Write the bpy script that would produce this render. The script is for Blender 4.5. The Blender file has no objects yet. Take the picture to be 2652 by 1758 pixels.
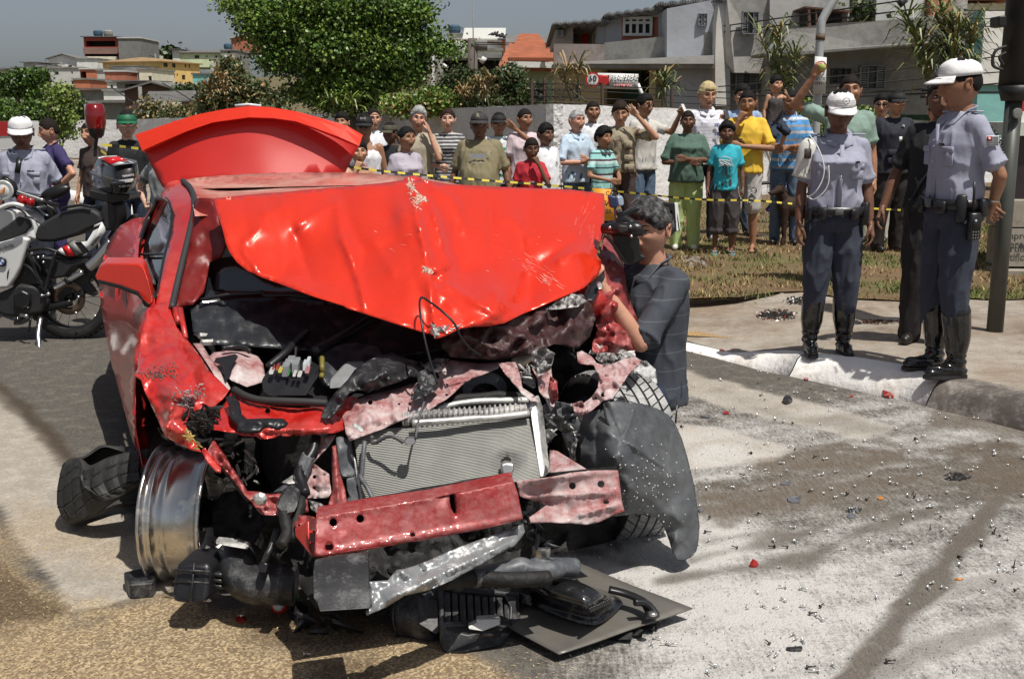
import bpy,bmesh,math,random
import numpy as np
from mathutils import Vector,Matrix,Euler,noise as mn
from mathutils.geometry import delaunay_2d_cdt
random.seed(7)
rs=np.random.RandomState(7)
V3=Vector;rads=math.radians
S=bpy.context.scene
COL=S.collection
# ------------------------------------------------------------------ camera
PITCH,F,CZ=math.radians(11.2),2955.0,1.62
cam=bpy.data.objects.new('camera',bpy.data.cameras.new('camera'))
COL.objects.link(cam)
cam.location=(0,0,CZ)
cam.rotation_euler=(math.pi/2-PITCH,0,0)
cam.data.sensor_width=36
cam.data.lens=36*F/2652
cam.data.clip_start=0.1
cam.data.clip_end=3000
S.camera=cam
# ------------------------------------------------------------------ sky, sun, exposure
SUN_EL=math.radians(66)
SUN_DIR=Vector((math.cos(SUN_EL)*0.60,-math.cos(SUN_EL)*0.80,math.sin(SUN_EL))).normalized()
world=bpy.data.worlds.new("World");S.world=world
world.use_nodes=True
wn=world.node_tree;wn.nodes.clear()
sky=wn.nodes.new('ShaderNodeTexSky');sky.sky_type='NISHITA';sky.sun_disc=False
sky.sun_elevation=SUN_EL
sky.sun_rotation=math.atan2(SUN_DIR.x,SUN_DIR.y)
sky.air_density=0.8;sky.dust_density=3.5;sky.ozone_density=1.6;sky.altitude=700
hs=wn.nodes.new('ShaderNodeHueSaturation');hs.inputs['Saturation'].default_value=0.55
bgn=wn.nodes.new('ShaderNodeBackground');bgn.inputs[1].default_value=0.075
wo=wn.nodes.new('ShaderNodeOutputWorld')
wn.links.new(sky.outputs[0],hs.inputs['Color']);wn.links.new(hs.outputs[0],bgn.inputs[0]);wn.links.new(bgn.outputs[0],wo.inputs[0])
sl=bpy.data.lights.new('sun','SUN');sl.energy=4.6;sl.angle=math.radians(0.5);sl.color=(1.0,0.955,0.88)
sun=bpy.data.objects.new('sun',sl);COL.objects.link(sun)
sun.rotation_euler=SUN_DIR.to_track_quat('Z','Y').to_euler();sun.location=(20,-10,40)
S.view_settings.view_transform='Standard';S.view_settings.look='None'
S.view_settings.exposure=0.0;S.view_settings.gamma=1.0;S.view_settings.use_curve_mapping=False
S.cycles.max_bounces=6;S.cycles.diffuse_bounces=3;S.cycles.glossy_bounces=3;S.cycles.transparent_max_bounces=8
def ray(u,v):
 a=(u-1326)/F;b=(879-v)/F
 return(a,math.cos(PITCH)+math.sin(PITCH)*b,-math.sin(PITCH)+math.cos(PITCH)*b)
def P(u,v,Y):
 d=ray(u,v);t=Y/d[1]
 return Vector((d[0]*t,Y,CZ+d[2]*t))
def G(u,v,z=0.0):
 d=ray(u,v);t=(z-CZ)/d[2]
 return Vector((d[0]*t,d[1]*t,z))
def cr(x0,y0,s):
 def f(x,y,*r):return(x0+x/s,y0+y/s)+r
 return f
cA=cr(230,250,2.24);cB=cr(900,450,2.6133);cC=cr(300,780,2.5286);cD=cr(800,850,2.6130)
cE=cr(1300,850,2.4117);cF=cr(100,1100,2.3825);cG=cr(800,1350,2.2533);cH=cr(1650,850,1.7265)
# ------------------------------------------------------------------ materials
MATS={}
def mat(name,base=(.5,.5,.5),rough=.6,metal=0.,coat=0.,var=.12,vs=6.,bump=.0,bs=40.,spec=.5,c2=None,c2s=3.,c2t=.5,c2w=.08,trans=0.,alpha=1.,emit=None,sheen=0.,aniso=0,coords='Object',bumpd=.01,sub=0.,stretch=None,fine=.35):
 if name in MATS:return MATS[name]
 m=bpy.data.materials.new(name);m.use_nodes=True;nt=m.node_tree;n=nt.nodes;L=nt.links
 b=n['Principled BSDF'];MATS[name]=m
 b.inputs['Roughness'].default_value=rough;b.inputs['Metallic'].default_value=metal
 b.inputs['Coat Weight'].default_value=coat;b.inputs['Coat Roughness'].default_value=.06
 b.inputs['Specular IOR Level'].default_value=spec
 b.inputs['Transmission Weight'].default_value=trans;b.inputs['Alpha'].default_value=alpha
 if sub:b.inputs['Subsurface Weight'].default_value=sub;b.inputs['Subsurface Radius'].default_value=(.02,.008,.004);b.inputs['Subsurface Scale'].default_value=.5
 tc=n.new('ShaderNodeTexCoord');src=tc.outputs[coords]
 if stretch:
  mp=n.new('ShaderNodeMapping');mp.inputs['Scale'].default_value=stretch;L.new(src,mp.inputs[0]);src=mp.outputs[0]
 nz=n.new('ShaderNodeTexNoise');nz.inputs['Scale'].default_value=vs;nz.inputs['Detail'].default_value=6;L.new(src,nz.inputs['Vector'])
 rp=n.new('ShaderNodeMapRange');rp.inputs[3].default_value=1-var;rp.inputs[4].default_value=1+var
 rp.inputs[1].default_value=.25;rp.inputs[2].default_value=.75
 L.new(nz.outputs[0],rp.inputs[0])
 mx=n.new('ShaderNodeMix');mx.data_type='RGBA';mx.blend_type='MULTIPLY';mx.inputs[0].default_value=1
 mx.inputs[6].default_value=(*base,1);L.new(rp.outputs[0],mx.inputs[7]);out=mx.outputs[2]
 if c2 is not None:
  n2=n.new('ShaderNodeTexNoise');n2.inputs['Scale'].default_value=c2s;n2.inputs['Detail'].default_value=8;n2.inputs['Roughness'].default_value=.65
  L.new(src,n2.inputs['Vector'])
  n2f=n.new('ShaderNodeTexNoise');n2f.inputs['Scale'].default_value=c2s*9;n2f.inputs['Detail'].default_value=6;n2f.inputs['Roughness'].default_value=.75;L.new(src,n2f.inputs['Vector'])
  nm_=n.new('ShaderNodeMix');nm_.inputs[0].default_value=fine;L.new(n2.outputs[0],nm_.inputs[2]);L.new(n2f.outputs[0],nm_.inputs[3])
  r2=n.new('ShaderNodeMapRange');r2.inputs[1].default_value=c2t-c2w;r2.inputs[2].default_value=c2t+c2w
  L.new(nm_.outputs[0],r2.inputs[0])
  m2=n.new('ShaderNodeMix');m2.data_type='RGBA';L.new(r2.outputs[0],m2.inputs[0]);L.new(out,m2.inputs[6]);m2.inputs[7].default_value=(*c2,1)
  out=m2.outputs[2]
  r3=n.new('ShaderNodeMapRange');L.new(r2.outputs[0],r3.inputs[0]);r3.inputs[3].default_value=rough;r3.inputs[4].default_value=max(rough,.75)
  L.new(r3.outputs[0],b.inputs['Roughness'])
  if metal:
   r4=n.new('ShaderNodeMapRange');L.new(r2.outputs[0],r4.inputs[0]);r4.inputs[3].default_value=metal;r4.inputs[4].default_value=0
   L.new(r4.outputs[0],b.inputs['Metallic'])
  if coat:
   r5=n.new('ShaderNodeMapRange');L.new(r2.outputs[0],r5.inputs[0]);r5.inputs[3].default_value=coat;r5.inputs[4].default_value=0
   L.new(r5.outputs[0],b.inputs['Coat Weight'])
 L.new(out,b.inputs['Base Color'])
 if bump:
  n3=n.new('ShaderNodeTexNoise');n3.inputs['Scale'].default_value=bs;n3.inputs['Detail'].default_value=5;L.new(src,n3.inputs['Vector'])
  bp=n.new('ShaderNodeBump');bp.inputs['Strength'].default_value=bump;bp.inputs['Distance'].default_value=bumpd
  L.new(n3.outputs[0],bp.inputs['Height']);L.new(bp.outputs[0],b.inputs['Normal'])
 if emit:b.inputs['Emission Color'].default_value=(*emit,1);b.inputs['Emission Strength'].default_value=1
 return m
def stripes(name,cols,edges,axis=2,scale=1.,rough=.85,wob=.01):
 """cloth with bands: cols[i] between edges (metres along the axis, repeating with period edges[-1])"""
 if name in MATS:return MATS[name]
 m=mat(name,(1,1,1),rough,var=.06,vs=9,bump=.35,bs=9,bumpd=.02)
 nt=m.node_tree;n=nt.nodes;L=nt.links
 mx=[q for q in n if q.type=='MIX'][0]
 tc=[q for q in n if q.type=='TEX_COORD'][0]
 nz=n.new('ShaderNodeTexNoise');nz.inputs['Scale'].default_value=5;L.new(tc.outputs['Object'],nz.inputs['Vector'])
 sx=n.new('ShaderNodeSeparateXYZ');L.new(tc.outputs['Object'],sx.inputs[0])
 ad=n.new('ShaderNodeMath');ad.operation='MULTIPLY_ADD';L.new(nz.outputs[0],ad.inputs[0]);ad.inputs[1].default_value=wob*2;L.new(sx.outputs[axis],ad.inputs[2])
 dv=n.new('ShaderNodeMath');dv.operation='DIVIDE';dv.inputs[1].default_value=edges[-1];L.new(ad.outputs[0],dv.inputs[0])
 fr=n.new('ShaderNodeMath');fr.operation='FRACT';L.new(dv.outputs[0],fr.inputs[0])
 cr_=n.new('ShaderNodeValToRGB');cr_.color_ramp.interpolation='CONSTANT';e=cr_.color_ramp.elements
 pos=[0]+[x/edges[-1]for x in edges[:-1]]
 e[0].position=0;e[0].color=(*cols[0],1);e[1].position=pos[1];e[1].color=(*cols[1],1)
 for p,c in zip(pos[2:],cols[2:]):
  q=e.new(p);q.color=(*c,1)
 L.new(fr.outputs[0],cr_.inputs[0]);L.new(cr_.outputs[0],mx.inputs[6])
 return m
 # ------------------------------------------------------------------ object helpers
WM={}
def _link(o,parent):
 COL.objects.link(o)
 if parent is not None:
  o.parent=parent;o.matrix_parent_inverse=WM[parent.name].inverted()
 return o
def tag(o,label=None,cat=None,group=None,kind=None):
 if label:o['label']=label
 if cat:o['category']=cat
 if group:o['group']=group
 if kind:o['kind']=kind
 return o
def empty(name,loc=(0,0,0),rz=0.,label=None,cat=None,group=None):
 o=bpy.data.objects.new(name,None);COL.objects.link(o);o.empty_display_size=.1
 o.location=loc;o.rotation_euler=(0,0,rz)
 WM[o.name]=Matrix.Translation(Vector(loc))@Matrix.Rotation(rz,4,'Z')
 return tag(o,label,cat,group)
def mesh(name,V,Fc,m,parent=None,smooth=False,recenter=True,mi=None,kind=None,local=False):
 """V in world metres (or in the parent's own frame with local=True); m one material or a list"""
 me=bpy.data.meshes.new(name)
 V=np.asarray([tuple(v)for v in V],dtype=float)if not isinstance(V,np.ndarray)else V
 off=np.zeros(3)
 if recenter and not local and len(V):
  off=np.array([V[:,0].mean(),V[:,1].mean(),V[:,2].min()])
 me.from_pydata((V-off).tolist(),[],Fc if isinstance(Fc,list)else Fc.tolist())
 ms=m if isinstance(m,(list,tuple))else[m]
 for q in ms:me.materials.append(q)
 if smooth:me.polygons.foreach_set('use_smooth',[True]*len(me.polygons))
 if mi is not None:me.polygons.foreach_set('material_index',mi)
 me.update()
 o=bpy.data.objects.new(name,me)
 if local:
  COL.objects.link(o);o.parent=parent
  WM[o.name]=WM[parent.name].copy()if parent is not None else Matrix.Identity(4)
 else:
  _link(o,parent);o.location=off
  WM[o.name]=Matrix.Translation(Vector(off))
 if kind:o['kind']=kind
 return o
class MB:
 """collects primitives, builds ONE mesh"""
 def __init__(s):s.v=[];s.f=[];s.mi=[];s.m=0
 def add(s,V,Fc,T=None):
  k=len(s.v)
  if T is not None:V=[T@Vector(v)for v in V]
  s.v+=[tuple(v)for v in V];s.f+=[tuple(i+k for i in f)for f in Fc];s.mi+=[s.m]*len(Fc);return s
 def box(s,c,d,T=None,taper=1.,bev=0.):
  x,y,z=d[0]/2,d[1]/2,d[2]/2;t=taper
  if bev>0:
   pts=[]
   for(zz,ins)in((-z,bev),(-z+bev,0),(z-bev,0),(z,bev)):
    q=t if zz>0 else 1.
    X,Y=x*q-ins,y*q-ins;b=bev*.7 if ins==0 else bev*.35
    for(px,py)in((-X+b,-Y),(X-b,-Y),(X,-Y+b),(X,Y-b),(X-b,Y),(-X+b,Y),(-X,Y-b),(-X,-Y+b)):
     pts.append((c[0]+px,c[1]+py,c[2]+zz))
   f=[tuple(range(7,-1,-1)),tuple(range(24,32))]
   for r in range(3):
    for i in range(8):f.append((r*8+i,r*8+(i+1)%8,r*8+8+(i+1)%8,r*8+8+i))
   return s.add(pts,f,T)
  V=[(c[0]+a*x*(t if k>0 else 1),c[1]+b*y*(t if k>0 else 1),c[2]+k*z)for k in(-1,1)for(a,b)in((-1,-1),(1,-1),(1,1),(-1,1))]
  return s.add(V,[(3,2,1,0),(4,5,6,7),(0,1,5,4),(1,2,6,5),(2,3,7,6),(3,0,4,7)],T)
 def obox(s,o,ux,uy,uz):
  o=Vector(o);ux,uy,uz=Vector(ux),Vector(uy),Vector(uz)
  V=[o,o+ux,o+ux+uy,o+uy,o+uz,o+ux+uz,o+ux+uy+uz,o+uy+uz]
  return s.add(V,[(3,2,1,0),(4,5,6,7),(0,1,5,4),(1,2,6,5),(2,3,7,6),(3,0,4,7)])
 def tube(s,pts,r,n=8,caps=True,flat=1.):
  pts=[Vector(p)for p in pts];k=len(pts);rr=r if isinstance(r,(list,tuple))else[r]*k
  V=[];up=None
  for i,p in enumerate(pts):
   d=(pts[min(i+1,k-1)]-pts[max(i-1,0)]).normalized()
   if up is None:up=Vector((0,0,1))if abs(d.z)<.9 else Vector((0,1,0))
   a=d.cross(up)
   if a.length<1e-4:a=d.cross(Vector((1,0,0)))
   a.normalize();b=a.cross(d).normalized();up=b
   for j in range(n):
    t=2*math.pi*j/n;V.append(p+a*math.cos(t)*rr[i]+b*math.sin(t)*rr[i]*flat)
  Fc=[(i*n+j,i*n+(j+1)%n,(i+1)*n+(j+1)%n,(i+1)*n+j)for i in range(k-1)for j in range(n)]
  if caps:Fc+=[tuple(range(n-1,-1,-1)),tuple(range((k-1)*n,k*n))]
  return s.add(V,Fc)
 def lathe(s,prof,T=None,n=24,a0=0.,a1=2*math.pi):
  """prof [(r, z)] about z"""
  full=abs(a1-a0-2*math.pi)<1e-6;m=n if full else n+1;V=[]
  for(r,z)in prof:
   for j in range(m):
    t=a0+(a1-a0)*j/n;V.append((r*math.cos(t),r*math.sin(t),z))
  Fc=[]
  for i in range(len(prof)-1):
   for j in range(n):Fc.append((i*m+j,i*m+(j+1)%m,(i+1)*m+(j+1)%m,(i+1)*m+j))
  return s.add(V,Fc,T)
 def ball(s,c,r,T=None,n=12,m=8):
  if not isinstance(r,(tuple,list)):r=(r,r,r)
  V=[(c[0],c[1],c[2]-r[2])]
  for i in range(1,m):
   ph=-math.pi/2+math.pi*i/m
   for j in range(n):
    t=2*math.pi*j/n;V.append((c[0]+r[0]*math.cos(ph)*math.cos(t),c[1]+r[1]*math.cos(ph)*math.sin(t),c[2]+r[2]*math.sin(ph)))
  V.append((c[0],c[1],c[2]+r[2]));e=len(V)-1
  Fc=[(0,1+(j+1)%n,1+j)for j in range(n)]
  for i in range(m-2):
   for j in range(n):Fc.append((1+i*n+j,1+i*n+(j+1)%n,1+(i+1)*n+(j+1)%n,1+(i+1)*n+j))
  Fc+=[(e,1+(m-2)*n+j,1+(m-2)*n+(j+1)%n)for j in range(n)]
  return s.add(V,Fc,T)
 def prism(s,pts,ext):
  """closed 3-D polygon pts pushed along ext"""
  k=len(pts);e=Vector(ext);pts=[Vector(p)for p in pts]
  V=pts+[p+e for p in pts]
  return s.add(V,[tuple(range(k-1,-1,-1)),tuple(range(k,2*k))]+[(i,(i+1)%k,k+(i+1)%k,k+i)for i in range(k)])
 def build(s,name,m,parent=None,smooth=False,**k):
  return mesh(name,s.v,s.f,m,parent,smooth,mi=(s.mi if isinstance(m,(list,tuple))else None),**k)
def inside(poly,X,Y):
 r=np.zeros(X.shape,bool);n=len(poly)
 for i in range(n):
  x1,y1=poly[i][:2];x2,y2=poly[(i+1)%n][:2]
  if y1==y2:continue
  c=((Y<y1)!=(Y<y2))&(X<(x2-x1)*(Y-y1)/(y2-y1)+x1);r^=c
 return r
def segdist(X,Y,a,b):
 ax,ay=a[:2];bx,by=b[:2];dx,dy=bx-ax,by-ay;L2=dx*dx+dy*dy+1e-9
 t=np.clip(((X-ax)*dx+(Y-ay)*dy)/L2,0,1)
 return np.hypot(X-(ax+t*dx),Y-(ay+t*dy)),t
def polydist(poly,X,Y):
 """signed distance, positive inside"""
 d=np.full(X.shape,1e9)
 for i in range(len(poly)):d=np.minimum(d,segdist(X,Y,poly[i],poly[(i+1)%len(poly)])[0])
 return np.where(inside(poly,X,Y),d,-d)
def fbm(X,Y,sc,seed=0.,oct=4):
 out=np.zeros(X.shape);R=np.random.RandomState(int(seed*13)+5);a=1.
 for o in range(oct):
  T=R.uniform(-1,1,(64,64));x=X*sc+R.uniform(0,64);y=Y*sc+R.uniform(0,64)
  xi=np.floor(x).astype(int);yi=np.floor(y).astype(int);fx=x-xi;fy=y-yi;fx=fx*fx*(3-2*fx);fy=fy*fy*(3-2*fy)
  g=lambda i,j:T[(xi+i)%64,(yi+j)%64]
  out+=a*((g(0,0)*(1-fx)+g(1,0)*fx)*(1-fy)+(g(0,1)*(1-fx)+g(1,1)*fx)*fy);a*=.5;sc*=2.03
 return out*.75
def sheet(name,outline,m,parent=None,ctrl=(),step=14.,thick=.0015,crumple=0.,cs=.02,ridges=(),holes=(),seed=0.,smooth=True,kern=1.,kind=None,push=(0,0,0),facet=None):
 """a pressed-metal or plastic sheet: outline and ctrl are surveyed points (u, v, Y); a radial-basis fit gives the depth between them,
    ridges (u1,v1,u2,v2,amp,width) fold it, crumple adds fine dents; holes are closed loops [(u,v)..]"""
 O=[tuple(p)for p in outline]
 pts=[]
 for i in range(len(O)):
  a,b=O[i],O[(i+1)%len(O)]
  k=max(1,int(math.hypot(a[0]-b[0],a[1]-b[1])/step))
  for j in range(k):
   t=j/k;pts.append(tuple(a[q]+(b[q]-a[q])*t for q in range(3)))
 cp=np.array(O+[tuple(c)for c in ctrl],float)
 c0=cp[:,:2].mean(0);sc=100.
 A=(cp[:,:2]-c0)/sc;n=len(A)
 D=np.linalg.norm(A[:,None]-A[None],axis=2)
 K=D if kern==1 else(D**2*np.log(D+1e-9))
 K=K+np.eye(n)*(-1e-3 if kern==1 else 1e-3)
 Q=np.hstack([np.ones((n,1)),A]);Mx=np.block([[K,Q],[Q.T,np.zeros((3,3))]])
 w=np.linalg.lstsq(Mx,np.concatenate([cp[:,2],np.zeros(3)]),rcond=None)[0]
 def depth(U,Vv):
  B=(np.stack([U,Vv],1)-c0)/sc;d=np.linalg.norm(B[:,None]-A[None],axis=2)
  k=d if kern==1 else d**2*np.log(d+1e-9)
  return k@w[:n]+w[n]+B@w[n+1:]
 us=[p[0]for p in pts];vs=[p[1]for p in pts]
 gu,gv=np.meshgrid(np.arange(min(us),max(us),step),np.arange(min(vs),max(vs),step));gu=gu.astype(float);gv=gv.astype(float)
 gu[::2]+=step/2;gu+=rs.uniform(-.2,.2,gu.shape)*step;gv+=rs.uniform(-.2,.2,gv.shape)*step
 gu,gv=gu.ravel(),gv.ravel()
 bd=[(p[0],p[1])for p in pts]
 keep=polydist(bd,gu,gv)>step*.45
 for h in holes:keep&=polydist(h,gu,gv)<-step*.3
 gu,gv=gu[keep],gv[keep]
 allp=[Vector(p)for p in bd];edges=[(i,(i+1)%len(bd))for i in range(len(bd))]
 for h in holes:
  k0=len(allp);allp+=[Vector((p[0],p[1]))for p in h];edges+=[(k0+i,k0+(i+1)%len(h))for i in range(len(h))]
 allp+=[Vector((a,b))for a,b in zip(gu,gv)]
 vo,eo,fo,*_=delaunay_2d_cdt(allp,edges,[],0,1e-3)
 U=np.array([p.x for p in vo]);W=np.array([p.y for p in vo])
 fo=[f for f in fo if len(f)==3]
 fc=np.array(fo);cu,cv=U[fc].mean(1),W[fc].mean(1)
 ok=inside(bd,cu,cv)
 for h in holes:ok&=~inside(h,cu,cv)
 fc=fc[ok]
 Y=depth(U,W)
 for(u1,v1,u2,v2,amp,wd)in ridges:
  d,t=segdist(U,W,(u1,v1),(u2,v2));Y-=amp*np.exp(-d/wd)*np.clip(np.minimum(t,1-t)*5+.35,0,1)
 if facet:
  rf=np.random.RandomState(facet[2]);fp=np.stack([rf.uniform(min(us),max(us),facet[0]),rf.uniform(min(vs),max(vs),facet[0])],1)
  d2=((U[:,None]-fp[:,0])**2+(W[:,None]-fp[:,1])**2*.6)/1e4;Y+=facet[1]*(np.min(d2*rf.uniform(.6,1.5,facet[0]),1)-.3)
 if crumple:
  for i in range(len(U)):
   p=Vector((U[i]*cs,W[i]*cs,seed));q=mn.fractal(p,1.,2.1,3)
   Y[i]+=crumple*(q+.8*abs(mn.noise(p*.6+Vector((5,1,2)))))
 V=np.array([P(a,b,c)for a,b,c in zip(U,W,Y)])+np.array(push)
 T=[tuple(f)for f in fc]
 a,b,c=V[fc[:,0]],V[fc[:,1]],V[fc[:,2]];nn=np.cross(b-a,c-a);cc=(a+b+c)/3-np.array([0,0,CZ])
 if(np.einsum('ij,ij->i',nn,cc)>0).mean()>.5:T=[(f[0],f[2],f[1])for f in T]
 o=mesh(name,V,T,m,parent,smooth,kind=kind)
 if thick:
  s=o.modifiers.new('thickness','SOLIDIFY');s.thickness=thick;s.offset=-1
 return o
def circ(u,v,r,n=10,ry=None):return[(u+r*math.cos(2*math.pi*i/n),v+(ry or r)*math.sin(2*math.pi*i/n))for i in range(n)]
def catmull(pts,k=6):
 pts=[Vector(p)for p in pts];out=[]
 for i in range(len(pts)-1):
  p0,p1,p2,p3=pts[max(i-1,0)],pts[i],pts[i+1],pts[min(i+2,len(pts)-1)]
  for j in range(k):
   t=j/k;out.append(.5*((2*p1)+(p2-p0)*t+(2*p0-5*p1+4*p2-p3)*t*t+(3*p1-p0-3*p2+p3)*t**3))
 return out+[pts[-1]]
def cable(name,pts,r,m,parent=None,n=6,k=5):return MB().tube(catmull(pts,k),r,n).build(name,m,parent,True)
def text(name,body,size,m,M,parent=None,extr=.002,bold=0.,align='CENTER',spacing=1.):
 cu=bpy.data.curves.new(name,'FONT');cu.body=body;cu.size=size;cu.extrude=extr;cu.offset=bold;cu.align_x=align;cu.align_y='CENTER'
 cu.resolution_u=2;cu.space_character=spacing
 t=bpy.data.objects.new(name,cu);me=bpy.data.meshes.new_from_object(t);bpy.data.objects.remove(t);bpy.data.curves.remove(cu)
 V=[M@v.co for v in me.vertices];Fc=[tuple(p.vertices)for p in me.polygons];bpy.data.meshes.remove(me)
 if not V:return None
 return mesh(name,V,Fc,m,parent)
def frame(o,ux,uz):
 """matrix whose local x is ux, local y is uz (text reads along ux), z = cross"""
 ux=Vector(ux).normalized();uz=Vector(uz).normalized();n=ux.cross(uz).normalized();uz=n.cross(ux)
 return Matrix(((ux.x,uz.x,n.x,o[0]),(ux.y,uz.y,n.y,o[1]),(ux.z,uz.z,n.z,o[2]),(0,0,0,1)))
def copy_tree(o,parent=None):
 c=o.copy();COL.objects.link(c)
 if parent is not None:c.parent=parent
 for ch in list(o.children):copy_tree(ch,c)
 return c
 # ================================================================== THE SETTING
def toUV(x,y,z=0.):
 """inverse of P for points of the survey grid"""
 cp,sp=math.cos(PITCH),math.sin(PITCH);dz=z-CZ
 f=y*cp-dz*sp;r=y*sp+dz*cp
 return 1326+F*x/f,879-F*r/f
 # ---- road: fine grid near the wreck, surveyed stains and one painted shadow band carried as vertex layers
def smooth01(x):x=np.clip(x,0,1);return x*x*(3-2*x)
x0,x1,y0,y1,st=-3.6,4.4,2.35,9.4,.026
gx,gy=np.meshgrid(np.arange(x0,x1,st),np.arange(y0,y1,st))
U_,V_=toUV(gx,gy)
N1=fbm(gx,gy,1.3,1.);N2=fbm(gx,gy,4.,7.,5);N3=fbm(gx,gy,11.,3.,3)
ang=rads(24);sx_=gx*math.cos(ang)+gy*math.sin(ang);sy_=-gx*math.sin(ang)+gy*math.cos(ang)
N4=fbm(sx_*.16,sy_,7.,2.,4)
px=26*N1+10*N2
def soft(poly,w,noise_px=14.):
 return smooth01(.5+(polydist(poly,U_,V_)+noise_px*(N2*1.6+N3*.6))/w)
def stroke(pts,w,soft_w=20.,n=10.):
 d=np.full(gx.shape,1e9)
 for a,b in zip(pts[:-1],pts[1:]):d=np.minimum(d,segdist(U_,V_,a,b)[0])
 return smooth01(.5+(w-d+n*(N2*1.5+N4*2))/soft_w)
h=cH
paint=soft([(-400,900),(0,1015),(160,1180),(360,1350),(470,1480),(430,1533),(180,1585),(140,1510),(60,1420),(0,1310),(-400,1200)],10,5)
paint=np.maximum(paint,soft([h(95,165),h(400,235),h(1190,440),h(1010,500),h(560,400),h(200,290),h(60,240)],8,4))
paint=np.maximum(paint,soft([h(150,420),h(420,455),h(720,540),h(600,590),h(240,640),h(100,640)],8,4))
powder=(.50+.30*N4+.12*N1)*smooth01((U_-1480)/380+.2)*smooth01((V_-960)/120)+.10*smooth01((U_-1250)/300)*smooth01((V_-1380)/80)
powder=np.maximum(powder,.9*soft([(1180,1300),(1400,1390),(1560,1330),(1830,1260),(2010,1330),(2030,1420),(1900,1560),(1700,1600),(1500,1540),(1430,1430)],170,40))
powder=np.maximum(powder,.75*soft([h(180,560),h(330,500),h(700,560),h(620,600),h(250,660)],60,10))
powder=np.maximum(powder,.55*soft([(2380,840),(2652,760),(2800,800),(2800,1000),(2652,960),(2500,930)],80,20))
powder=np.maximum(powder,.8*stroke([h(850,700),h(1100,620),h(1520,590)],16,26))
powder=np.maximum(powder,.30*soft([(1200,1640),(1700,1500),(2652,1300),(2800,1758),(1500,1900)],300,80))
oil=soft([h(230,690),h(560,600),h(700,548),h(1100,530),h(1400,540),h(1760,490),h(1900,700),h(1500,725),h(1100,830),h(900,862),h(500,885),h(240,880)],40,30)*(.55+.45*smooth01(.5+N4*1.6))
oil=np.maximum(oil,stroke([h(1350,400),h(1540,405),h(1760,470)],20,30)*.8)
oil=np.maximum(oil,1.0*soft([(2440,1210),(2652,1170),(2800,1200),(2800,1290),(2560,1290),(2420,1250)],60,25))
tracks=stroke([h(1660,690),h(1560,830),h(1450,960),h(1300,1150),h(1100,1390),h(930,1590)],26,26)
tracks=np.maximum(tracks,.8*stroke([h(1560,740),h(1000,905),h(760,1030),h(560,1062),h(100,1130)],16,26))
tracks=np.maximum(tracks,.7*stroke([h(1200,760),h(700,930),h(240,1040)],12,22))
tracks=np.maximum(tracks,.5*stroke([h(760,880),h(300,950)],10,22))
tracks=np.maximum(tracks,.45*stroke([h(1650,1330),h(1250,1450),h(1080,1560)],12,30))
tracks=np.maximum(tracks,.35*stroke([h(1700,1100),h(1350,1190)],6,20))
tracks=np.maximum(tracks,.7*stroke([(1500,1420),(1650,1470),(1560,1380)],10,26))
saw=soft([(-500,1400),(0,1410),(120,1500),(190,1592),(440,1540),(700,1560),(900,1590),(1040,1620),(1150,1668),(1330,1758),(1500,2000),(-500,2000)],60,30)
saw=np.maximum(saw,.5*soft([(-300,1360),(120,1330),(380,1400),(360,1460),(200,1480),(0,1500),(-300,1500)],90,40))
wet_shadow=.8*soft([(640,1590),(760,1540),(930,1560),(1010,1620),(900,1680),(760,1680),(650,1650)],90,30)
wet_shadow=np.maximum(wet_shadow,.9*soft([(-200,1400),(0,1440),(80,1500),(160,1580),(120,1620),(-200,1600)],60,25))
wet_shadow=np.maximum(wet_shadow,.7*soft([(830,1710),(960,1690),(1000,1758),(900,1800),(780,1760)],60,25))
wet_shadow=np.maximum(wet_shadow,.9*stroke([(-100,930),(0,1015),(110,1110),(190,1220)],22,16,4))  # this dark band is a cast shadow painted into the mask
wet_shadow=np.maximum(wet_shadow,.5*soft([(1850,1000),(2080,1080),(2500,1110),(2652,1140),(2652,1170),(2300,1130),(2000,1090)],60,20))
zz=.003*N1+.0012*N3
k=gx.shape;idx=np.arange(gx.size).reshape(k)
fq=np.stack([idx[:-1,:-1],idx[:-1,1:],idx[1:,1:],idx[1:,:-1]],-1).reshape(-1,4)
VV=np.stack([gx.ravel(),gy.ravel(),zz.ravel()],1)
road=mesh('road',VV,fq,mat('_tmp'),None,True,recenter=False,kind='structure')
for nm,a,b_,c_ in(('stain_a',paint,powder,oil),('stain_shadow_b',saw,tracks,wet_shadow)):
 ca=road.data.color_attributes.new(nm,'FLOAT_COLOR','POINT')
 d_=np.stack([a.ravel(),b_.ravel(),c_.ravel(),np.ones(a.size)],1).astype(np.float32);ca.data.foreach_set('color',d_.ravel())
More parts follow.
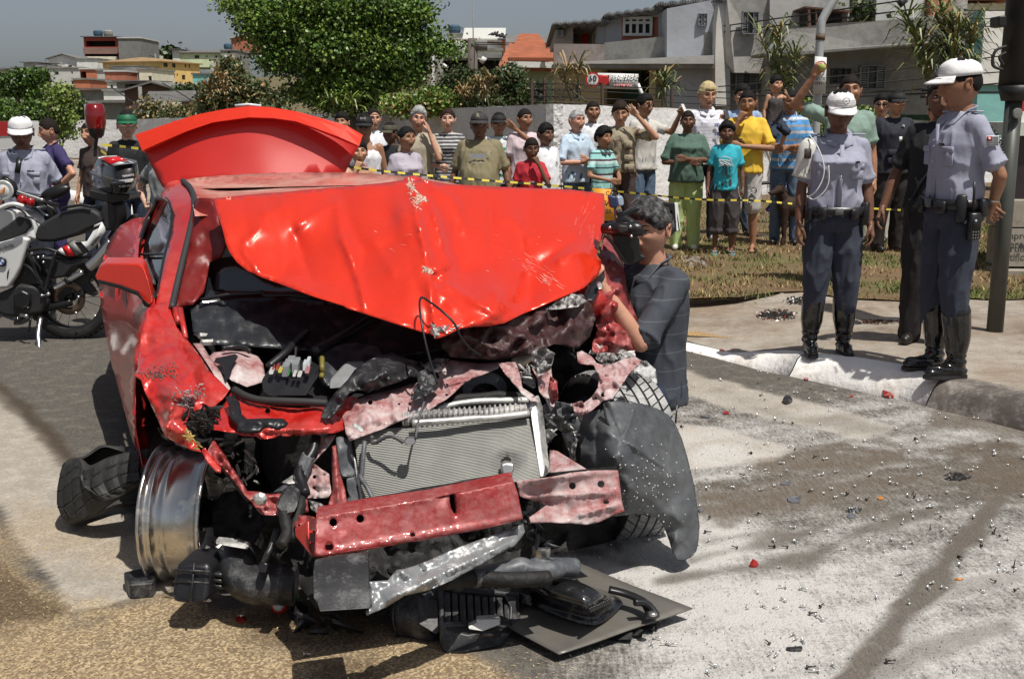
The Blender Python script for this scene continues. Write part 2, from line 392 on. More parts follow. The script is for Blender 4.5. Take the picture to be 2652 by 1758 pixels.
def road_material(near=True):
 m=bpy.data.materials.new('road_surface' if near else 'asphalt');m.use_nodes=True;nt=m.node_tree;n=nt.nodes;L=nt.links;b=n['Principled BSDF']
 tc=n.new('ShaderNodeTexCoord')
 def nse(s,d=8,r=.6,v=None,st=None):
  q=n.new('ShaderNodeTexNoise');q.inputs['Scale'].default_value=s;q.inputs['Detail'].default_value=d;q.inputs['Roughness'].default_value=r
  if st:
   mp=n.new('ShaderNodeMapping');mp.inputs['Scale'].default_value=st[:3];mp.inputs['Rotation'].default_value=(0,0,st[3]);L.new(tc.outputs['Object'],mp.inputs[0]);L.new(mp.outputs[0],q.inputs['Vector'])
  else:L.new(tc.outputs['Object'],q.inputs['Vector'])
  return q.outputs[0]
 def mr(x,a,b_,c=0.,d=1.):
  q=n.new('ShaderNodeMapRange');L.new(x,q.inputs[0]);q.inputs[1].default_value=a;q.inputs[2].default_value=b_;q.inputs[3].default_value=c;q.inputs[4].default_value=d;return q.outputs[0]
 def mix(f,a,b_):
  q=n.new('ShaderNodeMix');q.data_type='RGBA';L.new(f,q.inputs[0])
  for i,x in((6,a),(7,b_)):
   if isinstance(x,tuple):q.inputs[i].default_value=(*x,1)
   else:L.new(x,q.inputs[i])
  return q.outputs[2]
 def mth(op,a,b_=None):
  q=n.new('ShaderNodeMath');q.operation=op
  for i,x in((0,a),(1,b_)):
   if x is None:continue
   if isinstance(x,(int,float)):q.inputs[i].default_value=x
   else:L.new(x,q.inputs[i])
  return q.outputs[0]
 grit=n.new('ShaderNodeTexVoronoi');grit.inputs['Scale'].default_value=130;L.new(tc.outputs['Object'],grit.inputs['Vector'])
 gcol=n.new('ShaderNodeSeparateColor');L.new(grit.outputs['Color'],gcol.inputs[0])
 fine=nse(60,6,.7);mid=nse(9,8,.7);big=nse(1.4,6,.6);hair=nse(26,8,.75,st=(3.,.5,1,.42))
 base=mix(mr(gcol.outputs[0],.1,1.),(.052,.049,.045),(.16,.148,.13))
 base=mix(mr(mid,.3,.7),base,(.10,.088,.072))
 rough=.85
 if near:
  A=n.new('ShaderNodeVertexColor');A.layer_name='stain_a';B=n.new('ShaderNodeVertexColor');B.layer_name='stain_shadow_b'
  sa=n.new('ShaderNodeSeparateColor');sb=n.new('ShaderNodeSeparateColor');L.new(A.outputs[0],sa.inputs[0]);L.new(B.outputs[0],sb.inputs[0])
  pn,pw,ol=sa.outputs;sw,tr,wt=sb.outputs
  base=mix(mth('MULTIPLY',mr(mid,.5,.75),.45),base,(.30,.27,.22))
  wear=mr(mth('ADD',mth('MULTIPLY',fine,.5),mth('MULTIPLY',mid,.6)),.36,.62,1.,.45)
  base=mix(mth('MULTIPLY',pn,wear),base,(.52,.47,.40))
  pf=mth('ADD',mth('MULTIPLY',pw,1.1),mth('MULTIPLY',mth('SUBTRACT',mth('ADD',mth('MULTIPLY',fine,.8),mth('ADD',mth('MULTIPLY',mid,.7),mth('MULTIPLY',hair,.8))),1.15),1.7))
  pf=mr(pf,.22,.95);pf=mth('MULTIPLY',pf,mth('SUBTRACT',1.,mth('MULTIPLY',tr,.8)));pf=mth('MULTIPLY',pf,mr(pw,.02,.25))
  pf=mth('MULTIPLY',pf,mth('SUBTRACT',1.,mth('MULTIPLY',ol,.75)))
  base=mix(mth('MULTIPLY',pf,.86),base,(.57,.555,.53))
  brownish=mix(mr(mid,.3,.7),(.15,.10,.06),(.075,.055,.038))
  of=mth('MULTIPLY',ol,mr(hair,.34,.60,1.,.3))
  base=mix(mth('MULTIPLY',of,.92),base,brownish)
  base=mix(mth('MULTIPLY',tr,mr(hair,.36,.58,.25,.95)),base,(.12,.10,.082))
  sawc=mix(mr(gcol.outputs[1],.35,.95),(.27,.18,.09),(.74,.57,.33));sawc=mix(mr(big,.45,.75),sawc,(.30,.225,.14))
  sf=mth('MULTIPLY',sw,mr(mth('ADD',fine,mth('MULTIPLY',big,.8)),.6,1.15,.25,1.))
  base=mix(sf,base,sawc)
  base=mix(mth('MULTIPLY',wt,mr(fine,.3,.7,.9,.65)),base,(.055,.035,.018))
  rr=mth('SUBTRACT',.88,mth('MULTIPLY',wt,.35));L.new(rr,b.inputs['Roughness'])
 else:b.inputs['Roughness'].default_value=.88
 L.new(base,b.inputs['Base Color']);b.inputs['Specular IOR Level'].default_value=.35
 bp=n.new('ShaderNodeBump');bp.inputs['Strength'].default_value=.55;bp.inputs['Distance'].default_value=.006
 L.new(mth('ADD',grit.outputs['Distance'],fine),bp.inputs['Height']);L.new(bp.outputs[0],b.inputs['Normal'])
 return m
road.data.materials.clear();road.data.materials.append(road_material())
asph=road_material(False)
m=MB();z=-.012
m.add([(-60,-6,z),(60,-6,z),(60,60,z),(-60,60,z)],[(0,1,2,3)]);m.build('street',asph,recenter=False,kind='structure')
soil=mat('dry_soil',(.17,.12,.07),.95,var=.25,vs=3,bump=.6,bs=30,c2=(.09,.10,.035),c2s=.6,c2t=.5,c2w=.12)
grassm=mat('dry_lawn',(.185,.118,.06),.95,var=.35,vs=2.2,bump=.9,bs=55,bumpd=.03,c2=(.11,.12,.035),c2s=1.1,c2t=.56,c2w=.09)
n=70;V=[];Fc=[]
for j in range(n):
 for i in range(n):
  x=-900+1800*i/(n-1);t=(j/(n-1))**1.6;y=-300+2200*t
  hgt=0.
  if y>60:
   rise=smooth01(np.array((y-70)/260.))*1.
   hgt=(13+6*math.sin(x*.011+1)+4*math.sin(x*.03))*float(rise)*max(0.,min(1.,1.25-.9*max(0,(x+60)/200)))
  V.append((x,y,-.03+hgt if y>60 else-.05-(.0 if y<55 else .2)))
Fc=[(j*n+i,j*n+i+1,(j+1)*n+i+1,(j+1)*n+i)for j in range(n-1)for i in range(n-1)]
mesh('terrain',V,Fc,soil,None,True,recenter=False,kind='structure')
K=[(-19.5,39.5),tuple(G(150,505)[:2]),(-2.6,13.6),(.75,8.55),tuple(G(1870,925)[:2]),tuple(G(1990,952)[:2]),tuple(G(2150,985)[:2]),tuple(G(2330,1023)[:2]),tuple(G(2530,1072)[:2]),tuple(G(2700,1115)[:2]),(4.4,4.3),(7.5,1.5)]
kh=[.12,.12,.10,.02,.01,.10,.14,.15,.15,.15,.15,.15]
VG=[(-15.5,44.),(-6.6,22.),tuple(G(1500,700,.15)[:2]),tuple(G(1720,775,.15)[:2]),tuple(G(1900,772,.15)[:2]),tuple(G(2060,752,.15)[:2]),tuple(G(2200,776,.15)[:2]),tuple(G(2350,780,.15)[:2]),tuple(G(2460,770,.15)[:2]),tuple(G(2580,778,.15)[:2]),tuple(G(2750,770,.15)[:2]),(12,8.6)]
def resample(pl,k):
 pl=[V3(p)for p in pl];s=[0.]
 for a,b in zip(pl[:-1],pl[1:]):s.append(s[-1]+(b-a).length)
 out=[]
 for i in range(k):
  t=s[-1]*i/(k-1);j=min(max([q for q in range(len(s))if s[q]<=t+1e-9]),len(pl)-2)
  out.append(pl[j].lerp(pl[j+1],(t-s[j])/(s[j+1]-s[j])))
 return out
Kd=[]
for i in range(len(K)-1):
 a,b=V3(K[i]),V3(K[i+1]);q=max(1,int((b-a).length/.22))
 for j in range(q):Kd.append((a.lerp(b,j/q),kh[i]+(kh[i+1]-kh[i])*j/q))
Kd.append((V3(K[-1]),kh[-1]))
concr=mat('pavement_concrete',(.20,.15,.105),.9,var=.3,vs=2.5,bump=.7,bs=40,c2=(.36,.32,.27),c2s=1.1,c2t=.50,c2w=.09)
nv=len(Kd);VGr=resample(VG,nv)
KW=.17
nrm=[]
for i in range(nv):
 d=(Kd[min(i+1,nv-1)][0]-Kd[max(i-1,0)][0]).normalized();nrm.append(V3((-d.y,d.x)))
R_=9;V=[];
for i in range(nv):
 a=Kd[i][0]+nrm[i]*(KW-.01);b=VGr[i]
 for j in range(R_):
  t=j/(R_-1);p=a.lerp(b,t);zt=Kd[i][1]*(1-t)+.15*t-.006
  V.append((p.x,p.y,zt+.006*mn.noise(V3((p.x*2,p.y*2,0)))))
Fc=[(i*R_+j,(i+1)*R_+j,(i+1)*R_+j+1,i*R_+j+1)for i in range(nv-1)for j in range(R_-1)]
mesh('pavement',V,Fc,concr,None,True,recenter=False,kind='structure')
kw=mat('kerb_paint',(.84,.83,.80),.8,var=.09,vs=5,bump=.9,bs=22,bumpd=.010,c2=(.46,.38,.29),c2s=2.6,c2t=.62,c2w=.10)
kb=mat('kerb_soot',(.10,.085,.075),.85,var=.4,vs=7,bump=.6,bs=22,c2=(.45,.41,.37),c2s=4,c2t=.60,c2w=.12)
SEC_=0
sect=[(-.10,-.02),(-.095,.008),(-.075,.045),(-.05,.085),(-.02,.122),(.015,.142),(.06,.15),(.12,.15),(KW,.146),(KW+.005,.0)]
stones=[];s_acc=0;start=0
for i in range(1,nv):
 s_acc+=(Kd[i][0]-Kd[i-1][0]).length
 if s_acc>.95 or i==nv-1:stones.append((start,i));start=i;s_acc=0
kerb=empty('kerb',(0,0,0));kerb['kind']='structure'
for(a,b)in stones:
 V=[];q=len(sect);mid=(Kd[a][0]+Kd[b][0])/2
 for i in range(a,b+1):
  d=(Kd[min(i+1,nv-1)][0]-Kd[max(i-1,0)][0]).normalized()
  off=d*(.004 if i==a else(-.004 if i==b else 0))
  sc=max(.12,Kd[i][1]/.15)
  for(o_,z_)in sect:
   p=Kd[i][0]+nrm[i]*(o_*(1. if sc>.5 else .6))+off;w=.007*mn.noise(V3((p.x*5,p.y*5,z_*9)))
   V.append((p.x+w,p.y-w,z_*sc+w*.6))
 m_=b-a+1
 Fc=[(i*q+j,i*q+j+1,(i+1)*q+j+1,(i+1)*q+j)for i in range(m_-1)for j in range(q-1)]
 Fc+=[tuple(range(q)),tuple((m_-1)*q+j for j in range(q-1,-1,-1))]
 u_,v_=toUV(mid.x,mid.y,.1)
 black=u_>2540
 mesh('kerb_stone',V,Fc,kb if black else kw,kerb,True)
tp=MB();q0,q1,q2,q3=[G(a,b,.026)for a,b in((1765,868),(1840,836),(2085,842),(2060,884))]
ty=mat('tactile_tile',(.38,.25,.12),.9,var=.2,vs=8,bump=.3)
tp.add([q0,q1,q2,q3],[(0,3,2,1)])
for i in range(26):
 for j in range(9):
  a=q0.lerp(q3,(i+.5)/26);b=q1.lerp(q2,(i+.5)/26);p=a.lerp(b,(j+.5)/9)
  tp.lathe([(.013,0),(.011,.004),(0,.005)],Matrix.Translation(p),6)
tp.build('tactile_paving',ty,kind='structure')
V=[];rows=26
far=[(p.x*1.0+22,60.)for p in VGr]
for i in range(nv):
 a=VGr[i];fx=-40+70*i/(nv-1);fy=55-10*i/(nv-1)
 for j in range(rows):
  t=(j/(rows-1))**2;x=a.x+(fx-a.x)*t;y=a.y+(fy-a.y)*t
  e=.0 if j==0 else .025*mn.fractal(V3((x*1.2,y*1.2,4)),1,2,4)
  zdrop=-.0*max(0,(y-18))
  V.append((x+(.05*mn.noise(V3((x*6,y*6,1)))if j==0 else 0),y+(.08*mn.noise(V3((x*5,y*5,8)))if j==0 else 0),.155+e+zdrop))
Fc=[(i*rows+j,(i+1)*rows+j,(i+1)*rows+j+1,i*rows+j+1)for i in range(nv-1)for j in range(rows-1)]
mesh('grass_verge',V,Fc,grassm,None,True,recenter=False,kind='structure')
gp=[(p.x,p.y)for p in VGr]+[(30,45),(-40,55)]
def blades(name,n_,area,hmin,hmax,mats,dens=None,wmul=1.):
 V=[];Fc=[];mi=[]
 c=0
 X=rs.uniform(area[0],area[1],n_*3);Yy=area[2]+(area[3]-area[2])*rs.rand(n_*3)**1.5
 ok=inside(gp,X,Yy);X=X[ok][:n_];Yy=Yy[ok][:n_]
 for x,y in zip(X.tolist(),Yy.tolist()):
  q=mn.noise(V3((x*.9,y*.9,3)));q2=mn.noise(V3((x*3,y*3,9)))
  if q2<-.08 and random.random()<.85:continue
  hh=random.uniform(hmin,hmax)*(1+.6*q);a=random.uniform(0,6.28);w=.006*wmul*(1+y*.05)
  dx,dy=math.cos(a)*w,math.sin(a)*w;l=hh*random.uniform(.3,1.3);b=random.uniform(0,6.28)
  k0=len(V);V+=[(x-dx,y-dy,.15),(x+dx,y+dy,.15),(x+math.cos(b)*l,y+math.sin(b)*l,.16+hh)]
  Fc.append((k0,k0+1,k0+2));mi.append(1 if(q+.25*q2>.12+random.uniform(-.2,.2))else(0 if random.random()<.6 else 2));c+=1
 return mesh(name,V,Fc,mats,None,False,mi=mi,kind='stuff')
gm=[mat('blade_straw',(.40,.30,.14),.8,var=.3,vs=30),mat('blade_green',(.13,.16,.04),.8,var=.3,vs=30),mat('blade_brown',(.20,.13,.06),.8,var=.3,vs=30)]
blades('grass',42000,(-1.,8.5,8.6,19),.012,.05,gm)
g2=blades('grass_far',9000,(-22,0,14,46),.03,.1,gm,wmul=2.5)
tag(g2,kind='stuff');g2.name='grass'
V=[];Fc=[]
for i in range(5200):
 t=random.random()*(len(VGr)-1);j=int(t);p=VGr[j].lerp(VGr[j+1],t-j)
 if p.y>16 or p.x>8:continue
 if mn.noise(V3((p.x*1.3,p.y*1.3,0)))<-.1:continue
 x=p.x+random.gauss(0,.08)+.1;y=p.y+abs(random.gauss(0,.12));hh=random.uniform(.03,.08);a=random.uniform(0,6.28);k0=len(V)
 V+=[(x-.006*math.cos(a),y-.006*math.sin(a),.14),(x+.006*math.cos(a),y+.006*math.sin(a),.14),(x+random.gauss(0,.03),y+random.gauss(0,.03),.15+hh)];Fc.append((k0,k0+1,k0+2))
mesh('grass_tufts',V,Fc,gm[1],kind='stuff')
from mathutils.bvhtree import BVHTree
bpy.context.view_layer.update()
_bv=[]
for o in list(COL.objects):
 if o.type=='MESH' and o.name.split('.')[0]in('road','pavement','kerb_stone','grass_verge','street'):
  mw=WM[o.name];_bv.append(BVHTree.FromPolygons([mw@v.co for v in o.data.vertices],[tuple(p.vertices)for p in o.data.polygons]))
def ground_z(x,y):
 z=-1
 for b in _bv:
  h=b.ray_cast(V3((x,y,3)),V3((0,0,-1)))
  if h[0]is not None:z=max(z,h[0].z)
 return z if z>-1 else 0.
def onground(u,v):
 d=V3(ray(u,v));best=None
 for b in _bv:
  h=b.ray_cast(V3((0,0,CZ)),d)
  if h[0]is not None and(best is None or h[3]<best[3]):best=h
 return best[0].copy()
 # ================================================================== THE WRECKED CAR
m_hood=mat('red_paint_bright',(.74,.034,.010),.32,metal=.2,coat=.55,var=.04,vs=40,bump=.04,bs=300,bumpd=.002,c2=(.80,.45,.38),c2s=12,c2t=.70,c2w=.04,fine=.75)
m_red=mat('red_paint',(.60,.017,.012),.28,metal=.2,coat=.9,var=.12,vs=14,bump=.05,bs=20,c2=(.36,.11,.09),c2s=5,c2t=.62,c2w=.20)
m_dusty=mat('red_paint_powdered',(.30,.022,.022),.45,metal=.1,coat=.3,var=.2,vs=14,bump=.25,bs=60,bumpd=.004,c2=(.38,.22,.21),c2s=6,c2t=.60,c2w=.18,fine=.5)
m_pink=mat('red_paint_white_powder',(.27,.03,.03),.55,coat=.1,var=.2,vs=12,bump=.35,bs=50,bumpd=.004,c2=(.58,.54,.53),c2s=3.4,c2t=.50,c2w=.13,fine=.4)
m_dred=mat('red_inner_panel',(.16,.008,.006),.45,var=.3,vs=6,bump=.1)
m_blk=mat('black_plastic',(.013,.013,.015),.38,var=.3,vs=20,bump=.15,bs=90,bumpd=.003)
m_blkd=mat('black_plastic_dusty',(.02,.02,.022),.42,var=.3,vs=20,bump=.2,bs=60,bumpd=.004,c2=(.22,.22,.22),c2s=16,c2t=.64,c2w=.14)
m_gry=mat('grey_plastic',(.075,.08,.09),.42,var=.2,vs=6,bump=.15,bs=30,bumpd=.004,c2=(.30,.31,.32),c2s=4.5,c2t=.60,c2w=.16)
m_void=mat('inner_shade_black',(.010,.009,.009),.7,var=.4,vs=8,bump=.6,bs=18,bumpd=.03)  # near-black inner parts; the shade of hollows is put into the colour
m_alu=mat('cast_aluminium',(.52,.52,.50),.35,metal=.85,var=.2,vs=10,bump=.3,bs=40,bumpd=.004,c2=(.66,.65,.62),c2s=9,c2t=.52,c2w=.14)
m_rim=mat('machined_rim',(.66,.64,.60),.24,metal=.95,var=.16,vs=5,bump=.12,bs=12,bumpd=.004,c2=(.36,.29,.20),c2s=2.6,c2t=.60,c2w=.12,stretch=(.25,1,1))
m_rub=mat('tyre_rubber',(.017,.017,.017),.6,var=.3,vs=12,bump=.4,bs=70,bumpd=.003,c2=(.06,.058,.055),c2s=7,c2t=.62,c2w=.14)
m_rubp=mat('tyre_rubber_powdered',(.05,.05,.05),.75,var=.3,vs=12,bump=.4,bs=70,bumpd=.003,c2=(.50,.50,.49),c2s=5,c2t=.50,c2w=.14)
m_glass=mat('tinted_glass',(.012,.014,.016),.06,var=.1,spec=.8,coat=.5)
m_wht=mat('white_powder',(.74,.73,.70),.9,var=.12,vs=20,bump=.8,bs=60,bumpd=.008)
m_stl=mat('bright_steel',(.62,.61,.58),.3,metal=.95,var=.15,vs=12,bump=.2,bs=50,bumpd=.003)
m_mix=mat('torn_metal',(.16,.15,.15),.5,metal=.4,var=.5,vs=9,bump=.6,bs=26,bumpd=.01,c2=(.60,.58,.56),c2s=10,c2t=.53,c2w=.08)
def pts(f,*l):return[f(*q)for q in l]
car=empty('wrecked_car',(-.43,4.1,0),rads(20),'crashed red sports coupe with crumpled bonnet and torn off front end','car')
CAR=car
def block(name,outline,ext,m,parent=CAR,bev=.006,seg=2,smooth=True,kind=None):
 """solid piece: surveyed outline (u,v,Y) pushed back along ext, edges rounded"""
 p=[P(*q)for q in outline]
 n=V3((0,0,0))
 for i in range(len(p)):n+=p[i].cross(p[(i+1)%len(p)])
 if n.dot(V3(ext))<0:p=p[::-1]
 o=MB().prism(p,ext).build(name,m,parent,smooth,kind=kind)
 if bev:
  b=o.modifiers.new('rounding','BEVEL');b.width=bev;b.segments=seg;b.limit_method='ANGLE';b.angle_limit=.6;b.harden_normals=True
 return o
def holes_rim(loops_c,Y,m,parent,r):
 for(u,v)in loops_c:pass
 # ---- body side, roof, pillars ------------------------------------------------
sheet('side_panel',[(385,562,6.5),(345,566,6.65),(310,585,6.75),(290,610,6.7),(275,640,6.6),(265,680,6.5),(256,740,6.35),(263,808,6.0),(275,870,5.75),(290,950,5.35),(300,975,5.2),(320,1057,4.8),(343,1140,4.45),(372,1218,4.12),(366,1190,4.14),(352,1110,4.2),(350,1010,4.25),(352,960,4.2),(360,900,4.2),(376,830,4.25),(400,792,4.3),(401,772,4.42),(378,715,4.7),(357,668,5.1),(359,634,5.4),(368,598,5.9)],mat('red_paint_door',(.50,.015,.011),.34,coat=.5,var=.25,vs=4),CAR,ctrl=[(300,700,5.7),(320,800,5.1),(310,620,6.3),(290,760,5.9),(330,900,4.75),(300,860,5.3)],step=11,crumple=.035,cs=.018,seed=3,kern=2)
MB().tube([P(320,700,5.45),P(330,800,5.0),P(343,900,4.6),P(350,1000,4.3)],.004,5).build('door_seam',m_blk,CAR)
block('side_sill',[(296,970,5.25),(320,1057,4.8),(343,1142,4.45),(374,1222,4.1),(380,1215,4.12),(352,1130,4.4),(328,1045,4.8)],(.08,.05,0),m_dred,bev=0)
roof=sheet('roof',[cA(535,492,6.0),cA(600,475,6.3),cA(740,460,6.5),cA(1000,447,6.6),cA(1270,440,6.65),cA(1450,441,6.65),cA(1600,445,6.6),cA(1750,455,6.5),cA(1850,466,6.45),(1114,464,6.3),(1190,478,5.9),(1290,492,5.3),(1300,530,5.1),(1100,540,4.98),(900,545,4.90),(700,550,4.84),(505,560,4.78),(500,535,4.95),(490,500,5.4)],mat('roof_paint_dusty',(.50,.03,.022),.30,coat=.8,var=.1,c2=(.50,.30,.24),c2s=2.2,c2t=.46,c2w=.16,bump=.05,bs=30),CAR,step=16,crumple=.012,kern=2)
ct,sn=math.cos(rads(20)),math.sin(rads(20))
def C_(a,b,z):return V3((-.43+a*ct-b*sn,4.1+a*sn+b*ct,z))
rb=MB()
prof=[(-.93,.30),(-.96,.62),(-.93,.86),(-.80,.95),(0,.99),(.80,.95),(.93,.86),(.96,.62),(.93,.30)]
V=[];bs_=[1.9,2.4,2.9,3.4,3.75]
for b_ in bs_:
 k_=1-.10*max(0,(b_-3.0));
 for(a,z)in prof:V.append(C_(a*k_*(.985),b_,z*(1-.02*max(0,b_-3.2))))
q=len(prof);rb.add(V,[(i*q+j,i*q+j+1,(i+1)*q+j+1,(i+1)*q+j)for i in range(len(bs_)-1)for j in range(q-1)]+[tuple(4*q+j for j in range(q)),tuple(range(q-1,-1,-1))])
rb.build('rear_body',m_red,CAR,True)
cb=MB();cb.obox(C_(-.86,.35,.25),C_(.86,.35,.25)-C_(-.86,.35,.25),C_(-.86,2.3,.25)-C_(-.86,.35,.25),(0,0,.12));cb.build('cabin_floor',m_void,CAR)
fs=MB();fs.obox(C_(.84,.5,.3),C_(.92,.5,.3)-C_(.84,.5,.3),C_(.84,2.3,.3)-C_(.84,.5,.3),(0,0,.60));fs.build('far_door',m_red,CAR)
for a in(-.42,.40):
 s_=MB();s_.obox(C_(a-.24,1.25,.37),C_(a+.24,1.25,.37)-C_(a-.24,1.25,.37),C_(a-.24,1.38,.37)-C_(a-.24,1.25,.37),(C_(a,1.42,.98)-C_(a,1.25,.37)))
 s_.obox(C_(a-.25,.75,.37),C_(a+.25,.75,.37)-C_(a-.25,.75,.37),C_(a-.25,1.3,.37)-C_(a-.25,.75,.37),(0,0,.16));s_.build('seat',m_void,CAR)
wheel_c=C_(.86,.95,.86)
for a in(-.84,.84):
 MB().tube([C_(a*.72,1.95,1.26),C_(a*.85,2.6,1.02),C_(a*.9,2.9,.96)],.06,8,flat=.6).build('rear_pillar',m_red,CAR,True)
MB().add([C_(-.60,1.95,1.25),C_(.60,1.95,1.25),C_(.72,2.75,.985),C_(-.72,2.75,.985)],[(0,1,2,3)]).build('rear_window',m_glass,CAR)
MB().tube([C_(.66,1.05,1.23),C_(.78,.6,1.02),C_(.88,.15,.86)],.05,8).build('far_windscreen_pillar',m_red,CAR,True)
sheet('windscreen_pillar',pts(cA,(400,592,5.6),(430,545,5.65),(480,512,5.7),(545,492,5.75),(590,530,5.5),(612,605,5.15),(602,690,5.0),(575,830,4.8),(530,1020,4.58),(480,1210,4.36),(462,1240,4.32),(385,1205,4.36),(402,1150,4.42),(440,950,4.7),(477,800,4.95),(490,690,5.1),(470,615,5.25),(430,592,5.4)),m_red,CAR,step=9,crumple=.006,thick=.02,kern=2)
cable('pillar_gasket',[P(*cA(a,b,c))for a,b,c in((545,490,5.7),(592,535,5.42),(614,620,5.06),(590,760,4.82),(545,950,4.58),(505,1120,4.4),(482,1225,4.28))],.013,mat('gasket',(.03,.03,.033),.6),CAR,8)
sheet('side_window',pts(cA,(432,596,5.5),(462,618,5.3),(480,690,5.15),(468,800,5.0),(430,950,4.78),(398,1120,4.55),(384,1165,4.5),(345,1075,4.7),(285,925,5.3),(295,860,5.5),(322,765,5.8),(362,690,5.9),(402,625,5.7)),m_glass,CAR,step=16,kern=2,thick=.006,push=(.012,.03,0))
cable('window_frame',[P(*cA(a,b,c))for a,b,c in((400,592,5.75),(362,680,5.95),(322,760,5.85),(293,850,5.6),(281,920,5.35),(340,1060,4.8),(390,1165,4.46),(412,1120,4.5),(442,950,4.74),(478,800,4.98),(490,690,5.12),(468,612,5.3),(430,592,5.5),(400,592,5.75))],.012,m_blk,CAR,6,3)
MB().tube([P(*cA(285,915,5.3)),P(*cA(330,915,5.2)),P(*cA(450,912,4.85))],.006,5).build('window_divider',m_blk,CAR)
MB().tube([P(*cA(330,945,5.1)),P(*cA(382,1085,4.6))],.006,5).build('window_trim',m_stl,CAR)
mir=block('wing_mirror',pts(cA,(35,1048,4.62),(62,985,4.6),(95,968,4.58),(200,968,4.52),(292,970,4.48),(318,990,4.46),(340,1060,4.42),(362,1150,4.40),(372,1192,4.38),(348,1212,4.38),(318,1180,4.4),(285,1140,4.44),(180,1100,4.52),(48,1068,4.62)),(-.03,.13,.01),m_hood,bev=.02,seg=4)
block('mirror_edge',pts(cA,(48,1062,4.60),(180,1095,4.50),(285,1135,4.43),(318,1176,4.39),(308,1186,4.39),(280,1156,4.43),(175,1116,4.5),(52,1082,4.6)),(-.02,.10,0),m_blk,mir,bev=.003)
MB().tube([P(*cA(340,1190,4.42)),P(*cA(395,1165,4.48))],.025,8).build('mirror_arm',m_blk,CAR,True)
# ---- boot lid ------------------------------------------------------------------
lid=sheet('boot_lid',pts(cA,(270,228,7.72),(430,175,7.72),(620,115,7.72),(800,80,7.72),(930,68,7.72),(1050,70,7.72),(1200,95,7.74),(1350,135,7.76),(1500,180,7.78),(1585,230,7.8),(1576,270,7.78),(1540,335,7.74),(1488,440,7.66),(1440,470,7.62),(1000,480,7.5),(450,540,7.54),(428,525,7.58),(400,480,7.62),(330,330,7.68)),mat('red_paint_lid',(.50,.016,.010),.45,coat=.35,var=.03),CAR,ctrl=[pt for pt in pts(cA,(900,300,7.60),(700,300,7.62),(1150,300,7.64),(900,430,7.53))],step=24,kern=2,thick=.03,facet=(6,.006,2))
top=pts(cA,(270,222),(430,167),(620,107),(800,72),(930,57),(1050,62),(1200,87),(1350,127),(1500,172),(1590,224))
low=pts(cA,(322,328),(440,270),(560,212),(700,160),(930,130),(1080,135),(1200,152),(1320,197),(1440,245),(1562,296))
sp=MB();V=[]
for a,b in zip(top,low):
 c1=P(*a,7.70);c2=P(a[0]*.72+b[0]*.28,a[1]*.72+b[1]*.28,7.67);c3=P(a[0]*.25+b[0]*.75,a[1]*.12+b[1]*.88,7.61);c4=P(*b,7.66);c5=P(b[0],b[1]-4,7.7)
 V+=[c1,c2,c3,c4,c5]
sp.add(V,[(i*5+j,i*5+j+1,(i+1)*5+j+1,(i+1)*5+j)for i in range(9)for j in range(4)]+[(0,1,2,3,4),tuple(45+j for j in(4,3,2,1,0))]);spo=sp.build('spoiler',m_hood,lid,True);spo.data.polygons.foreach_set('use_smooth',[False for i in range(len(spo.data.polygons))])
MB().tube([P(*cA(850,55,7.75)),P(*cA(925,48,7.75)),P(*cA(1000,56,7.75))],.022,6,flat=.5).build('brake_light',mat('clear_lens',(.75,.76,.78),.15,coat=.8),lid,True)
# ---- bonnet --------------------------------------------------------------------
hd=[cA(722,592,4.66),cA(900,572,4.70),cA(1100,556,4.74),cA(1430,528,4.78),cA(1700,502,4.82),cB(385,42,4.84),cB(560,50,4.88),cB(700,72,4.90),cB(1100,92,4.98),cB(1500,106,5.05),cB(1738,136,5.10),cB(1742,250,5.0),cB(1735,350,4.9),cB(1715,450,4.8),cB(1690,548,4.66),cB(1718,592,4.6),cB(1716,640,4.55),cB(1690,690,4.5),cB(1600,772,4.38),cB(1480,822,4.3),cB(1330,884,4.2),cB(1180,950,4.1),cB(1060,1012,4.0),cB(960,1032,3.97),cB(860,1036,3.95),cB(770,1044,3.93),cB(690,1080,3.87),cB(600,1116,3.83),cB(560,1085,3.84),cB(450,1050,3.86),cB(300,1003,3.9),cB(150,955,3.94),cB(0,907,3.98),cA(1480,1212,4.0),cA(1330,1166,4.05),cA(1160,1105,4.12),cA(1000,1046,4.2),cA(920,1010,4.25),cA(860,960,4.3),cA(815,900,4.36),cA(795,850,4.4),cA(775,770,4.46),cA(750,690,4.55)]
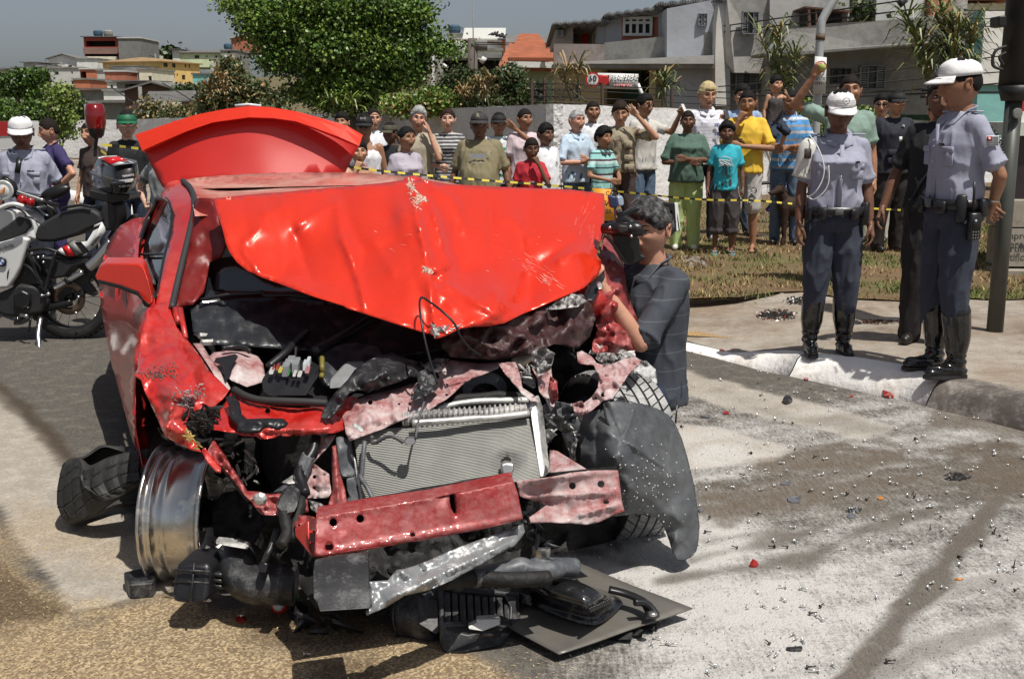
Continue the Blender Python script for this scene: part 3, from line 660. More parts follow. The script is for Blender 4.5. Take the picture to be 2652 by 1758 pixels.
hood=sheet('bonnet',hd,m_hood,CAR,step=9,thick=.004,kern=2,ctrl=[cA(1000,720,4.52),cA(1250,680,4.58),cA(1250,900,4.40),cA(1600,800,4.44),cA(1700,1000,4.22),cA(1800,700,4.50),cB(300,300,4.54),cB(300,600,4.24),cB(330,850,4.03),cB(520,600,4.20),cB(560,850,4.00),cB(800,400,4.57),cB(800,650,4.33),cB(1000,500,4.52),cB(1100,650,4.40),cB(1250,400,4.68),cB(1300,650,4.46),cB(1500,300,4.86),cB(1550,560,4.56),cB(1600,450,4.72),cB(950,850,4.08),cB(700,900,4.00),cB(1200,850,4.25)],ridges=[(*cA(1440,585),*cA(1460,790),0.034,9),(*cA(1460,790),*cA(1545,1000),0.058,10),(*cA(1545,1000),*cA(1605,1235),0.058,9),(*cA(1190,770),*cA(1440,600),0.027,16),(*cA(1180,760),*cA(1290,1060),-0.031,18),(*cA(890,880),*cA(980,1010),0.037,7),(*cA(900,860),*cA(1020,740),0.027,14),(*cA(980,1010),*cA(1330,1166),0.020,10),(*cB(440,60),*cB(470,300),0.051,8),(*cB(470,300),*cB(540,590),0.058,7),(*cB(540,590),*cB(590,1100),0.037,7),(*cB(500,150),*cB(575,230),0.034,8),(*cB(575,230),*cB(645,520),0.058,7),(*cB(645,520),*cB(685,625),0.044,7),(*cB(685,625),*cB(550,660),0.034,8),(*cB(540,640),*cB(640,740),-0.060,12),(*cB(640,740),*cB(1010,950),0.044,12),(*cB(560,750),*cB(760,930),0.031,12),(*cB(720,180),*cB(800,420),0.031,14),(*cB(720,180),*cB(560,90),0.031,12),(*cB(970,150),*cB(985,750),-0.027,16),(*cB(985,760),*cB(1030,965),0.044,8),(*cB(1030,960),*cB(800,1020),0.031,9),(*cB(1160,650),*cB(1120,860),0.037,13),(*cB(1250,640),*cB(1160,660),0.037,9),(*cB(1260,640),*cB(1540,430),-0.051,22),(*cB(1400,600),*cB(1590,520),0.034,14),(*cB(1590,520),*cB(1700,600),0.027,12),(*cB(1100,250),*cB(1240,480),0.024,20),(*cA(1000,700),*cA(1150,620),0.024,20),(*cB(150,420),*cB(330,700),0.017,22)],crumple=.014,cs=.008,seed=11,facet=(20,.055,3))
def flakes(name,segs,n_,size,m,parent,Yf,seed=1):
 R=random.Random(seed);k=MB()
 for _ in range(n_):
  a,b,w=R.choice(segs);t=R.random();u=a[0]+(b[0]-a[0])*t+R.gauss(0,w);v=a[1]+(b[1]-a[1])*t+R.gauss(0,w)
  c=P(u,v,Yf(u,v));s=size*R.uniform(.3,1.2);q=R.randint(4,6);a0=R.random()*6;el=R.uniform(1.,2.6);rt=R.uniform(0,3.14)
  k.add([c+V3((math.cos(rt)*s*el*math.cos(a0+6.28*i/q)-math.sin(rt)*s*.5*math.sin(a0+6.28*i/q),R.uniform(-.3,.3)*s+R.uniform(-.001,.001),math.sin(rt)*s*el*math.cos(a0+6.28*i/q)+math.cos(rt)*s*.5*math.sin(a0+6.28*i/q)))for i in range(q)]+[c+V3((0,-.25*s,.1*s))],[(i,(i+1)%q,q)for i in range(q)])
 return k.build(name,m,parent,kind='stuff')
def surf_y(o):
 from mathutils.bvhtree import BVHTree
 me=o.data;off=V3(o.location);vs=[v.co+off for v in me.vertices];bv=BVHTree.FromPolygons(vs,[tuple(p.vertices)for p in me.polygons])
 def f(u,v):
  d=V3(ray(u,v));h=bv.ray_cast(V3((0,0,CZ)),d)
  return h[0].y-.006 if h[0]is not None else 4.5
 return f
hy=surf_y(hood)
m_fill=mat('chipped_filler',(.70,.62,.50),.6,var=.4,vs=50,bump=.6,bs=90,bumpd=.004)
flakes('chipped_paint',[(cB(410,45),cB(440,110),4),(cB(450,120),cB(470,240),6),(cB(470,150),cB(520,180),4)],110,.0065,m_fill,hood,hy)
flakes('chipped_paint',[(cB(515,625),cB(530,680),4),(cB(530,665),cB(560,660),3)],34,.006,m_fill,hood,hy,2)
flakes('chipped_paint',[(cB(590,1060),cB(740,1040),4),(cB(590,1050),cB(600,1080),4)],60,.008,m_alu,hood,hy,3)
m_scr=mat('scratched_lacquer',(.72,.30,.24),.6,var=.3,vs=60)
def scratches(segs,n_,ln,ang,seed):
 R=random.Random(seed);k=MB()
 for _ in range(n_):
  (u,v),w=R.choice(segs);u+=R.gauss(0,w);v+=R.gauss(0,w);a=ang+R.gauss(0,.12);l=ln*R.uniform(.3,1.3)
  q=[(u+math.cos(a)*l*t,v+math.sin(a)*l*t)for t in(0,.5,1)];ps=[P(*x,hy(*x))for x in q]
  if max(p.y for p in ps)-min(p.y for p in ps)>.12:continue
  k.tube(ps,.0007*R.uniform(.5,1.5),3)
 if k.v:k.build('scratch_marks',m_scr,hood,kind='stuff')
scratches([(cB(1640,250),12),(cB(1600,330),14),(cB(1660,400),12),(cB(1620,190),9)],30,34,1.95,4)
scratches([(cB(1250,590),12),(cB(1200,600),12)],18,24,.5,5)
scratches([(cB(1340,730),14),(cB(1390,760),12),(cB(1320,700),8)],24,20,.6,6)
scratches([(cB(300,450),40),(cB(700,1020),30),(cB(1200,520),60)],26,9,.3,7)
# ---- inside the opening: windscreen, cowl, firewall ------------------------------
sheet('windscreen',[(500,545,5.08),(900,560,5.2),(1280,545,5.4),(1420,640,5.0),(1480,760,4.75),(1100,800,4.62),(900,796,4.55),(700,792,4.5),(520,790,4.42),(440,800,4.36),(470,700,4.7)],m_glass,CAR,step=40,kern=2,thick=.006)
sheet('bonnet_inner_panel',pts(cA,(612,600,4.98),(640,587,4.95),(716,592,4.9),(745,700,4.78),(790,860,4.62),(760,930,4.6),(700,960,4.62),(690,1010,4.56),(665,1130,4.44),(600,1200,4.36),(482,1222,4.34),(520,1050,4.5),(575,830,4.72),(604,680,4.9)),m_dred,CAR,step=12,crumple=.03,cs=.03,seed=5,thick=.01)
sheet('scuttle',[(492,790,4.38),(620,772,4.4),(760,770,4.44),(900,790,4.46),(1100,840,4.4),(1180,900,4.35),(1000,930,4.22),(760,905,4.2),(560,892,4.16),(500,860,4.22)],mat('scuttle_plastic',(.018,.02,.024),.35,var=.3,c2=(.05,.052,.055),c2s=14,c2t=.62,c2w=.1,bump=.3,bs=20),CAR,step=12,crumple=.02,cs=.03,seed=2)
wp=cable('wiper',[P(*cA(a,b,c))for a,b,c in((650,1180,4.36),(800,1150,4.36),(960,1140,4.37),(1010,1135,4.37),(1030,1155,4.36),(1150,1150,4.36),(1290,1165,4.36))],.008,m_blk,CAR)
MB().tube([P(*cC(545,225,4.2)),P(*cC(650,235,4.24)),P(*cC(660,268,4.2)),P(*cC(560,272,4.16))],.012,5).build('scuttle_clip',m_alu,CAR)
MB().tube([P(*cA(530,1235,4.26)),P(*cA(562,1400,4.08))],[.012,.009],8).build('bonnet_strut',m_red,CAR,True)
MB().tube([P(*cA(508,1240,4.28)),P(*cA(520,1310,4.2))],[.018,.012],8).build('bonnet_hinge',m_red,CAR,True)
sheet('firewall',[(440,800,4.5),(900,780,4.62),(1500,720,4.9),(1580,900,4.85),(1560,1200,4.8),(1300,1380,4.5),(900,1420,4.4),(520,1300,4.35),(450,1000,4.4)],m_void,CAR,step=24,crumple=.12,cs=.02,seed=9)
eng=MB();eng.obox(C_(-.45,-.15,.2),C_(.35,-.15,.2)-C_(-.45,-.15,.2),C_(-.45,.42,.2)-C_(-.45,-.15,.2),(0,0,.42));e_=eng.build('engine',m_void,CAR)
dsp=e_.modifiers.new('b','BEVEL');dsp.width=.06;dsp.segments=2
sheet('engine_cover',pts(cC,(1330,330,4.12),(1420,285,4.2),(1580,270,4.25),(1720,300,4.25),(1770,400,4.15),(1640,500,4.02),(1400,560,3.98),(1330,480,4.02)),mat('engine_cover_plastic',(.03,.033,.04),.4,var=.2,c2=(.10,.105,.12),c2s=8,c2t=.6),CAR,step=9,crumple=.02,cs=.04,thick=.02)
for i,(a,b,c,d,r)in enumerate([((1000,430,4.02),(1120,330,4.1),(1180,260,4.2),(1250,200,4.3),.016),((1180,300,4.1),(1175,380,4.05),(1180,420,4.0),(1190,440,3.98),.006),((1350,370,4.05),(1350,430,4.0),(1350,470,4.0),(1345,500,3.98),.010),((880,330,4.1),(830,300,4.12),(760,300,4.12),(700,310,4.1),.010),((1300,330,4.1),(1500,220,4.3),(1650,130,4.4),(1750,60,4.5),.02)]):
 cable('hose',[P(*cC(*a)),P(*cC(*b)),P(*cC(*c)),P(*cC(*d))],r,mat('yellow_rubber',(.18,.15,.03),.5)if i==2 else m_blk,CAR)
sheet('strut_tower',pts(cC,(600,370,4.06),(640,335,4.12),(740,322,4.16),(850,330,4.18),(930,360,4.14),(965,410,4.06),(975,470,4.0),(990,520,3.95),(860,560,3.86),(760,520,3.86),(700,470,3.92),(640,420,4.0)),m_pink,CAR,ctrl=[cC(800,420,3.95)],step=7,crumple=.012,cs=.05)
sheet('wing_support',pts(cC,(505,275,4.1),(560,275,4.12),(620,370,4.0),(680,450,3.92),(752,568,3.8),(735,592,3.77),(700,575,3.78),(620,440,3.9),(560,350,3.98)),m_pink,CAR,step=7,crumple=.012,cs=.06)
block('black_clamp',pts(cC,(640,400,3.96),(700,390,3.97),(770,372,3.98),(790,388,3.96),(760,420,3.92),(745,500,3.86),(715,540,3.82),(705,470,3.86),(690,420,3.9)),(0,.03,.01),m_blk)
fb=block('fuse_box',pts(cC,(948,520,3.80),(985,470,3.84),(1040,430,3.9),(1240,420,3.92),(1308,460,3.86),(1300,520,3.80),(1265,590,3.76),(1250,620,3.74),(1000,625,3.74),(960,600,3.76)),(0,.10,.0),m_blk,bev=.008)
R=random.Random(4)
for(x,y,w,h_,c)in[(1085,425,48,72,1),(1150,412,44,60,1),(1222,408,28,50,0),(1245,388,24,46,0),(1118,382,48,26,1),(1100,402,40,24,1),(1162,392,38,20,1),(1000,458,30,22,2),(1045,432,20,24,3),(1060,452,26,18,4),(1155,478,22,18,2),(1185,482,28,16,2),(1235,452,30,22,5),(1120,470,14,20,6),(1020,440,12,16,3)]:
 mm=[mat('relay_light',(.42,.45,.47),.5),mat('relay_grey',(.18,.19,.20),.5),mat('relay_white',(.38,.38,.36),.5),mat('fuse_red',(.22,.03,.025),.4),mat('fuse_yellow',(.35,.33,.05),.4),mat('fuse_pink',(.30,.13,.13),.4),mat('fuse_green',(.03,.15,.05),.4)][c]
 YY=3.80+(450-y)*.0009
 block('relay',pts(cC,(x,y,YY),(x+w,y,YY),(x+w,y+h_,YY-.01),(x,y+h_,YY-.01)),(0,.035,.008),mm,fb,bev=.002,seg=1)
 # ---- left front wing ---------------------------------------------------------------
FW_=sheet('front_wing',pts(cC,(205,50,4.22),(260,20,4.3),(340,0,4.34),(372,100,4.24),(400,170,4.18),(450,230,4.12),(500,290,4.05),(560,370,3.97),(610,450,3.9),(680,520,3.83),(742,582,3.76),(700,640,3.72),(655,680,3.68),(640,720,3.64),(560,700,3.62),(490,735,3.58),(455,800,3.52),(480,860,3.48),(560,985,3.44),(500,975,3.46),(430,945,3.5),(320,885,3.55),(285,800,3.6),(240,700,3.66),(190,590,3.71),(165,515,3.74),(115,480,3.78),(138,450,3.85),(150,330,4.0),(165,220,4.1)),m_red,CAR,ctrl=pts(cC,(270,290,4.02),(380,420,3.76),(300,470,3.72),(380,620,3.62),(390,800,3.50),(330,850,3.53),(500,500,3.74),(480,350,3.9),(520,600,3.66),(200,330,4.02)),facet=(16,.12,7),ridges=[(*cC(270,280),*cC(130,470),.05,14),(*cC(385,590),*cC(330,860),.07,10),(*cC(385,590),*cC(560,400),.03,16),(*cC(390,620),*cC(620,640),.04,12),(*cC(200,60),*cC(270,280),.02,12)],crumple=.03,cs=.025,step=6,seed=4)
fwy=surf_y(FW_)
flakes('scraped_patch',[(cC(230,470),cC(390,440),9),(cC(150,470),cC(380,500),5)],150,.004,mat('scraped_grey',(.10,.095,.085),.7,var=.4),CAR,fwy)
flakes('torn_paint',[(cC(400,640),cC(560,580),10),(cC(430,680),cC(540,620),10)],110,.006,m_mix,CAR,fwy)
flakes('torn_plastic',[(cC(480,790),cC(640,760),14),(cC(500,800),cC(620,740),12)],60,.016,m_void,CAR,lambda u,v:3.52+random.uniform(-.03,.05))
flakes('foam_shred',[(cC(460,850),cC(490,910),4),(cC(490,900),cC(550,970),4)],40,.006,mat('yellow_foam',(.55,.38,.12),.8,var=.3),CAR,lambda u,v:3.42)
# ---- bonnet slam panel, in two pieces -------------------------------------------------
sheet('slam_panel',pts(cC,(690,690,3.70),(730,640,3.74),(752,600,3.78),(800,600,3.8),(850,640,3.78),(940,670,3.76),(1050,690,3.76),(1200,700,3.76),(1390,690,3.78),(1450,640,3.82),(1540,622,3.84),(1600,640,3.82),(1560,760,3.74),(1520,830,3.66),(1440,862,3.60),(1380,866,3.58),(1290,872,3.57),(1180,880,3.55),(1165,868,3.55),(1148,882,3.55),(1090,886,3.54),(1078,872,3.54),(1060,888,3.54),(1000,900,3.52),(945,902,3.52),(920,885,3.52),(830,880,3.51),(780,862,3.5),(700,850,3.5),(638,838,3.50),(650,780,3.56),(672,720,3.64)),m_red,CAR,ctrl=pts(cC,(900,840,3.53),(1200,846,3.54),(1400,830,3.58),(1000,760,3.62),(800,740,3.6),(1300,760,3.64)),ridges=[(*cC(700,850),*cC(1440,835),.030,5),(*cC(900,700),*cC(1300,720),.012,8)],holes=[circ(*cC(995,716),7)],crumple=.014,cs=.04,step=6,seed=6)
sheet('slam_panel',pts(cD,(190,570,3.76),(260,520,3.80),(330,478,3.83),(450,440,3.86),(560,418,3.88),(680,380,3.92),(800,352,3.96),(885,335,3.98),(868,300,4.0),(930,240,4.06),(960,215,4.1),(1150,238,4.1),(1290,230,4.08),(1283,268,4.05),(1210,300,4.0),(1120,335,3.95),(1050,370,3.92),(990,430,3.87),(930,480,3.83),(800,560,3.76),(700,590,3.72),(640,615,3.70),(500,680,3.66),(400,715,3.63),(270,765,3.58),(248,700,3.6),(240,640,3.66)),m_pink,CAR,ctrl=pts(cD,(560,520,3.76),(800,450,3.85),(400,560,3.7),(1000,330,3.95)),ridges=[(*cD(560,420),*cD(590,630),.03,8),(*cD(300,500),*cD(470,600),.025,10),(*cD(640,610),*cD(1180,280),.02,6)],holes=[circ(*cD(415,500),6.5),circ(*cD(682,512),3),circ(*cD(610,512),3),circ(*cD(935,380),3),circ(*cD(932,450),3),circ(*cD(968,325),2.6)],crumple=.025,cs=.04,step=6,seed=8)
sheet('slam_panel_leg',pts(cD,(1280,235,4.0),(1400,228,4.02),(1425,300,3.96),(1445,400,3.9),(1520,450,3.86),(1560,500,3.84),(1500,490,3.82),(1440,440,3.84),(1390,380,3.9),(1330,310,3.95)),m_pink,CAR,crumple=.03,cs=.05,step=5,seed=3)
sheet('headlamp_bracket',pts(cD,(1510,270,4.1),(1580,240,4.12),(1612,205,4.14),(1640,260,4.1),(1650,400,4.0),(1665,520,3.9),(1640,560,3.88),(1600,480,3.92),(1560,430,3.96),(1545,340,4.02)),m_pink,CAR,crumple=.04,cs=.05,step=5,seed=13)
block('black_headlamp_case',pts(cD,(1435,340,3.98),(1470,325,4.0),(1520,355,3.98),(1540,400,3.95),(1520,415,3.93),(1470,385,3.95),(1440,370,3.97)),(0,.06,.01),m_blk)
sheet('crushed_duct',pts(cD,(80,600,3.62),(110,520,3.68),(190,420,3.76),(260,350,3.82),(310,280,3.88),(400,215,3.94),(470,185,3.97),(560,165,4.0),(620,190,4.0),(700,215,4.0),(770,230,4.02),(775,270,3.98),(730,330,3.9),(690,320,3.88),(640,350,3.84),(540,385,3.8),(400,430,3.76),(330,410,3.76),(270,440,3.72),(220,520,3.66),(170,580,3.6),(120,612,3.58)),m_blkd,CAR,ctrl=pts(cD,(500,280,3.80),(600,240,3.88),(380,330,3.78),(200,460,3.66)),ridges=[(*cD(380,370),*cD(560,290),.03,6),(*cD(310,290),*cD(200,470),.05,8),(*cD(350,330),*cD(400,400),.03,6),(*cD(640,200),*cD(700,310),.03,5)],crumple=.03,cs=.05,step=6,seed=2,thick=.004)
sheet('crushed_bracket',pts(cD,(730,300,3.88),(800,270,3.92),(850,330,3.9),(885,390,3.84),(860,420,3.8),(790,460,3.74),(720,490,3.7),(690,480,3.7),(695,430,3.74),(740,390,3.8)),m_blkd,CAR,ridges=[(*cD(760,310),*cD(830,420),.03,4),(*cD(790,290),*cD(860,400),-.02,4)],holes=[circ(*cD(708,432),4)],crumple=.03,cs=.07,step=5,seed=7)
sheet('crushed_bracket',pts(cD,(760,250,3.96),(860,205,4.02),(950,205,4.04),(930,260,4.0),(880,300,3.94),(800,290,3.93)),m_mix,CAR,crumple=.06,cs=.07,step=5,seed=9)
block('dusty_box',pts(cD,(140,350,3.95),(240,245,4.04),(370,240,4.05),(330,300,3.98),(260,400,3.9),(135,410,3.9)),(0,.05,0),mat('dusty_grey',(.22,.225,.23),.6,var=.3,vs=12))
sheet('panel_hook',pts(cD,(895,230,4.0),(915,225,4.0),(930,290,3.9),(925,310,3.88),(900,300,3.9)),m_pink,CAR,step=5,thick=.006)
cable('rubber_seal',[P(*cC(a,b,c))for a,b,c in((775,580,3.78),(850,622,3.74),(950,648,3.72),(1100,655,3.71),(1250,660,3.71),(1385,668,3.72))],.014,mat('seal_rubber',(.02,.02,.02),.7),CAR,8)
sheet('latch_bracket',pts(cC,(715,625,3.66),(770,615,3.68),(810,660,3.64),(825,740,3.56),(860,770,3.52),(1000,765,3.50),(1100,768,3.50),(1130,800,3.48),(1050,830,3.46),(960,825,3.46),(940,842,3.45),(870,850,3.45),(790,838,3.46),(800,810,3.48),(760,760,3.52),(740,690,3.58)),m_blk,CAR,ridges=[(*cC(860,790),*cC(1100,790),.02,5),(*cC(740,640),*cC(800,760),.02,6)],crumple=.012,cs=.07,step=6,thick=.01)
block('panel_bolt',[cC(1545,815,3.56),cC(1560,808,3.56),cC(1620,850,3.54),cC(1612,865,3.54),cC(1560,838,3.55)],(0,.015,.005),m_alu,bev=.003)
sheet('crushed_inner_panel',pts(cB,(620,1090,4.0),(760,1050,4.05),(900,1040,4.08),(1060,1018,4.1),(1200,950,4.2),(1330,900,4.3),(1480,860,4.38),(1600,830,4.42),(1650,880,4.4),(1680,980,4.36),(1640,1100,4.3),(1560,1180,4.25),(1400,1150,4.2),(1340,1180,4.16),(1200,1230,4.12),(1000,1260,4.06),(850,1250,4.04),(700,1240,4.0),(640,1180,3.98)),mat('mangled_dark_panel',(.045,.012,.012),.5,var=.6,vs=5,c2=(.16,.13,.13),c2s=5,c2t=.58,c2w=.1,bump=.5,bs=12),CAR,ridges=[(*cB(1000,1240),*cB(1330,960),.05,8),(*cB(800,1100),*cB(1100,1220),.04,8),(*cB(1330,930),*cB(1600,870),.05,6),(*cB(1100,1240),*cB(1320,1110),.06,7)],crumple=.05,cs=.02,step=7,seed=21,facet=(22,.25,5))
sheet('panel_tab',pts(cB,(1335,920,4.2),(1450,850,4.24),(1520,810,4.28),(1560,820,4.3),(1620,860,4.3),(1560,900,4.24),(1440,915,4.2)),m_mix,CAR,crumple=.03,cs=.06,step=5)
sheet('beige_crossmember',pts(cD,(1370,210,4.1),(1545,75,4.22),(1590,95,4.2),(1590,130,4.17),(1420,255,4.05)),mat('bare_primer',(.52,.47,.36),.7,var=.25,vs=9,c2=(.2,.12,.08),c2s=6,c2t=.62),CAR,step=6,crumple=.01,thick=.02)
# ---- radiator ---------------------------------------------------------------------
rad=block('radiator',pts(cD,(300,690,3.68),(560,665,3.72),(1490,600,3.86),(1560,1010,3.72),(1400,1035,3.70),(900,1120,3.61),(370,1215,3.53),(330,1000,3.60),(300,860,3.64)),(.01,.05,.01),mat('radiator_core',(.05,.05,.05),.7,var=.2,vs=30),bev=0)
tb=MB();nt_=44
for i in range(nt_):
 t=i/(nt_-1);L_=[]
 for j in range(25):
  s=j/24
  a=(300+30*s*0,700+t*500);lx=300+t*68;rx=1500+t*62
  ly=700+t*505;ry=612+t*398
  x=lx+(rx-lx)*s;y=ly+(ry-ly)*s+5*math.sin(t*3+s*9)*(s>.5)*(s-.5)*2+7*math.exp(-((s-.83)/.06)**2)*math.sin(t*9)
  dY=.03*math.exp(-((s-.83)**2/.004+(t-.66)**2/.02))
  L_.append(P(*cD(x,y,(3.665+.185*s-.145*t)-.006+dY)))
 tb.tube(L_,.0027,4,caps=False)
tb.build('radiator_tube',mat('radiator_alu',(.30,.30,.28),.5,metal=.3,var=.15,vs=12,c2=(.62,.61,.58),c2s=9,c2t=.68,c2w=.05),rad,True,kind='stuff')
block('radiator_tank',pts(cD,(1490,480,3.86),(1520,470,3.87),(1550,560,3.84),(1575,800,3.77),(1600,1005,3.70),(1560,1012,3.70),(1535,850,3.75),(1500,610,3.82)),(.02,.05,0),m_alu,rad,bev=.006)
block('radiator_tank',pts(cD,(295,860,3.63),(318,890,3.62),(345,1010,3.58),(378,1212,3.52),(355,1216,3.52),(325,1050,3.57)),(0,.04,0),m_alu,rad,bev=.004)
pp=cable('cooling_pipe',[P(*cD(a,b,c))for a,b,c in((700,640,3.68),(900,628,3.71),(1100,612,3.75),(1300,600,3.79),(1490,575,3.82))],.012,m_alu,CAR,8)
cable('corrugated_hose',[P(*cD(a,b,c))for a,b,c in((640,620,3.72),(760,598,3.74),(900,590,3.77),(1100,585,3.80),(1300,570,3.83),(1500,540,3.86))],.022,m_mix,CAR,10)
ck=MB()
for i in range(26):
 t=i/25;c=P(*cD(640+860*t,612-68*t,3.72+.14*t));ck.lathe([(.022,-.004),(.027,0),(.022,.004)],Matrix.Translation(c)@Matrix.Rotation(math.pi/2,4,'Y'),10)
ck.build('hose_rib',m_alu,CAR,kind='stuff')
cable('lower_pipe',[P(*cD(a,b,c))for a,b,c in((860,550,3.84),(960,520,3.88),(1150,495,3.9),(1350,490,3.92),(1480,488,3.94))],.013,m_alu,CAR,8)
cable('lower_pipe',[P(*cD(a,b,c))for a,b,c in((960,480,3.9),(1150,470,3.94),(1300,455,3.96),(1460,470,3.96))],.018,m_void,CAR,8)
MB().lathe([(.05,0),(.075,.01),(.08,.03)],Matrix.Translation(P(*cD(1190,440,4.0)))@Matrix.Rotation(.6,4,'X'),20).build('pulley',m_gry,CAR,True)
block('crumpled_foil',pts(cD,(1290,920,3.67),(1330,905,3.67),(1390,915,3.67),(1395,960,3.66),(1370,1010,3.65),(1320,1015,3.65),(1300,970,3.66)),(0,.03,0),m_stl,bev=.01)
m_wire=mat('wire_sleeve',(.10,.10,.105),.6,var=.2)
cable('wire',[P(*cD(a,b,c))for a,b,c in((428,730,3.60),(425,765,3.6),(450,775,3.59),(500,745,3.58),(550,728,3.57),(600,745,3.56),(640,772,3.56))],.007,m_wire,CAR)
block('wire_connector',pts(cD,(640,765,3.56),(660,745,3.56),(720,745,3.57),(725,780,3.56),(700,795,3.55),(650,790,3.55)),(0,.03,0),m_wire)
cable('wire',[P(*cD(a,b,c))for a,b,c in((378,765,3.60),(368,860,3.57),(358,980,3.55),(352,1010,3.54),(395,1080,3.51),(430,1150,3.49),(440,1205,3.49))],.008,m_gry,CAR)
cable('wire',[P(*cD(a,b,c))for a,b,c in((722,745,3.57),(735,660,3.6),(750,590,3.7),(780,500,3.74),(800,450,3.78))],.004,m_wire,CAR)
cable('loose_cable',[P(*cB(a,b,c))for a,b,c in((610,1420,3.72),(570,1300,3.74),(530,1150,3.76),(500,1000,3.8),(488,900,3.86),(492,850,3.9),(510,838,3.92),(560,870,3.9),(640,930,3.86),(720,1010,3.84),(770,1110,3.84),(830,1180,3.86),(900,1230,3.9))],.0042,m_blk,CAR,6,6)
dfl=sheet('air_deflector',pts(cC,(1440,890,3.62),(1470,885,3.62),(1540,905,3.64),(1555,1000,3.62),(1568,1110,3.59),(1565,1140,3.58),(1540,1150,3.57),(1480,1142,3.56),(1465,1080,3.57)),m_gry,CAR,ctrl=[cC(1490,960,3.585)],step=6,thick=.012,kern=2)
block('air_deflector_foot',pts(cC,(1505,1165,3.56),(1560,1150,3.57),(1590,1250,3.55),(1625,1350,3.54),(1530,1360,3.53),(1508,1300,3.54),(1530,1285,3.54),(1512,1240,3.55)),(0,.05,0),m_gry)
sheet('radiator_support',pts(cC,(1290,905,3.66),(1440,872,3.62),(1400,940,3.6),(1290,1060,3.56),(1395,1130,3.54),(1410,1250,3.5),(1390,1285,3.5),(1255,1292,3.5),(1235,1220,3.52),(1215,1160,3.54),(1240,1120,3.58),(1285,1000,3.62)),m_pink,CAR,holes=[circ(*cC(1300,1148),5),circ(*cC(1298,1220),3.4)],step=6,crumple=.02,cs=.05,seed=15)
sheet('radiator_support_post',pts(cC,(1415,950,3.6),(1442,940,3.6),(1470,1130,3.53),(1500,1230,3.5),(1520,1362,3.46),(1400,1364,3.46),(1395,1320,3.47),(1420,1230,3.5),(1412,1080,3.55)),m_dusty,CAR,ridges=[(*cC(1430,960),*cC(1460,1350),.03,6)],step=6,crumple=.01,thick=.004)
sheet('torn_bracket',pts(cC,(1262,1300,3.5),(1340,1320,3.48),(1390,1350,3.46),(1400,1380,3.45),(1330,1400,3.44),(1280,1360,3.46)),m_mix,CAR,crumple=.04,cs=.08,step=5)
sheet('diagonal_strut',pts(cC,(600,985,3.46),(640,900,3.52),(690,960,3.52),(760,1080,3.5),(840,1200,3.48),(862,1240,3.46),(935,1245,3.45),(1000,1262,3.44),(1120,1255,3.44),(1200,1250,3.44),(1255,1300,3.42),(1262,1380,3.40),(1180,1400,3.40),(1060,1402,3.39),(960,1395,3.38),(930,1370,3.38),(900,1330,3.4),(830,1250,3.42),(760,1160,3.44),(700,1090,3.46),(640,1040,3.46)),m_dusty,CAR,ridges=[(*cC(660,960),*cC(850,1230),.03,5),(*cC(880,1260),*cC(1200,1300),.02,7)],holes=[circ(*cC(905,1297),5)],crumple=.02,cs=.05,step=6,seed=12)
sheet('diagonal_strut',pts(cC,(560,985,3.44),(585,960,3.44),(640,1030,3.44),(690,1090,3.42),(688,1115,3.4),(655,1108,3.4),(610,1060,3.42)),m_red,CAR,step=5,thick=.006)
MB().lathe([(.02,-.01),(.022,0),(.014,.012),(0,.016)],Matrix.Translation(P(*cC(945,1295,3.36)))@Matrix.Rotation(math.pi/2,4,'X'),8).build('strut_nut',m_alu,CAR)
block('black_connector',pts(cC,(1040,1350,3.34),(1070,1290,3.36),(1110,1255,3.38),(1180,1280,3.37),(1195,1330,3.35),(1170,1385,3.33),(1100,1395,3.32)),(0,.06,.01),m_blkd)
for i,L_ in enumerate([((1310,890,3.62),(1290,980,3.58),(1240,1060,3.54),(1200,1120,3.5),(1220,1200,3.46),(1240,1260,3.42)),((1220,1150,3.5),(1200,1250,3.45),(1210,1330,3.4),(1180,1420,3.36),(1150,1560,3.3)),((1100,1380,3.34),(1110,1450,3.32),(1120,1520,3.3),(1080,1600,3.26)),((620,900,3.54),(690,1050,3.52),(800,1200,3.5),(880,1300,3.5))]):
 cable('wiring_loom',[P(*cC(*p))for p in L_],.018 if i!=3 else .012,m_void if i!=0 else m_blk,CAR,7)
rr=MB()
for i in range(16):
 t=i/15;c=P(*cC(1262-60*t,1010+150*t,3.55-.06*t));rr.lathe([(.018,-.003),(.023,0),(.018,.003)],Matrix.Translation(c)@Matrix.Rotation(.5,4,'Y'),8)
rr.build('loom_sleeve',m_gry,CAR,kind='stuff')
sheet('silver_shard',pts(cC,(1085,1185,3.48),(1160,1135,3.5),(1195,1150,3.48),(1200,1190,3.46),(1130,1195,3.46)),m_alu,CAR,step=5,crumple=.02)
sheet('silver_shard',pts(cC,(1030,1250,3.46),(1100,1195,3.48),(1190,1205,3.46),(1150,1235,3.44)),m_gry,CAR,step=5,crumple=.02)
flakes('bent_scrap',[(cC(720,1120),cC(790,1260),14),(cC(830,1000),cC(860,1180),16),(cC(1180,1430),cC(1230,1500),10)],40,.012,m_mix,CAR,lambda u,v:3.75+random.uniform(-.05,.1))
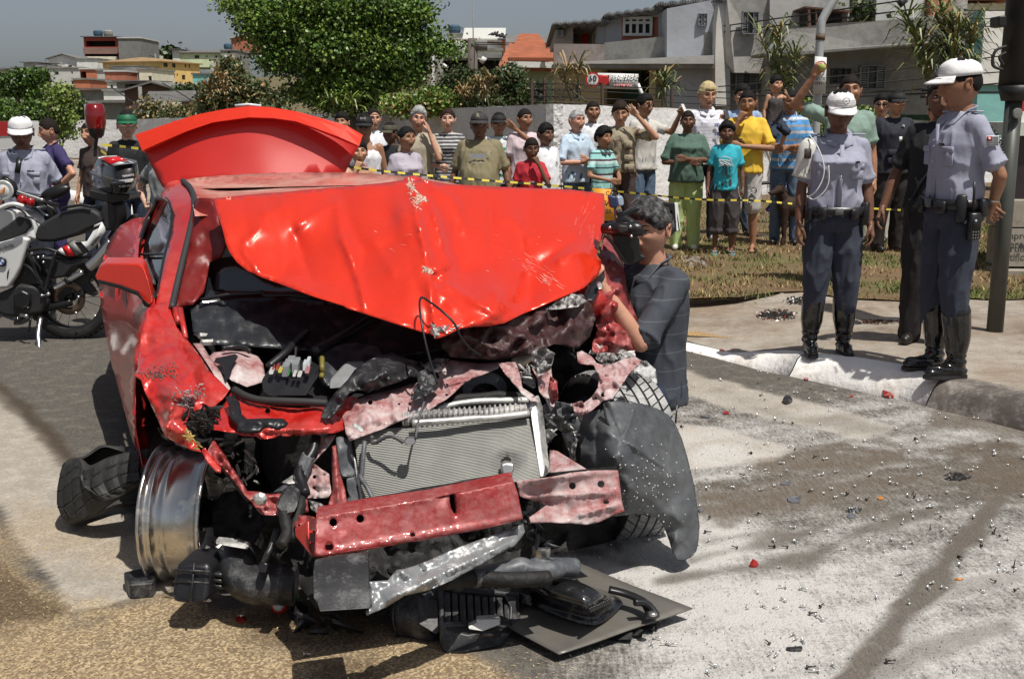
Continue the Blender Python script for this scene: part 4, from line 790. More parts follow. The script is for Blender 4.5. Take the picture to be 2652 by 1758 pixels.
# ---- bumper beam in two pieces, with real holes ------------------------------------------
bh=[circ(*cD(165,1312),10,14),circ(*cD(347,1287),10,14),circ(*cD(703,1397),6.4,12),circ(*cD(137,1477),10.4,14),[cD(955,1118),cD(975,1120),cD(985,1150),cD(978,1190),cD(993,1248),cD(980,1250),cD(962,1215),cD(952,1170)]]
beam=sheet('bumper_beam',pts(cD,(48,1275,3.12),(200,1245,3.14),(380,1215,3.16),(600,1186,3.18),(830,1150,3.21),(900,1112,3.24),(950,1112,3.23),(1000,1116,3.22),(1200,1072,3.26),(1385,1030,3.3),(1415,1120,3.28),(1430,1200,3.27),(1450,1290,3.26),(1300,1330,3.24),(1100,1372,3.2),(800,1425,3.16),(600,1460,3.13),(300,1515,3.09),(100,1545,3.06),(40,1540,3.05),(45,1400,3.08)),m_dusty,CAR,ridges=[(*cD(40,1530),*cD(1450,1280),.012,4),(*cD(60,1280),*cD(900,1140),.008,4),(*cD(960,1110),*cD(990,1260),-.03,6)],holes=bh,step=7,crumple=.0025,cs=.03,thick=.004)
bb=MB();tp_=[P(*cD(*q))for q in((48,1275,3.12),(380,1215,3.16),(830,1150,3.21),(1385,1030,3.3))];bt=[P(*cD(*q))for q in((40,1540,3.05),(600,1460,3.13),(1100,1372,3.2),(1450,1290,3.26))]
e=V3((-.01,.085,0))
bb.add(tp_+[p+e for p in tp_],[(i,i+1,5+i,4+i)for i in range(3)]);bb.add(bt+[p+e for p in bt],[(i+4,i+5,i+1,i)for i in range(3)])
bb.build('beam_flange',m_dusty,beam)
MB().add([tp_[0]+e,tp_[3]+e,bt[3]+e,bt[0]+e],[(0,1,2,3)]).build('beam_back',m_void,beam)
for i,(a,b)in enumerate(((1285,1370),(1385,1450),(1460,1535))):
 MB().add([P(*cD(48,a,3.12)),P(*cD(46,b,3.09)),P(*cD(0,b-8,3.14)),P(*cD(2,a-4,3.16))],[(0,1,2,3)]).build('beam_end_rib',m_dred if i else m_dusty,beam)
sheet('beam_end_plate',pts(cC,(1180,1400,3.36),(1240,1400,3.34),(1300,1412,3.26),(1312,1500,3.2),(1310,1568,3.18),(1250,1560,3.22),(1200,1540,3.26),(1165,1480,3.3)),m_dusty,CAR,holes=[circ(*cC(1200,1468),4)],step=6,crumple=.02,cs=.06)
block('beam_end_plate',pts(cF,(1575,640,3.24),(1660,590,3.2),(1665,760,3.14),(1690,826,3.1),(1620,740,3.18),(1580,690,3.22)),(.02,.03,0),m_red)
beam2=sheet('bumper_beam_end',pts(cE,(90,955,3.34),(200,940,3.36),(300,930,3.38),(430,900,3.42),(560,888,3.46),(650,884,3.48),(725,886,3.5),(735,960,3.48),(742,1020,3.46),(748,1070,3.46),(765,1140,3.45),(700,1165,3.43),(650,1190,3.42),(600,1212,3.4),(530,1225,3.38),(400,1215,3.36),(300,1212,3.34),(180,1215,3.3),(170,1180,3.31),(240,1130,3.35),(280,1100,3.40),(220,1085,3.42),(110,1048,3.36)),m_pink,CAR,ridges=[(*cE(110,1060),*cE(720,1020),.02,7),(*cE(450,1170),*cE(740,1100),.03,6),(*cE(250,940),*cE(720,895),.015,5)],holes=[circ(*cE(440,983),9,12),circ(*cE(618,972),9,12),circ(*cE(650,1086),8,12,4)],step=6,crumple=.010,cs=.03,seed=3)
MB().add([P(*cE(300,932,3.40)),P(*cE(725,888,3.52)),P(*cE(742,1070,3.5)),P(*cE(300,1100,3.42))],[(0,1,2,3)]).build('beam_back',m_void,beam2).location.y+=.05
sheet('crash_box',pts(cE,(300,760,3.72),(345,765,3.7),(450,830,3.62),(548,890,3.52),(500,905,3.5),(400,925,3.5),(320,930,3.52),(290,880,3.6)),m_pink,CAR,ridges=[(*cE(345,770),*cE(540,890),.03,5)],step=6,crumple=.01,thick=.006)
# ---- undertray, lower panels ---------------------------------------------------------
sheet('lower_grille_panel',pts(cG,(355,350,2.98),(460,342,3.0),(510,282,3.04),(560,275,3.05),(640,250,3.08),(700,225,3.1),(900,140,3.18),(1100,68,3.26),(1200,30,3.3),(1250,14,3.32),(1262,60,3.3),(1235,100,3.28),(1200,140,3.24),(1040,225,3.16),(850,335,3.08),(700,400,3.02),(560,432,2.99),(450,500,2.95),(375,528,2.93),(340,546,2.92),(335,520,2.93),(368,495,2.94),(362,430,2.96)),mat('silver_panel',(.30,.31,.32),.35,metal=.4,var=.2,vs=7,c2=(.72,.71,.69),c2s=8,c2t=.56,c2w=.05,bump=.3,bs=16,bumpd=.006),CAR,ctrl=pts(cG,(700,320,3.03),(900,230,3.12),(520,400,2.96)),ridges=[(*cG(370,500),*cG(1200,110),.03,8),(*cG(360,420),*cG(1230,60),-.015,8),(*cG(520,280),*cG(590,330),.03,6),(*cG(640,250),*cG(680,300),-.03,6)],step=7,crumple=.012,cs=.04,thick=.004)
block('lower_air_dam',pts(cG,(30,232,3.02),(180,205,3.04),(348,185,3.06),(352,350,2.98),(362,508,2.9),(60,528,2.86),(45,470,2.88),(25,450,2.9),(22,300,2.98)),(.0,.02,.0),m_blkd,bev=.004)
for i,L_ in enumerate([[(960,330,3.2),(1150,290,3.26),(1240,265,3.28),(1290,285,3.28),(1400,290,3.3),(1480,265,3.34),(1560,270,3.36)],[(780,350,3.1),(960,330,3.2),(1180,340,3.2),(1400,330,3.25)]]):
 cable('subframe_tube',[P(*cG(*p))for p in L_],.03 if i==0 else .024,m_gry if i==0 else m_void,CAR,10)
MB().tube([P(*cG(1556,250,3.36)),P(*cG(1558,296,3.35))],.012,6).build('subframe_cap',m_stl,CAR)
block('subframe_lug',pts(cG,(1290,225,3.36),(1340,205,3.38),(1400,205,3.4),(1500,235,3.38),(1560,262,3.36),(1440,270,3.34),(1300,262,3.34)),(0,.04,0),m_gry)
MB().lathe([(.03,0),(.03,.03),(.018,.035)],Matrix.Translation(P(*cG(1355,200,3.4))),12).build('bush',m_stl,CAR)
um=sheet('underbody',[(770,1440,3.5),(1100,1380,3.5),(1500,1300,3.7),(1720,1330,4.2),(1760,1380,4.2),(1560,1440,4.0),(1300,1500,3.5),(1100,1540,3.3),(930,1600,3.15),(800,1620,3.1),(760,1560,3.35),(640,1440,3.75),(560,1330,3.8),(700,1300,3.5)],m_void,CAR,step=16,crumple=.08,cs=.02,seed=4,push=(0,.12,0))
flakes('hanging_shreds',[((1260,1380),(1420,1410),10),((1370,1350),(1400,1440),12),((760,1600),(900,1620),10)],60,.022,m_blk,CAR,lambda u,v:3.4+random.uniform(-.05,.1))
# ---- right side: wing, brackets, suspension junk ------------------------------------------
sheet('front_wing',pts(cB,(1735,440,4.95),(1760,425,5.0),(1800,455,5.05),(1840,510,5.0),(1868,600,4.95),(1880,680,4.9),(1892,760,4.86),(1920,880,4.8),(1965,985,4.74),(1955,1080,4.7),(1940,1180,4.66),(1950,1238,4.62),(1860,1228,4.6),(1760,1225,4.58),(1690,1215,4.56),(1655,1200,4.56),(1660,1140,4.6),(1690,1060,4.62),(1665,960,4.64),(1640,880,4.64),(1625,860,4.64),(1660,800,4.66),(1700,740,4.68),(1742,655,4.72),(1720,610,4.76),(1700,560,4.8),(1722,500,4.88)),m_dusty,CAR,ctrl=pts(cB,(1800,900,4.60),(1850,760,4.74),(1790,640,4.78),(1830,1100,4.56),(1780,520,4.9)),facet=(14,.14,9),ridges=[(*cB(1640,860),*cB(1860,770),.06,8),(*cB(1800,780),*cB(1700,1000),.03,10),(*cB(1790,600),*cB(1860,700),-.05,9),(*cB(1700,1120),*cB(1930,1180),.05,10),(*cB(1750,1010),*cB(1940,1010),-.04,10)],crumple=.05,cs=.03,step=6,seed=31)
flakes('torn_paint',[(cB(1680,1205),cB(1930,1240),6)],120,.011,m_wht,CAR,lambda u,v:4.55)
sheet('hinge_bracket',pts(cB,(1600,815,4.42),(1650,740,4.5),(1700,690,4.54),(1738,648,4.56),(1742,690,4.52),(1715,740,4.46),(1690,790,4.42),(1660,870,4.36),(1620,850,4.36)),m_blk,CAR,ridges=[(*cB(1630,800),*cB(1735,660),.02,5)],step=5,thick=.008)
block('hinge_pin',pts(cB,(1685,745,4.40),(1710,730,4.42),(1728,745,4.4),(1725,780,4.38),(1695,785,4.38)),(0,.03,0),m_stl)
sheet('bonnet_latch',pts(cB,(1530,830,4.36),(1560,810,4.38),(1600,820,4.38),(1615,860,4.34),(1580,868,4.33),(1545,870,4.33)),m_gry,CAR,holes=[circ(*cB(1575,845),5)],step=5,thick=.01)
sheet('wing_bracket',pts(cE,(468,150,4.16),(500,140,4.18),(560,175,4.14),(590,215,4.1),(650,235,4.08),(740,200,4.1),(830,175,4.14),(870,200,4.12),(820,260,4.06),(780,300,4.02),(760,340,3.98),(720,390,3.94),(690,440,3.9),(640,448,3.88),(600,480,3.86),(540,530,3.84),(508,470,3.86),(560,430,3.9),(600,370,3.95),(605,310,4.0),(575,230,4.06),(475,220,4.1)),m_pink,CAR,ctrl=pts(cE,(660,330,3.95)),holes=[circ(*cE(628,418),5),circ(*cE(588,437),2.6)],ridges=[(*cE(590,220),*cE(640,380),.03,7),(*cE(780,290),*cE(700,430),.03,5)],crumple=.04,cs=.05,step=5,seed=14)
sheet('torn_wing_edge',pts(cE,(560,160,4.3),(640,150,4.32),(740,160,4.34),(850,190,4.34),(900,215,4.3),(860,250,4.26),(800,270,4.22),(740,285,4.2),(690,280,4.2),(620,220,4.24)),m_mix,CAR,crumple=.10,cs=.06,step=5,seed=16)
sheet('crushed_liner',pts(cE,(830,210,4.44),(900,205,4.46),(960,255,4.44),(970,340,4.38),(940,380,4.34),(975,470,4.28),(968,508,4.26),(930,490,4.26),(900,420,4.3),(850,340,4.34),(810,320,4.36),(800,270,4.38)),mat('grey_liner_torn',(.30,.31,.32),.5,var=.25,c2=(.62,.61,.6),c2s=7,c2t=.5,bump=.3),CAR,crumple=.05,cs=.05,step=6,seed=19)
for k_,(L_,m_,Y_,sd_)in enumerate([([(235,500),(290,455),(350,470),(430,500),(455,560),(440,640),(395,665),(350,630),(300,660),(262,610)],m_mix,4.0,41),([(330,455),(420,470),(470,520),(455,600),(400,580),(350,540)],m_gry,3.96,42),([(395,660),(440,640),(470,700),(450,830),(425,760),(400,720)],m_mix,3.94,43),([(225,640),(300,630),(345,665),(290,700),(285,760),(250,740)],m_alu,3.95,44),([(180,150),(260,110),(330,160),(300,260),(230,300),(190,240)],m_mix,4.06,45),([(300,300),(345,330),(350,440),(310,480),(285,400)],m_dusty,3.96,46),([(440,470),(500,455),(545,520),(500,560),(455,540)],m_pink,3.9,47)]):
 sheet('torn_metal_flap',[(*cE(a,b),Y_+.03*math.sin(a*.05))for a,b in L_],m_,CAR,step=5,crumple=.05,cs=.05,seed=sd_,facet=(7,.3,sd_))
flakes('bent_scrap',[(cE(430,510),cE(460,700),14),(cE(250,640),cE(300,680),8),(cD(1420,270),cD(1520,300),8),(cD(1560,540),cD(1640,700),8)],60,.010,m_alu,CAR,lambda u,v:3.92+random.uniform(-.04,.06))
MB().lathe([(.0,0),(.045,.0),(.05,.02),(.05,.06),(.035,.07)],Matrix.Translation(P(*cE(440,610,4.0)))@Matrix.Rotation(math.pi/2,4,'X')@Matrix.Rotation(math.pi,4,'X'),18).build('hub_cap',m_gry,CAR,True)
MB().tube([P(*cE(420,690,3.96)),P(*cE(470,670,3.96))],.018,8).build('ball_joint',m_stl,CAR,True)
MB().tube([P(*cE(390,650,3.98)),P(*cE(430,760,3.96)),P(*cE(445,830,3.95))],.012,6).build('control_arm',m_mix,CAR)
# ---- black wing liner with its folds ----------------------------------------------------
ln_=sheet('wheel_arch_liner',pts(cE,(440,470,3.98),(490,455,3.96),(530,525,3.94),(640,500,3.9),(640,452,3.9),(720,455,3.9),(830,470,3.94),(870,468,3.98),(970,500,4.06),(1040,540,4.12),(1085,600,4.12),(1125,690,4.12),(1155,790,4.1),(1180,890,4.06),(1205,1000,4.02),(1222,1120,3.98),(1235,1230,3.94),(1228,1330,3.9),(1215,1390,3.88),(1180,1430,3.86),(1120,1457,3.84),(1090,1445,3.84),(1062,1390,3.86),(1045,1330,3.88),(1020,1260,3.88),(995,1210,3.86),(960,1178,3.84),(900,1160,3.8),(830,1158,3.76),(700,1175,3.74),(600,1120,3.76),(560,1000,3.8),(510,880,3.86),(485,850,3.88),(480,650,3.92),(490,590,3.93)),mat('liner_plastic',(.055,.06,.066),.36,var=.15,vs=4,bump=.12,bs=26,bumpd=.004,c2=(.16,.165,.17),c2s=3,c2t=.55,c2w=.2),CAR,ctrl=pts(cE,(700,800,3.66),(800,1000,3.66),(660,650,3.74),(900,800,3.76),(950,620,3.9),(1050,900,3.86),(1100,1200,3.84),(760,560,3.82),(560,700,3.86),(1080,1330,3.84)),ridges=[(*cE(830,480),*cE(770,670),.035,5),(*cE(770,700),*cE(1030,880),.035,6),(*cE(830,620),*cE(1040,760),.012,3),(*cE(850,480),*cE(1070,640),.012,3),(*cE(1080,610),*cE(1040,860),.016,4),(*cE(590,600),*cE(600,850),-.03,10),(*cE(640,460),*cE(740,680),-.02,3)],crumple=.015,cs=.02,step=5,thick=.004,seed=2,facet=(9,.02,4))
cable('liner_split',[P(*cE(a,b,c))for a,b,c in((636,470,3.86),(650,560,3.82),(690,640,3.76),(735,680,3.74))],.004,m_void,ln_)
lf=surf_y(ln_)
k=MB();R=random.Random(8)
for _ in range(130):
 t=R.random();u,v=cE(R.gauss(900,110),R.gauss(1000,170))if t<.8 else cE(R.uniform(560,1180),R.uniform(560,1380))
 y_=lf(u,v)
 if abs(y_-4.494)<.01:continue
 c=P(u,v,y_);k.ball(c,R.uniform(.001,.003),n=5,m=3)
k.build('powder_spots',m_wht,ln_,kind='stuff')
block('liner_spike',pts(cE,(1080,590,4.1),(1092,450,4.12),(1097,500,4.1),(1090,595,4.08)),(0,.006,0),m_blk,bev=0)
# ---- wheels --------------------------------------------------------------------------------
def tyre_parts(R0,W,Rr,tread=True,n=72):
 prof=[(Rr,-W*.42),(Rr+.02,-W*.47),(R0-.045,-W*.5),(R0-.015,-W*.455),(R0-.003,-W*.38),(R0,-W*.2),(R0,W*.2),(R0-.003,W*.38),(R0-.015,W*.455),(R0-.045,W*.5),(Rr+.02,W*.47),(Rr,W*.42)]
 b=MB();b.lathe(prof,None,n)
 bl=MB()
 if tread:
  ribs=[(-.43,-.28,46,.35),(-.24,-.10,58,.25),(-.06,.06,0,0),(.10,.24,58,-.25),(.28,.43,46,-.35)]
  for(a,c,q,sk)in ribs:
   if q==0:
    for i in range(60):
     t0,t1=2*math.pi*i/60,2*math.pi*(i+.97)/60;V=[]
     for rr_ in(R0-.002,R0+.007):
      for(t,w)in((t0,a),(t1,a),(t1,c),(t0,c)):V.append((rr_*math.cos(t),rr_*math.sin(t),w*W))
     bl.add(V,[(4,5,6,7),(0,1,5,4),(1,2,6,5),(2,3,7,6),(3,0,4,7)])
    continue
   for i in range(q):
    t0=2*math.pi*i/q;t1=t0+2*math.pi*.84/q;V=[]
    for rr_ in(R0-.010,R0+.007):
     for(t,w)in((t0,a),(t1,a),(t1+sk*.22,c),(t0+sk*.22,c)):
      rq=rr_-(.010 if abs(w)>.4 else 0);V.append((rq*math.cos(t),rq*math.sin(t),w*W))
    bl.add(V,[(4,5,6,7),(0,1,5,4),(1,2,6,5),(2,3,7,6),(3,0,4,7)])
 return b,bl
def place(o_list,M):
 for o in o_list:
  pass
def put(b,M):b.v=[tuple(M@V3(v))for v in b.v];return b
Mw=Matrix.Translation(P(1590,1180,4.42))@Matrix.Rotation(rads(24),4,'Z')@Matrix.Rotation(math.pi/2,4,'Y')
a,b=tyre_parts(.345,.25,.255)
wf=put(a,Mw).build('front_wheel',m_rub,CAR,True);put(b,Mw).build('tread_blocks',m_rubp,wf,kind='stuff')
c=MB();c.lathe([(.255,-.1),(.24,-.11),(.20,-.02),(.06,-.01),(0,0)],None,30);put(c,Mw).build('rim',m_gry,wf,True)
Mr=Matrix.Translation(C_(-.80,2.35,.335))@Matrix.Rotation(rads(20),4,'Z')@Matrix.Rotation(math.pi/2,4,'Y')
a,b=tyre_parts(.345,.27,.255);wr=put(a,Mr).build('rear_wheel',m_rub,CAR,True);put(b,Mr).build('tread_blocks',m_rub,wr,kind='stuff')
Mr2=Matrix.Translation(C_(.80,2.85,.34))@Matrix.Rotation(rads(20),4,'Z')@Matrix.Rotation(math.pi/2,4,'Y')
a,b=tyre_parts(.345,.27,.255,False);put(a,Mr2).build('rear_wheel',m_rub,CAR,True)
Ml=Matrix.Translation(P(500,1330,3.90))@Matrix.Rotation(rads(-4),4,'Z')@Matrix.Rotation(math.pi/2,4,'Y')@Matrix.Diagonal((.93,.93,.86,1))
c=MB();pr=[(.272,-.128),(.276,-.122),(.272,-.114),(.258,-.110),(.255,-.095),(.262,-.085),(.258,-.078),(.244,-.068),(.242,-.045),(.249,-.036),(.243,-.028),(.238,.0),(.240,.05),(.243,.078),(.255,.088),(.256,.104),(.270,.108),(.276,.116),(.272,.126),(.262,.124),(.247,.104),(.236,.09),(.230,0),(.236,-.06),(.250,-.1),(.262,-.128)]
c.lathe(pr,None,72);wl=put(c,Ml).build('bare_rim',m_rim,CAR,True)
sp_=MB()
for i in range(5):
 t=2*math.pi*i/5;
 for s_ in(-.13,.13):sp_.tube([V3((.235*math.cos(t+s_),.235*math.sin(t+s_),-.085)),V3((.12*math.cos(t+s_*.8),.12*math.sin(t+s_*.8),-.075)),V3((.05*math.cos(t),.05*math.sin(t),-.06))],[.018,.02,.03],6)
put(sp_,Ml).build('rim_spoke',m_gry,wl,True)
dk=MB();dk.lathe([(0,-.02),(.17,-.02),(.172,-.008),(.17,.004),(.07,.004),(.065,.05),(0,.05)],None,40);put(dk,Ml).build('brake_disc',mat('brake_iron',(.05,.045,.045),.5,metal=.5,var=.3),wl,True)
kn=MB();kn.tube([Ml@V3((0,0,.04)),Ml@V3((-.02,0,.22)),P(700,1330,3.95)],[.05,.05,.035],10);kn.tube([P(580,1230,3.95),P(610,1100,3.95),P(640,980,4.0)],[.035,.03,.05],10);kn.build('suspension_strut',m_void,CAR,True)
sheet('brake_shield',pts(cF,(1130,420,3.8),(1240,400,3.84),(1330,480,3.82),(1400,600,3.78),(1340,720,3.72),(1180,740,3.72),(1080,680,3.74),(1070,520,3.78)),m_void,CAR,step=10,crumple=.04,cs=.03)
block('wishbone',pts(cF,(1090,715,3.46),(1180,725,3.46),(1290,752,3.44),(1290,768,3.43),(1180,750,3.44),(1095,735,3.45)),(0,.04,0),m_alu)
# ================================================================== PEOPLE
def remesh(V,Fc,vox,smooth=3,lam=.5):
 me=bpy.data.meshes.new('tmp');me.from_pydata([tuple(v)for v in V],[],Fc);me.update()
 o=bpy.data.objects.new('tmp',me);COL.objects.link(o)
 m=o.modifiers.new('r','REMESH');m.mode='VOXEL';m.voxel_size=vox;m.adaptivity=0
 dg=bpy.context.evaluated_depsgraph_get();ev=o.evaluated_get(dg);r=bpy.data.meshes.new_from_object(ev)
 n=len(r.vertices);co=np.empty(n*3);r.vertices.foreach_get('co',co);co=co.reshape(-1,3)
 ne=len(r.edges);ed=np.empty(ne*2,int);r.edges.foreach_get('vertices',ed);ed=ed.reshape(-1,2)
 deg=np.bincount(ed.ravel(),minlength=n)[:,None].clip(1)
 for _ in range(smooth):
  acc=np.zeros_like(co);np.add.at(acc,ed[:,0],co[ed[:,1]]);np.add.at(acc,ed[:,1],co[ed[:,0]]);co=co*(1-lam)+acc/deg*lam
 faces=[tuple(p.vertices)for p in r.polygons]
 nr=np.zeros((n,3));
 fa=np.array([f if len(f)==4 else(*f,f[-1])for f in faces])
 fn=np.cross(co[fa[:,2]]-co[fa[:,0]],co[fa[:,3]]-co[fa[:,1]])
 for q in range(4):np.add.at(nr,fa[:,q],fn)
 nr/=np.linalg.norm(nr,axis=1)[:,None]+1e-12
 bpy.data.objects.remove(o);bpy.data.meshes.remove(me);bpy.data.meshes.remove(r)
 return co,faces,nr
def chain(b,p,r,n=10,fl=1.):
 """rounded tapered limb"""
 P_=[V3(q)for q in p]
 for i in range(len(P_)-1):
  d=P_[i+1]-P_[i];k=max(2,int(d.length/.03));b.tube([P_[i]+d*(j/k)for j in range(k+1)],[r[i]+(r[i+1]-r[i])*j/k for j in range(k+1)],n,flat=fl)
 for q,s in zip(P_,r):b.ball(q,(s,s,s),n=n,m=7)
def rings(b,L,n=20,pw=2.3):
 """superelliptic loft: (z, rx, ry, yc[, xc])"""
 V=[]
 for q in L:
  z,rx,ry,yc=q[:4];xc=q[4]if len(q)>4 else 0
  for j in range(n):
   t=2*math.pi*j/n;c,s=math.cos(t),math.sin(t)
   V.append((xc+rx*math.copysign(abs(c)**(2/pw),c),yc+ry*math.copysign(abs(s)**(2/pw),s),z))
 k=len(L);Fc=[(i*n+j,i*n+(j+1)%n,(i+1)*n+(j+1)%n,(i+1)*n+j)for i in range(k-1)for j in range(n)]
 b.add(V,Fc+[tuple(range(n-1,-1,-1)),tuple(range((k-1)*n,k*n))])
 # ---- head ---------------------------------------------------------------------------------
NLO,NLA=72,58
def make_head(kind='man',nlon=NLO,nlat=NLA):
 fem=kind in('woman','child');V=[]
 def warp(t):return t-.55*math.sin(t)*.9
 for i in range(nlat+1):
  a=i/nlat;ph=math.pi*(a-.5);ph=ph+.16*math.sin(2*ph)*-1
  for j in range(nlon):
   t=2*math.pi*j/nlon-math.pi;lo=warp(t)
   V.append((math.cos(ph)*math.sin(lo),-math.cos(ph)*math.cos(lo),math.sin(ph)))
 V=np.array(V);x,y,z=V.T.copy()
 t=np.clip((-z-.05)/.95,0,1)
 X=x*.079*(1-(.16 if not fem else .27)*t**1.2)*(1+.05*(z>.2)*(z-.2));Z=z*.118
 Y=np.where(y<0,y*.092*(1-.02*t),y*.104*(1-.40*t));Z=np.where((z<-.55)&(y<0),Z*(1-.06*(-z-.55)),Z)
 Y=np.where(z>.2,Y*(1-.04*(z-.2)),Y)
 fr=np.clip(-y*1.6,0,1)
 g=lambda cx,cz,sx,sz:np.exp(-((X-cx)/sx)**2-((Z-cz)/sz)**2)
 Y+=fr*.010*np.clip(1-(np.abs(X)/.06)**2,0,1)*(Z<.06)
 d=np.zeros_like(X)
 prof=np.interp(Z,[-.050,-.044,-.038,-.030,-.012,.010,.026,.04],[0,.010,.024,.031,.023,.012,.005,0])
 wd=np.interp(Z,[-.046,-.034,-.02,.0,.03],[.017,.0135,.0105,.0085,.011])
 d+=prof*np.exp(-np.abs(X/wd)**2.4)
 d+=.011*(g(-.0145,-.037,.0075,.0085)+g(.0145,-.037,.0075,.0085))
 bo=.0075 if not fem else .0035
 d+=bo*(g(-.028,.037,.022,.009)+g(.028,.037,.022,.009))+.002*g(0,.034,.012,.012)
 d-=.0125*(g(-.031,.013,.017,.012)+g(.031,.013,.017,.012))
 d+=.006*(g(-.046,-.016,.018,.018)+g(.046,-.016,.018,.018))-.004*(g(-.045,-.055,.014,.02)+g(.045,-.055,.014,.02))
 d+=.005*g(0,-.066,.030,.020)
 d+=.0065*g(0,-.0600,.022,.0048)+.0075*g(0,-.0715,.019,.0055)-.0085*g(0,-.0655,.026,.0022)-.004*g(0,-.082,.018,.005)-.003*g(0,-.052,.004,.007)
 d+=.010*g(0,-.100,.022,.014)
 Y-=d*fr
 V=np.stack([X,Y,Z],1)
 Fc=[];mi=[]
 for i in range(nlat):
  for j in range(nlon):
   f=(i*nlon+j,i*nlon+(j+1)%nlon,(i+1)*nlon+(j+1)%nlon,(i+1)*nlon+j);Fc.append(f)
   c=V[list(f)].mean(0);q=0
   if c[1]<-.05 and((c[0]/.023)**2+((c[2]+.0655)/.0088)**2)<1:q=3
   mi.append(q)
 def sy(x0,z0):
  k=np.argmin((V[:,0]-x0)**2+(V[:,2]-z0)**2+(V[:,1]>0)*9);return V[k,1]
 b=MB();b.v=[tuple(v)for v in V];b.f=Fc;b.mi=mi
 for s in(-1,1):
  ys=sy(s*.031,.013);c=(s*.031,ys+.0065,.012)
  b.m=1;b.ball(c,(.0135,.0105,.0072),n=14,m=8)
  b.m=2;b.tube([(s*.012,sy(s*.012,.036)-.001,.0365),(s*.022,sy(s*.022,.040)-.0022,.0405),(s*.035,sy(s*.035,.042)-.0022,.0425),(s*.052,sy(s*.052,.036)-.001,.037)],[.0022,.0034,.003,.0012],6)
  b.m=2;b.ball((c[0]-s*.001,c[1]-.0062,c[2]),(.0052,.0048,.0056),n=8,m=6)
  b.m=2;b.tube([(c[0]-.015,c[1]-.004,c[2]+.002),(c[0]-.007,c[1]-.010,c[2]+.0072),(c[0]+.006,c[1]-.010,c[2]+.0074),(c[0]+.015,c[1]-.003,c[2]+.002)],.0016,5)
  b.m=0;b.tube([(c[0]-.015,c[1]-.001,c[2]+.006),(c[0],c[1]-.0075,c[2]+.0115),(c[0]+.015,c[1]-.001,c[2]+.006)],.0042,6)
  b.tube([(c[0]-.013,c[1]-.002,c[2]-.007),(c[0],c[1]-.0065,c[2]-.010),(c[0]+.013,c[1]-.002,c[2]-.007)],.0032,6)
  T=Matrix.Translation((s*.077,.012,-.004))@Matrix.Rotation(s*.35,4,'Z')
  b.ball((s*.003,0,0),(.007,.017,.029),T,10,8)
  b.tube([T@V3((s*.008,-.010,.010)),T@V3((s*.013,-.004,.027)),T@V3((s*.014,.012,.026)),T@V3((s*.013,.017,.006)),T@V3((s*.010,.008,-.016)),T@V3((s*.006,-.004,-.027))],[.0035,.0045,.005,.0045,.004,.006],6)
 b.m=0
 return b
HEADS={k:make_head(k)for k in('man','woman','child')}
NH=53*0
def make_hand(curl,vox,spread=.06,thumb_in=.3):
 b=MB()
 chain(b,[(0,0,.05),(0,0,0)],[.026,.027],10)
 for(x0,x1)in((-.030,-.033),(-.011,-.012),(.010,.012),(.026,.033)):
  chain(b,[(x0*.6,0,-.005),(x1,.002,-.085)],[.020,.0155],8)
 for i,(x,L)in enumerate(((.034,.072),(.012,.080),(-.011,.075),(-.033,.060))):
  c=curl*(1+.12*i);p=V3((x,.001,-.082));a=c*.6;Lp=[p.copy()];sp=spread*(1.2-i)*.8
  for seg,fr in((.45,1.),(.30,1.2),(.25,.8)):
   d=V3((math.sin(sp),-math.sin(a),-math.cos(a)));p=p+d*L*seg;Lp.append(p.copy());a+=c*fr
  chain(b,Lp,[.0095,.0088,.0080,.0068],8)
 chain(b,[(.022,-.004,-.020),(.045,-.016-.012*thumb_in,-.048),(.050-.02*thumb_in,-.026-.022*thumb_in,-.078),(.046-.03*thumb_in,-.030-.03*thumb_in,-.100)],[.017,.0125,.0105,.0085],8)
 co,fc,nr=remesh(b.v,b.f,vox,2,.45);return co,fc
HANDS={(k,q):make_hand(c,v,sp,ti)for k,c,sp,ti in(('relaxed',.38,.05,.4),('fist',1.35,.0,1.3),('flat',.12,.07,.1))for q,v in(('hi',.0042),('lo',.0068))}
def T_(s):return lambda v:(v[0]*s,v[1]*s,v[2]*s)
ARMS={'down':((.215,.035,1.12),(.232,-.035,.88),(0,-1,0),'relaxed'),'away':((.27,.04,1.13),(.33,-.05,.90),(0,-1,0),'relaxed'),'crossed':((.285,-.06,1.13),(-.02,-.225,1.155),(0,0,1),'flat'),'crossed2':((.285,-.06,1.11),(-.03,-.19,1.11),(0,0,1),'flat'),'chin':((.20,-.20,1.13),(.055,-.185,1.43),(-.7,-.3,.2),'fist'),'cheek':((.22,-.24,1.16),(.115,-.16,1.47),(-.3,-.9,0),'flat'),'brow':((.40,-.20,1.34),(.17,-.19,1.59),(0,.3,-1),'flat'),'brow2':((.44,-.10,1.36),(.20,-.12,1.56),(0,.3,-1),'flat'),'phone':((.25,-.14,1.15),(.13,-.36,1.34),(-.5,0,.7),'fist'),'phonehi':((.28,-.20,1.30),(.20,-.40,1.52),(-.5,.0,.7),'fist'),'hip':((.44,.06,1.16),(.225,-.05,1.00),(0,-.6,.6),'fist'),'back':((.245,.11,1.13),(.06,.20,.97),(0,.2,1),'relaxed'),'belly':((.28,-.03,1.12),(.09,-.24,1.06),(0,0,1),'relaxed'),'raised':((.44,-.02,1.50),(.30,-.10,1.74),(-1,0,0),'fist'),'behindneck':((.45,.0,1.52),(.12,.0,1.70),(-1,0,0),'fist'),'carry':((.26,-.02,1.14),(-.02,-.25,1.10),(0,0,1),'flat'),'hug':((.20,-.18,1.34),(.02,-.36,1.44),(0,0,1),'flat'),'holster':((.30,.07,1.14),(.24,.02,.93),(0,-1,0),'relaxed'),}
SKIN={}
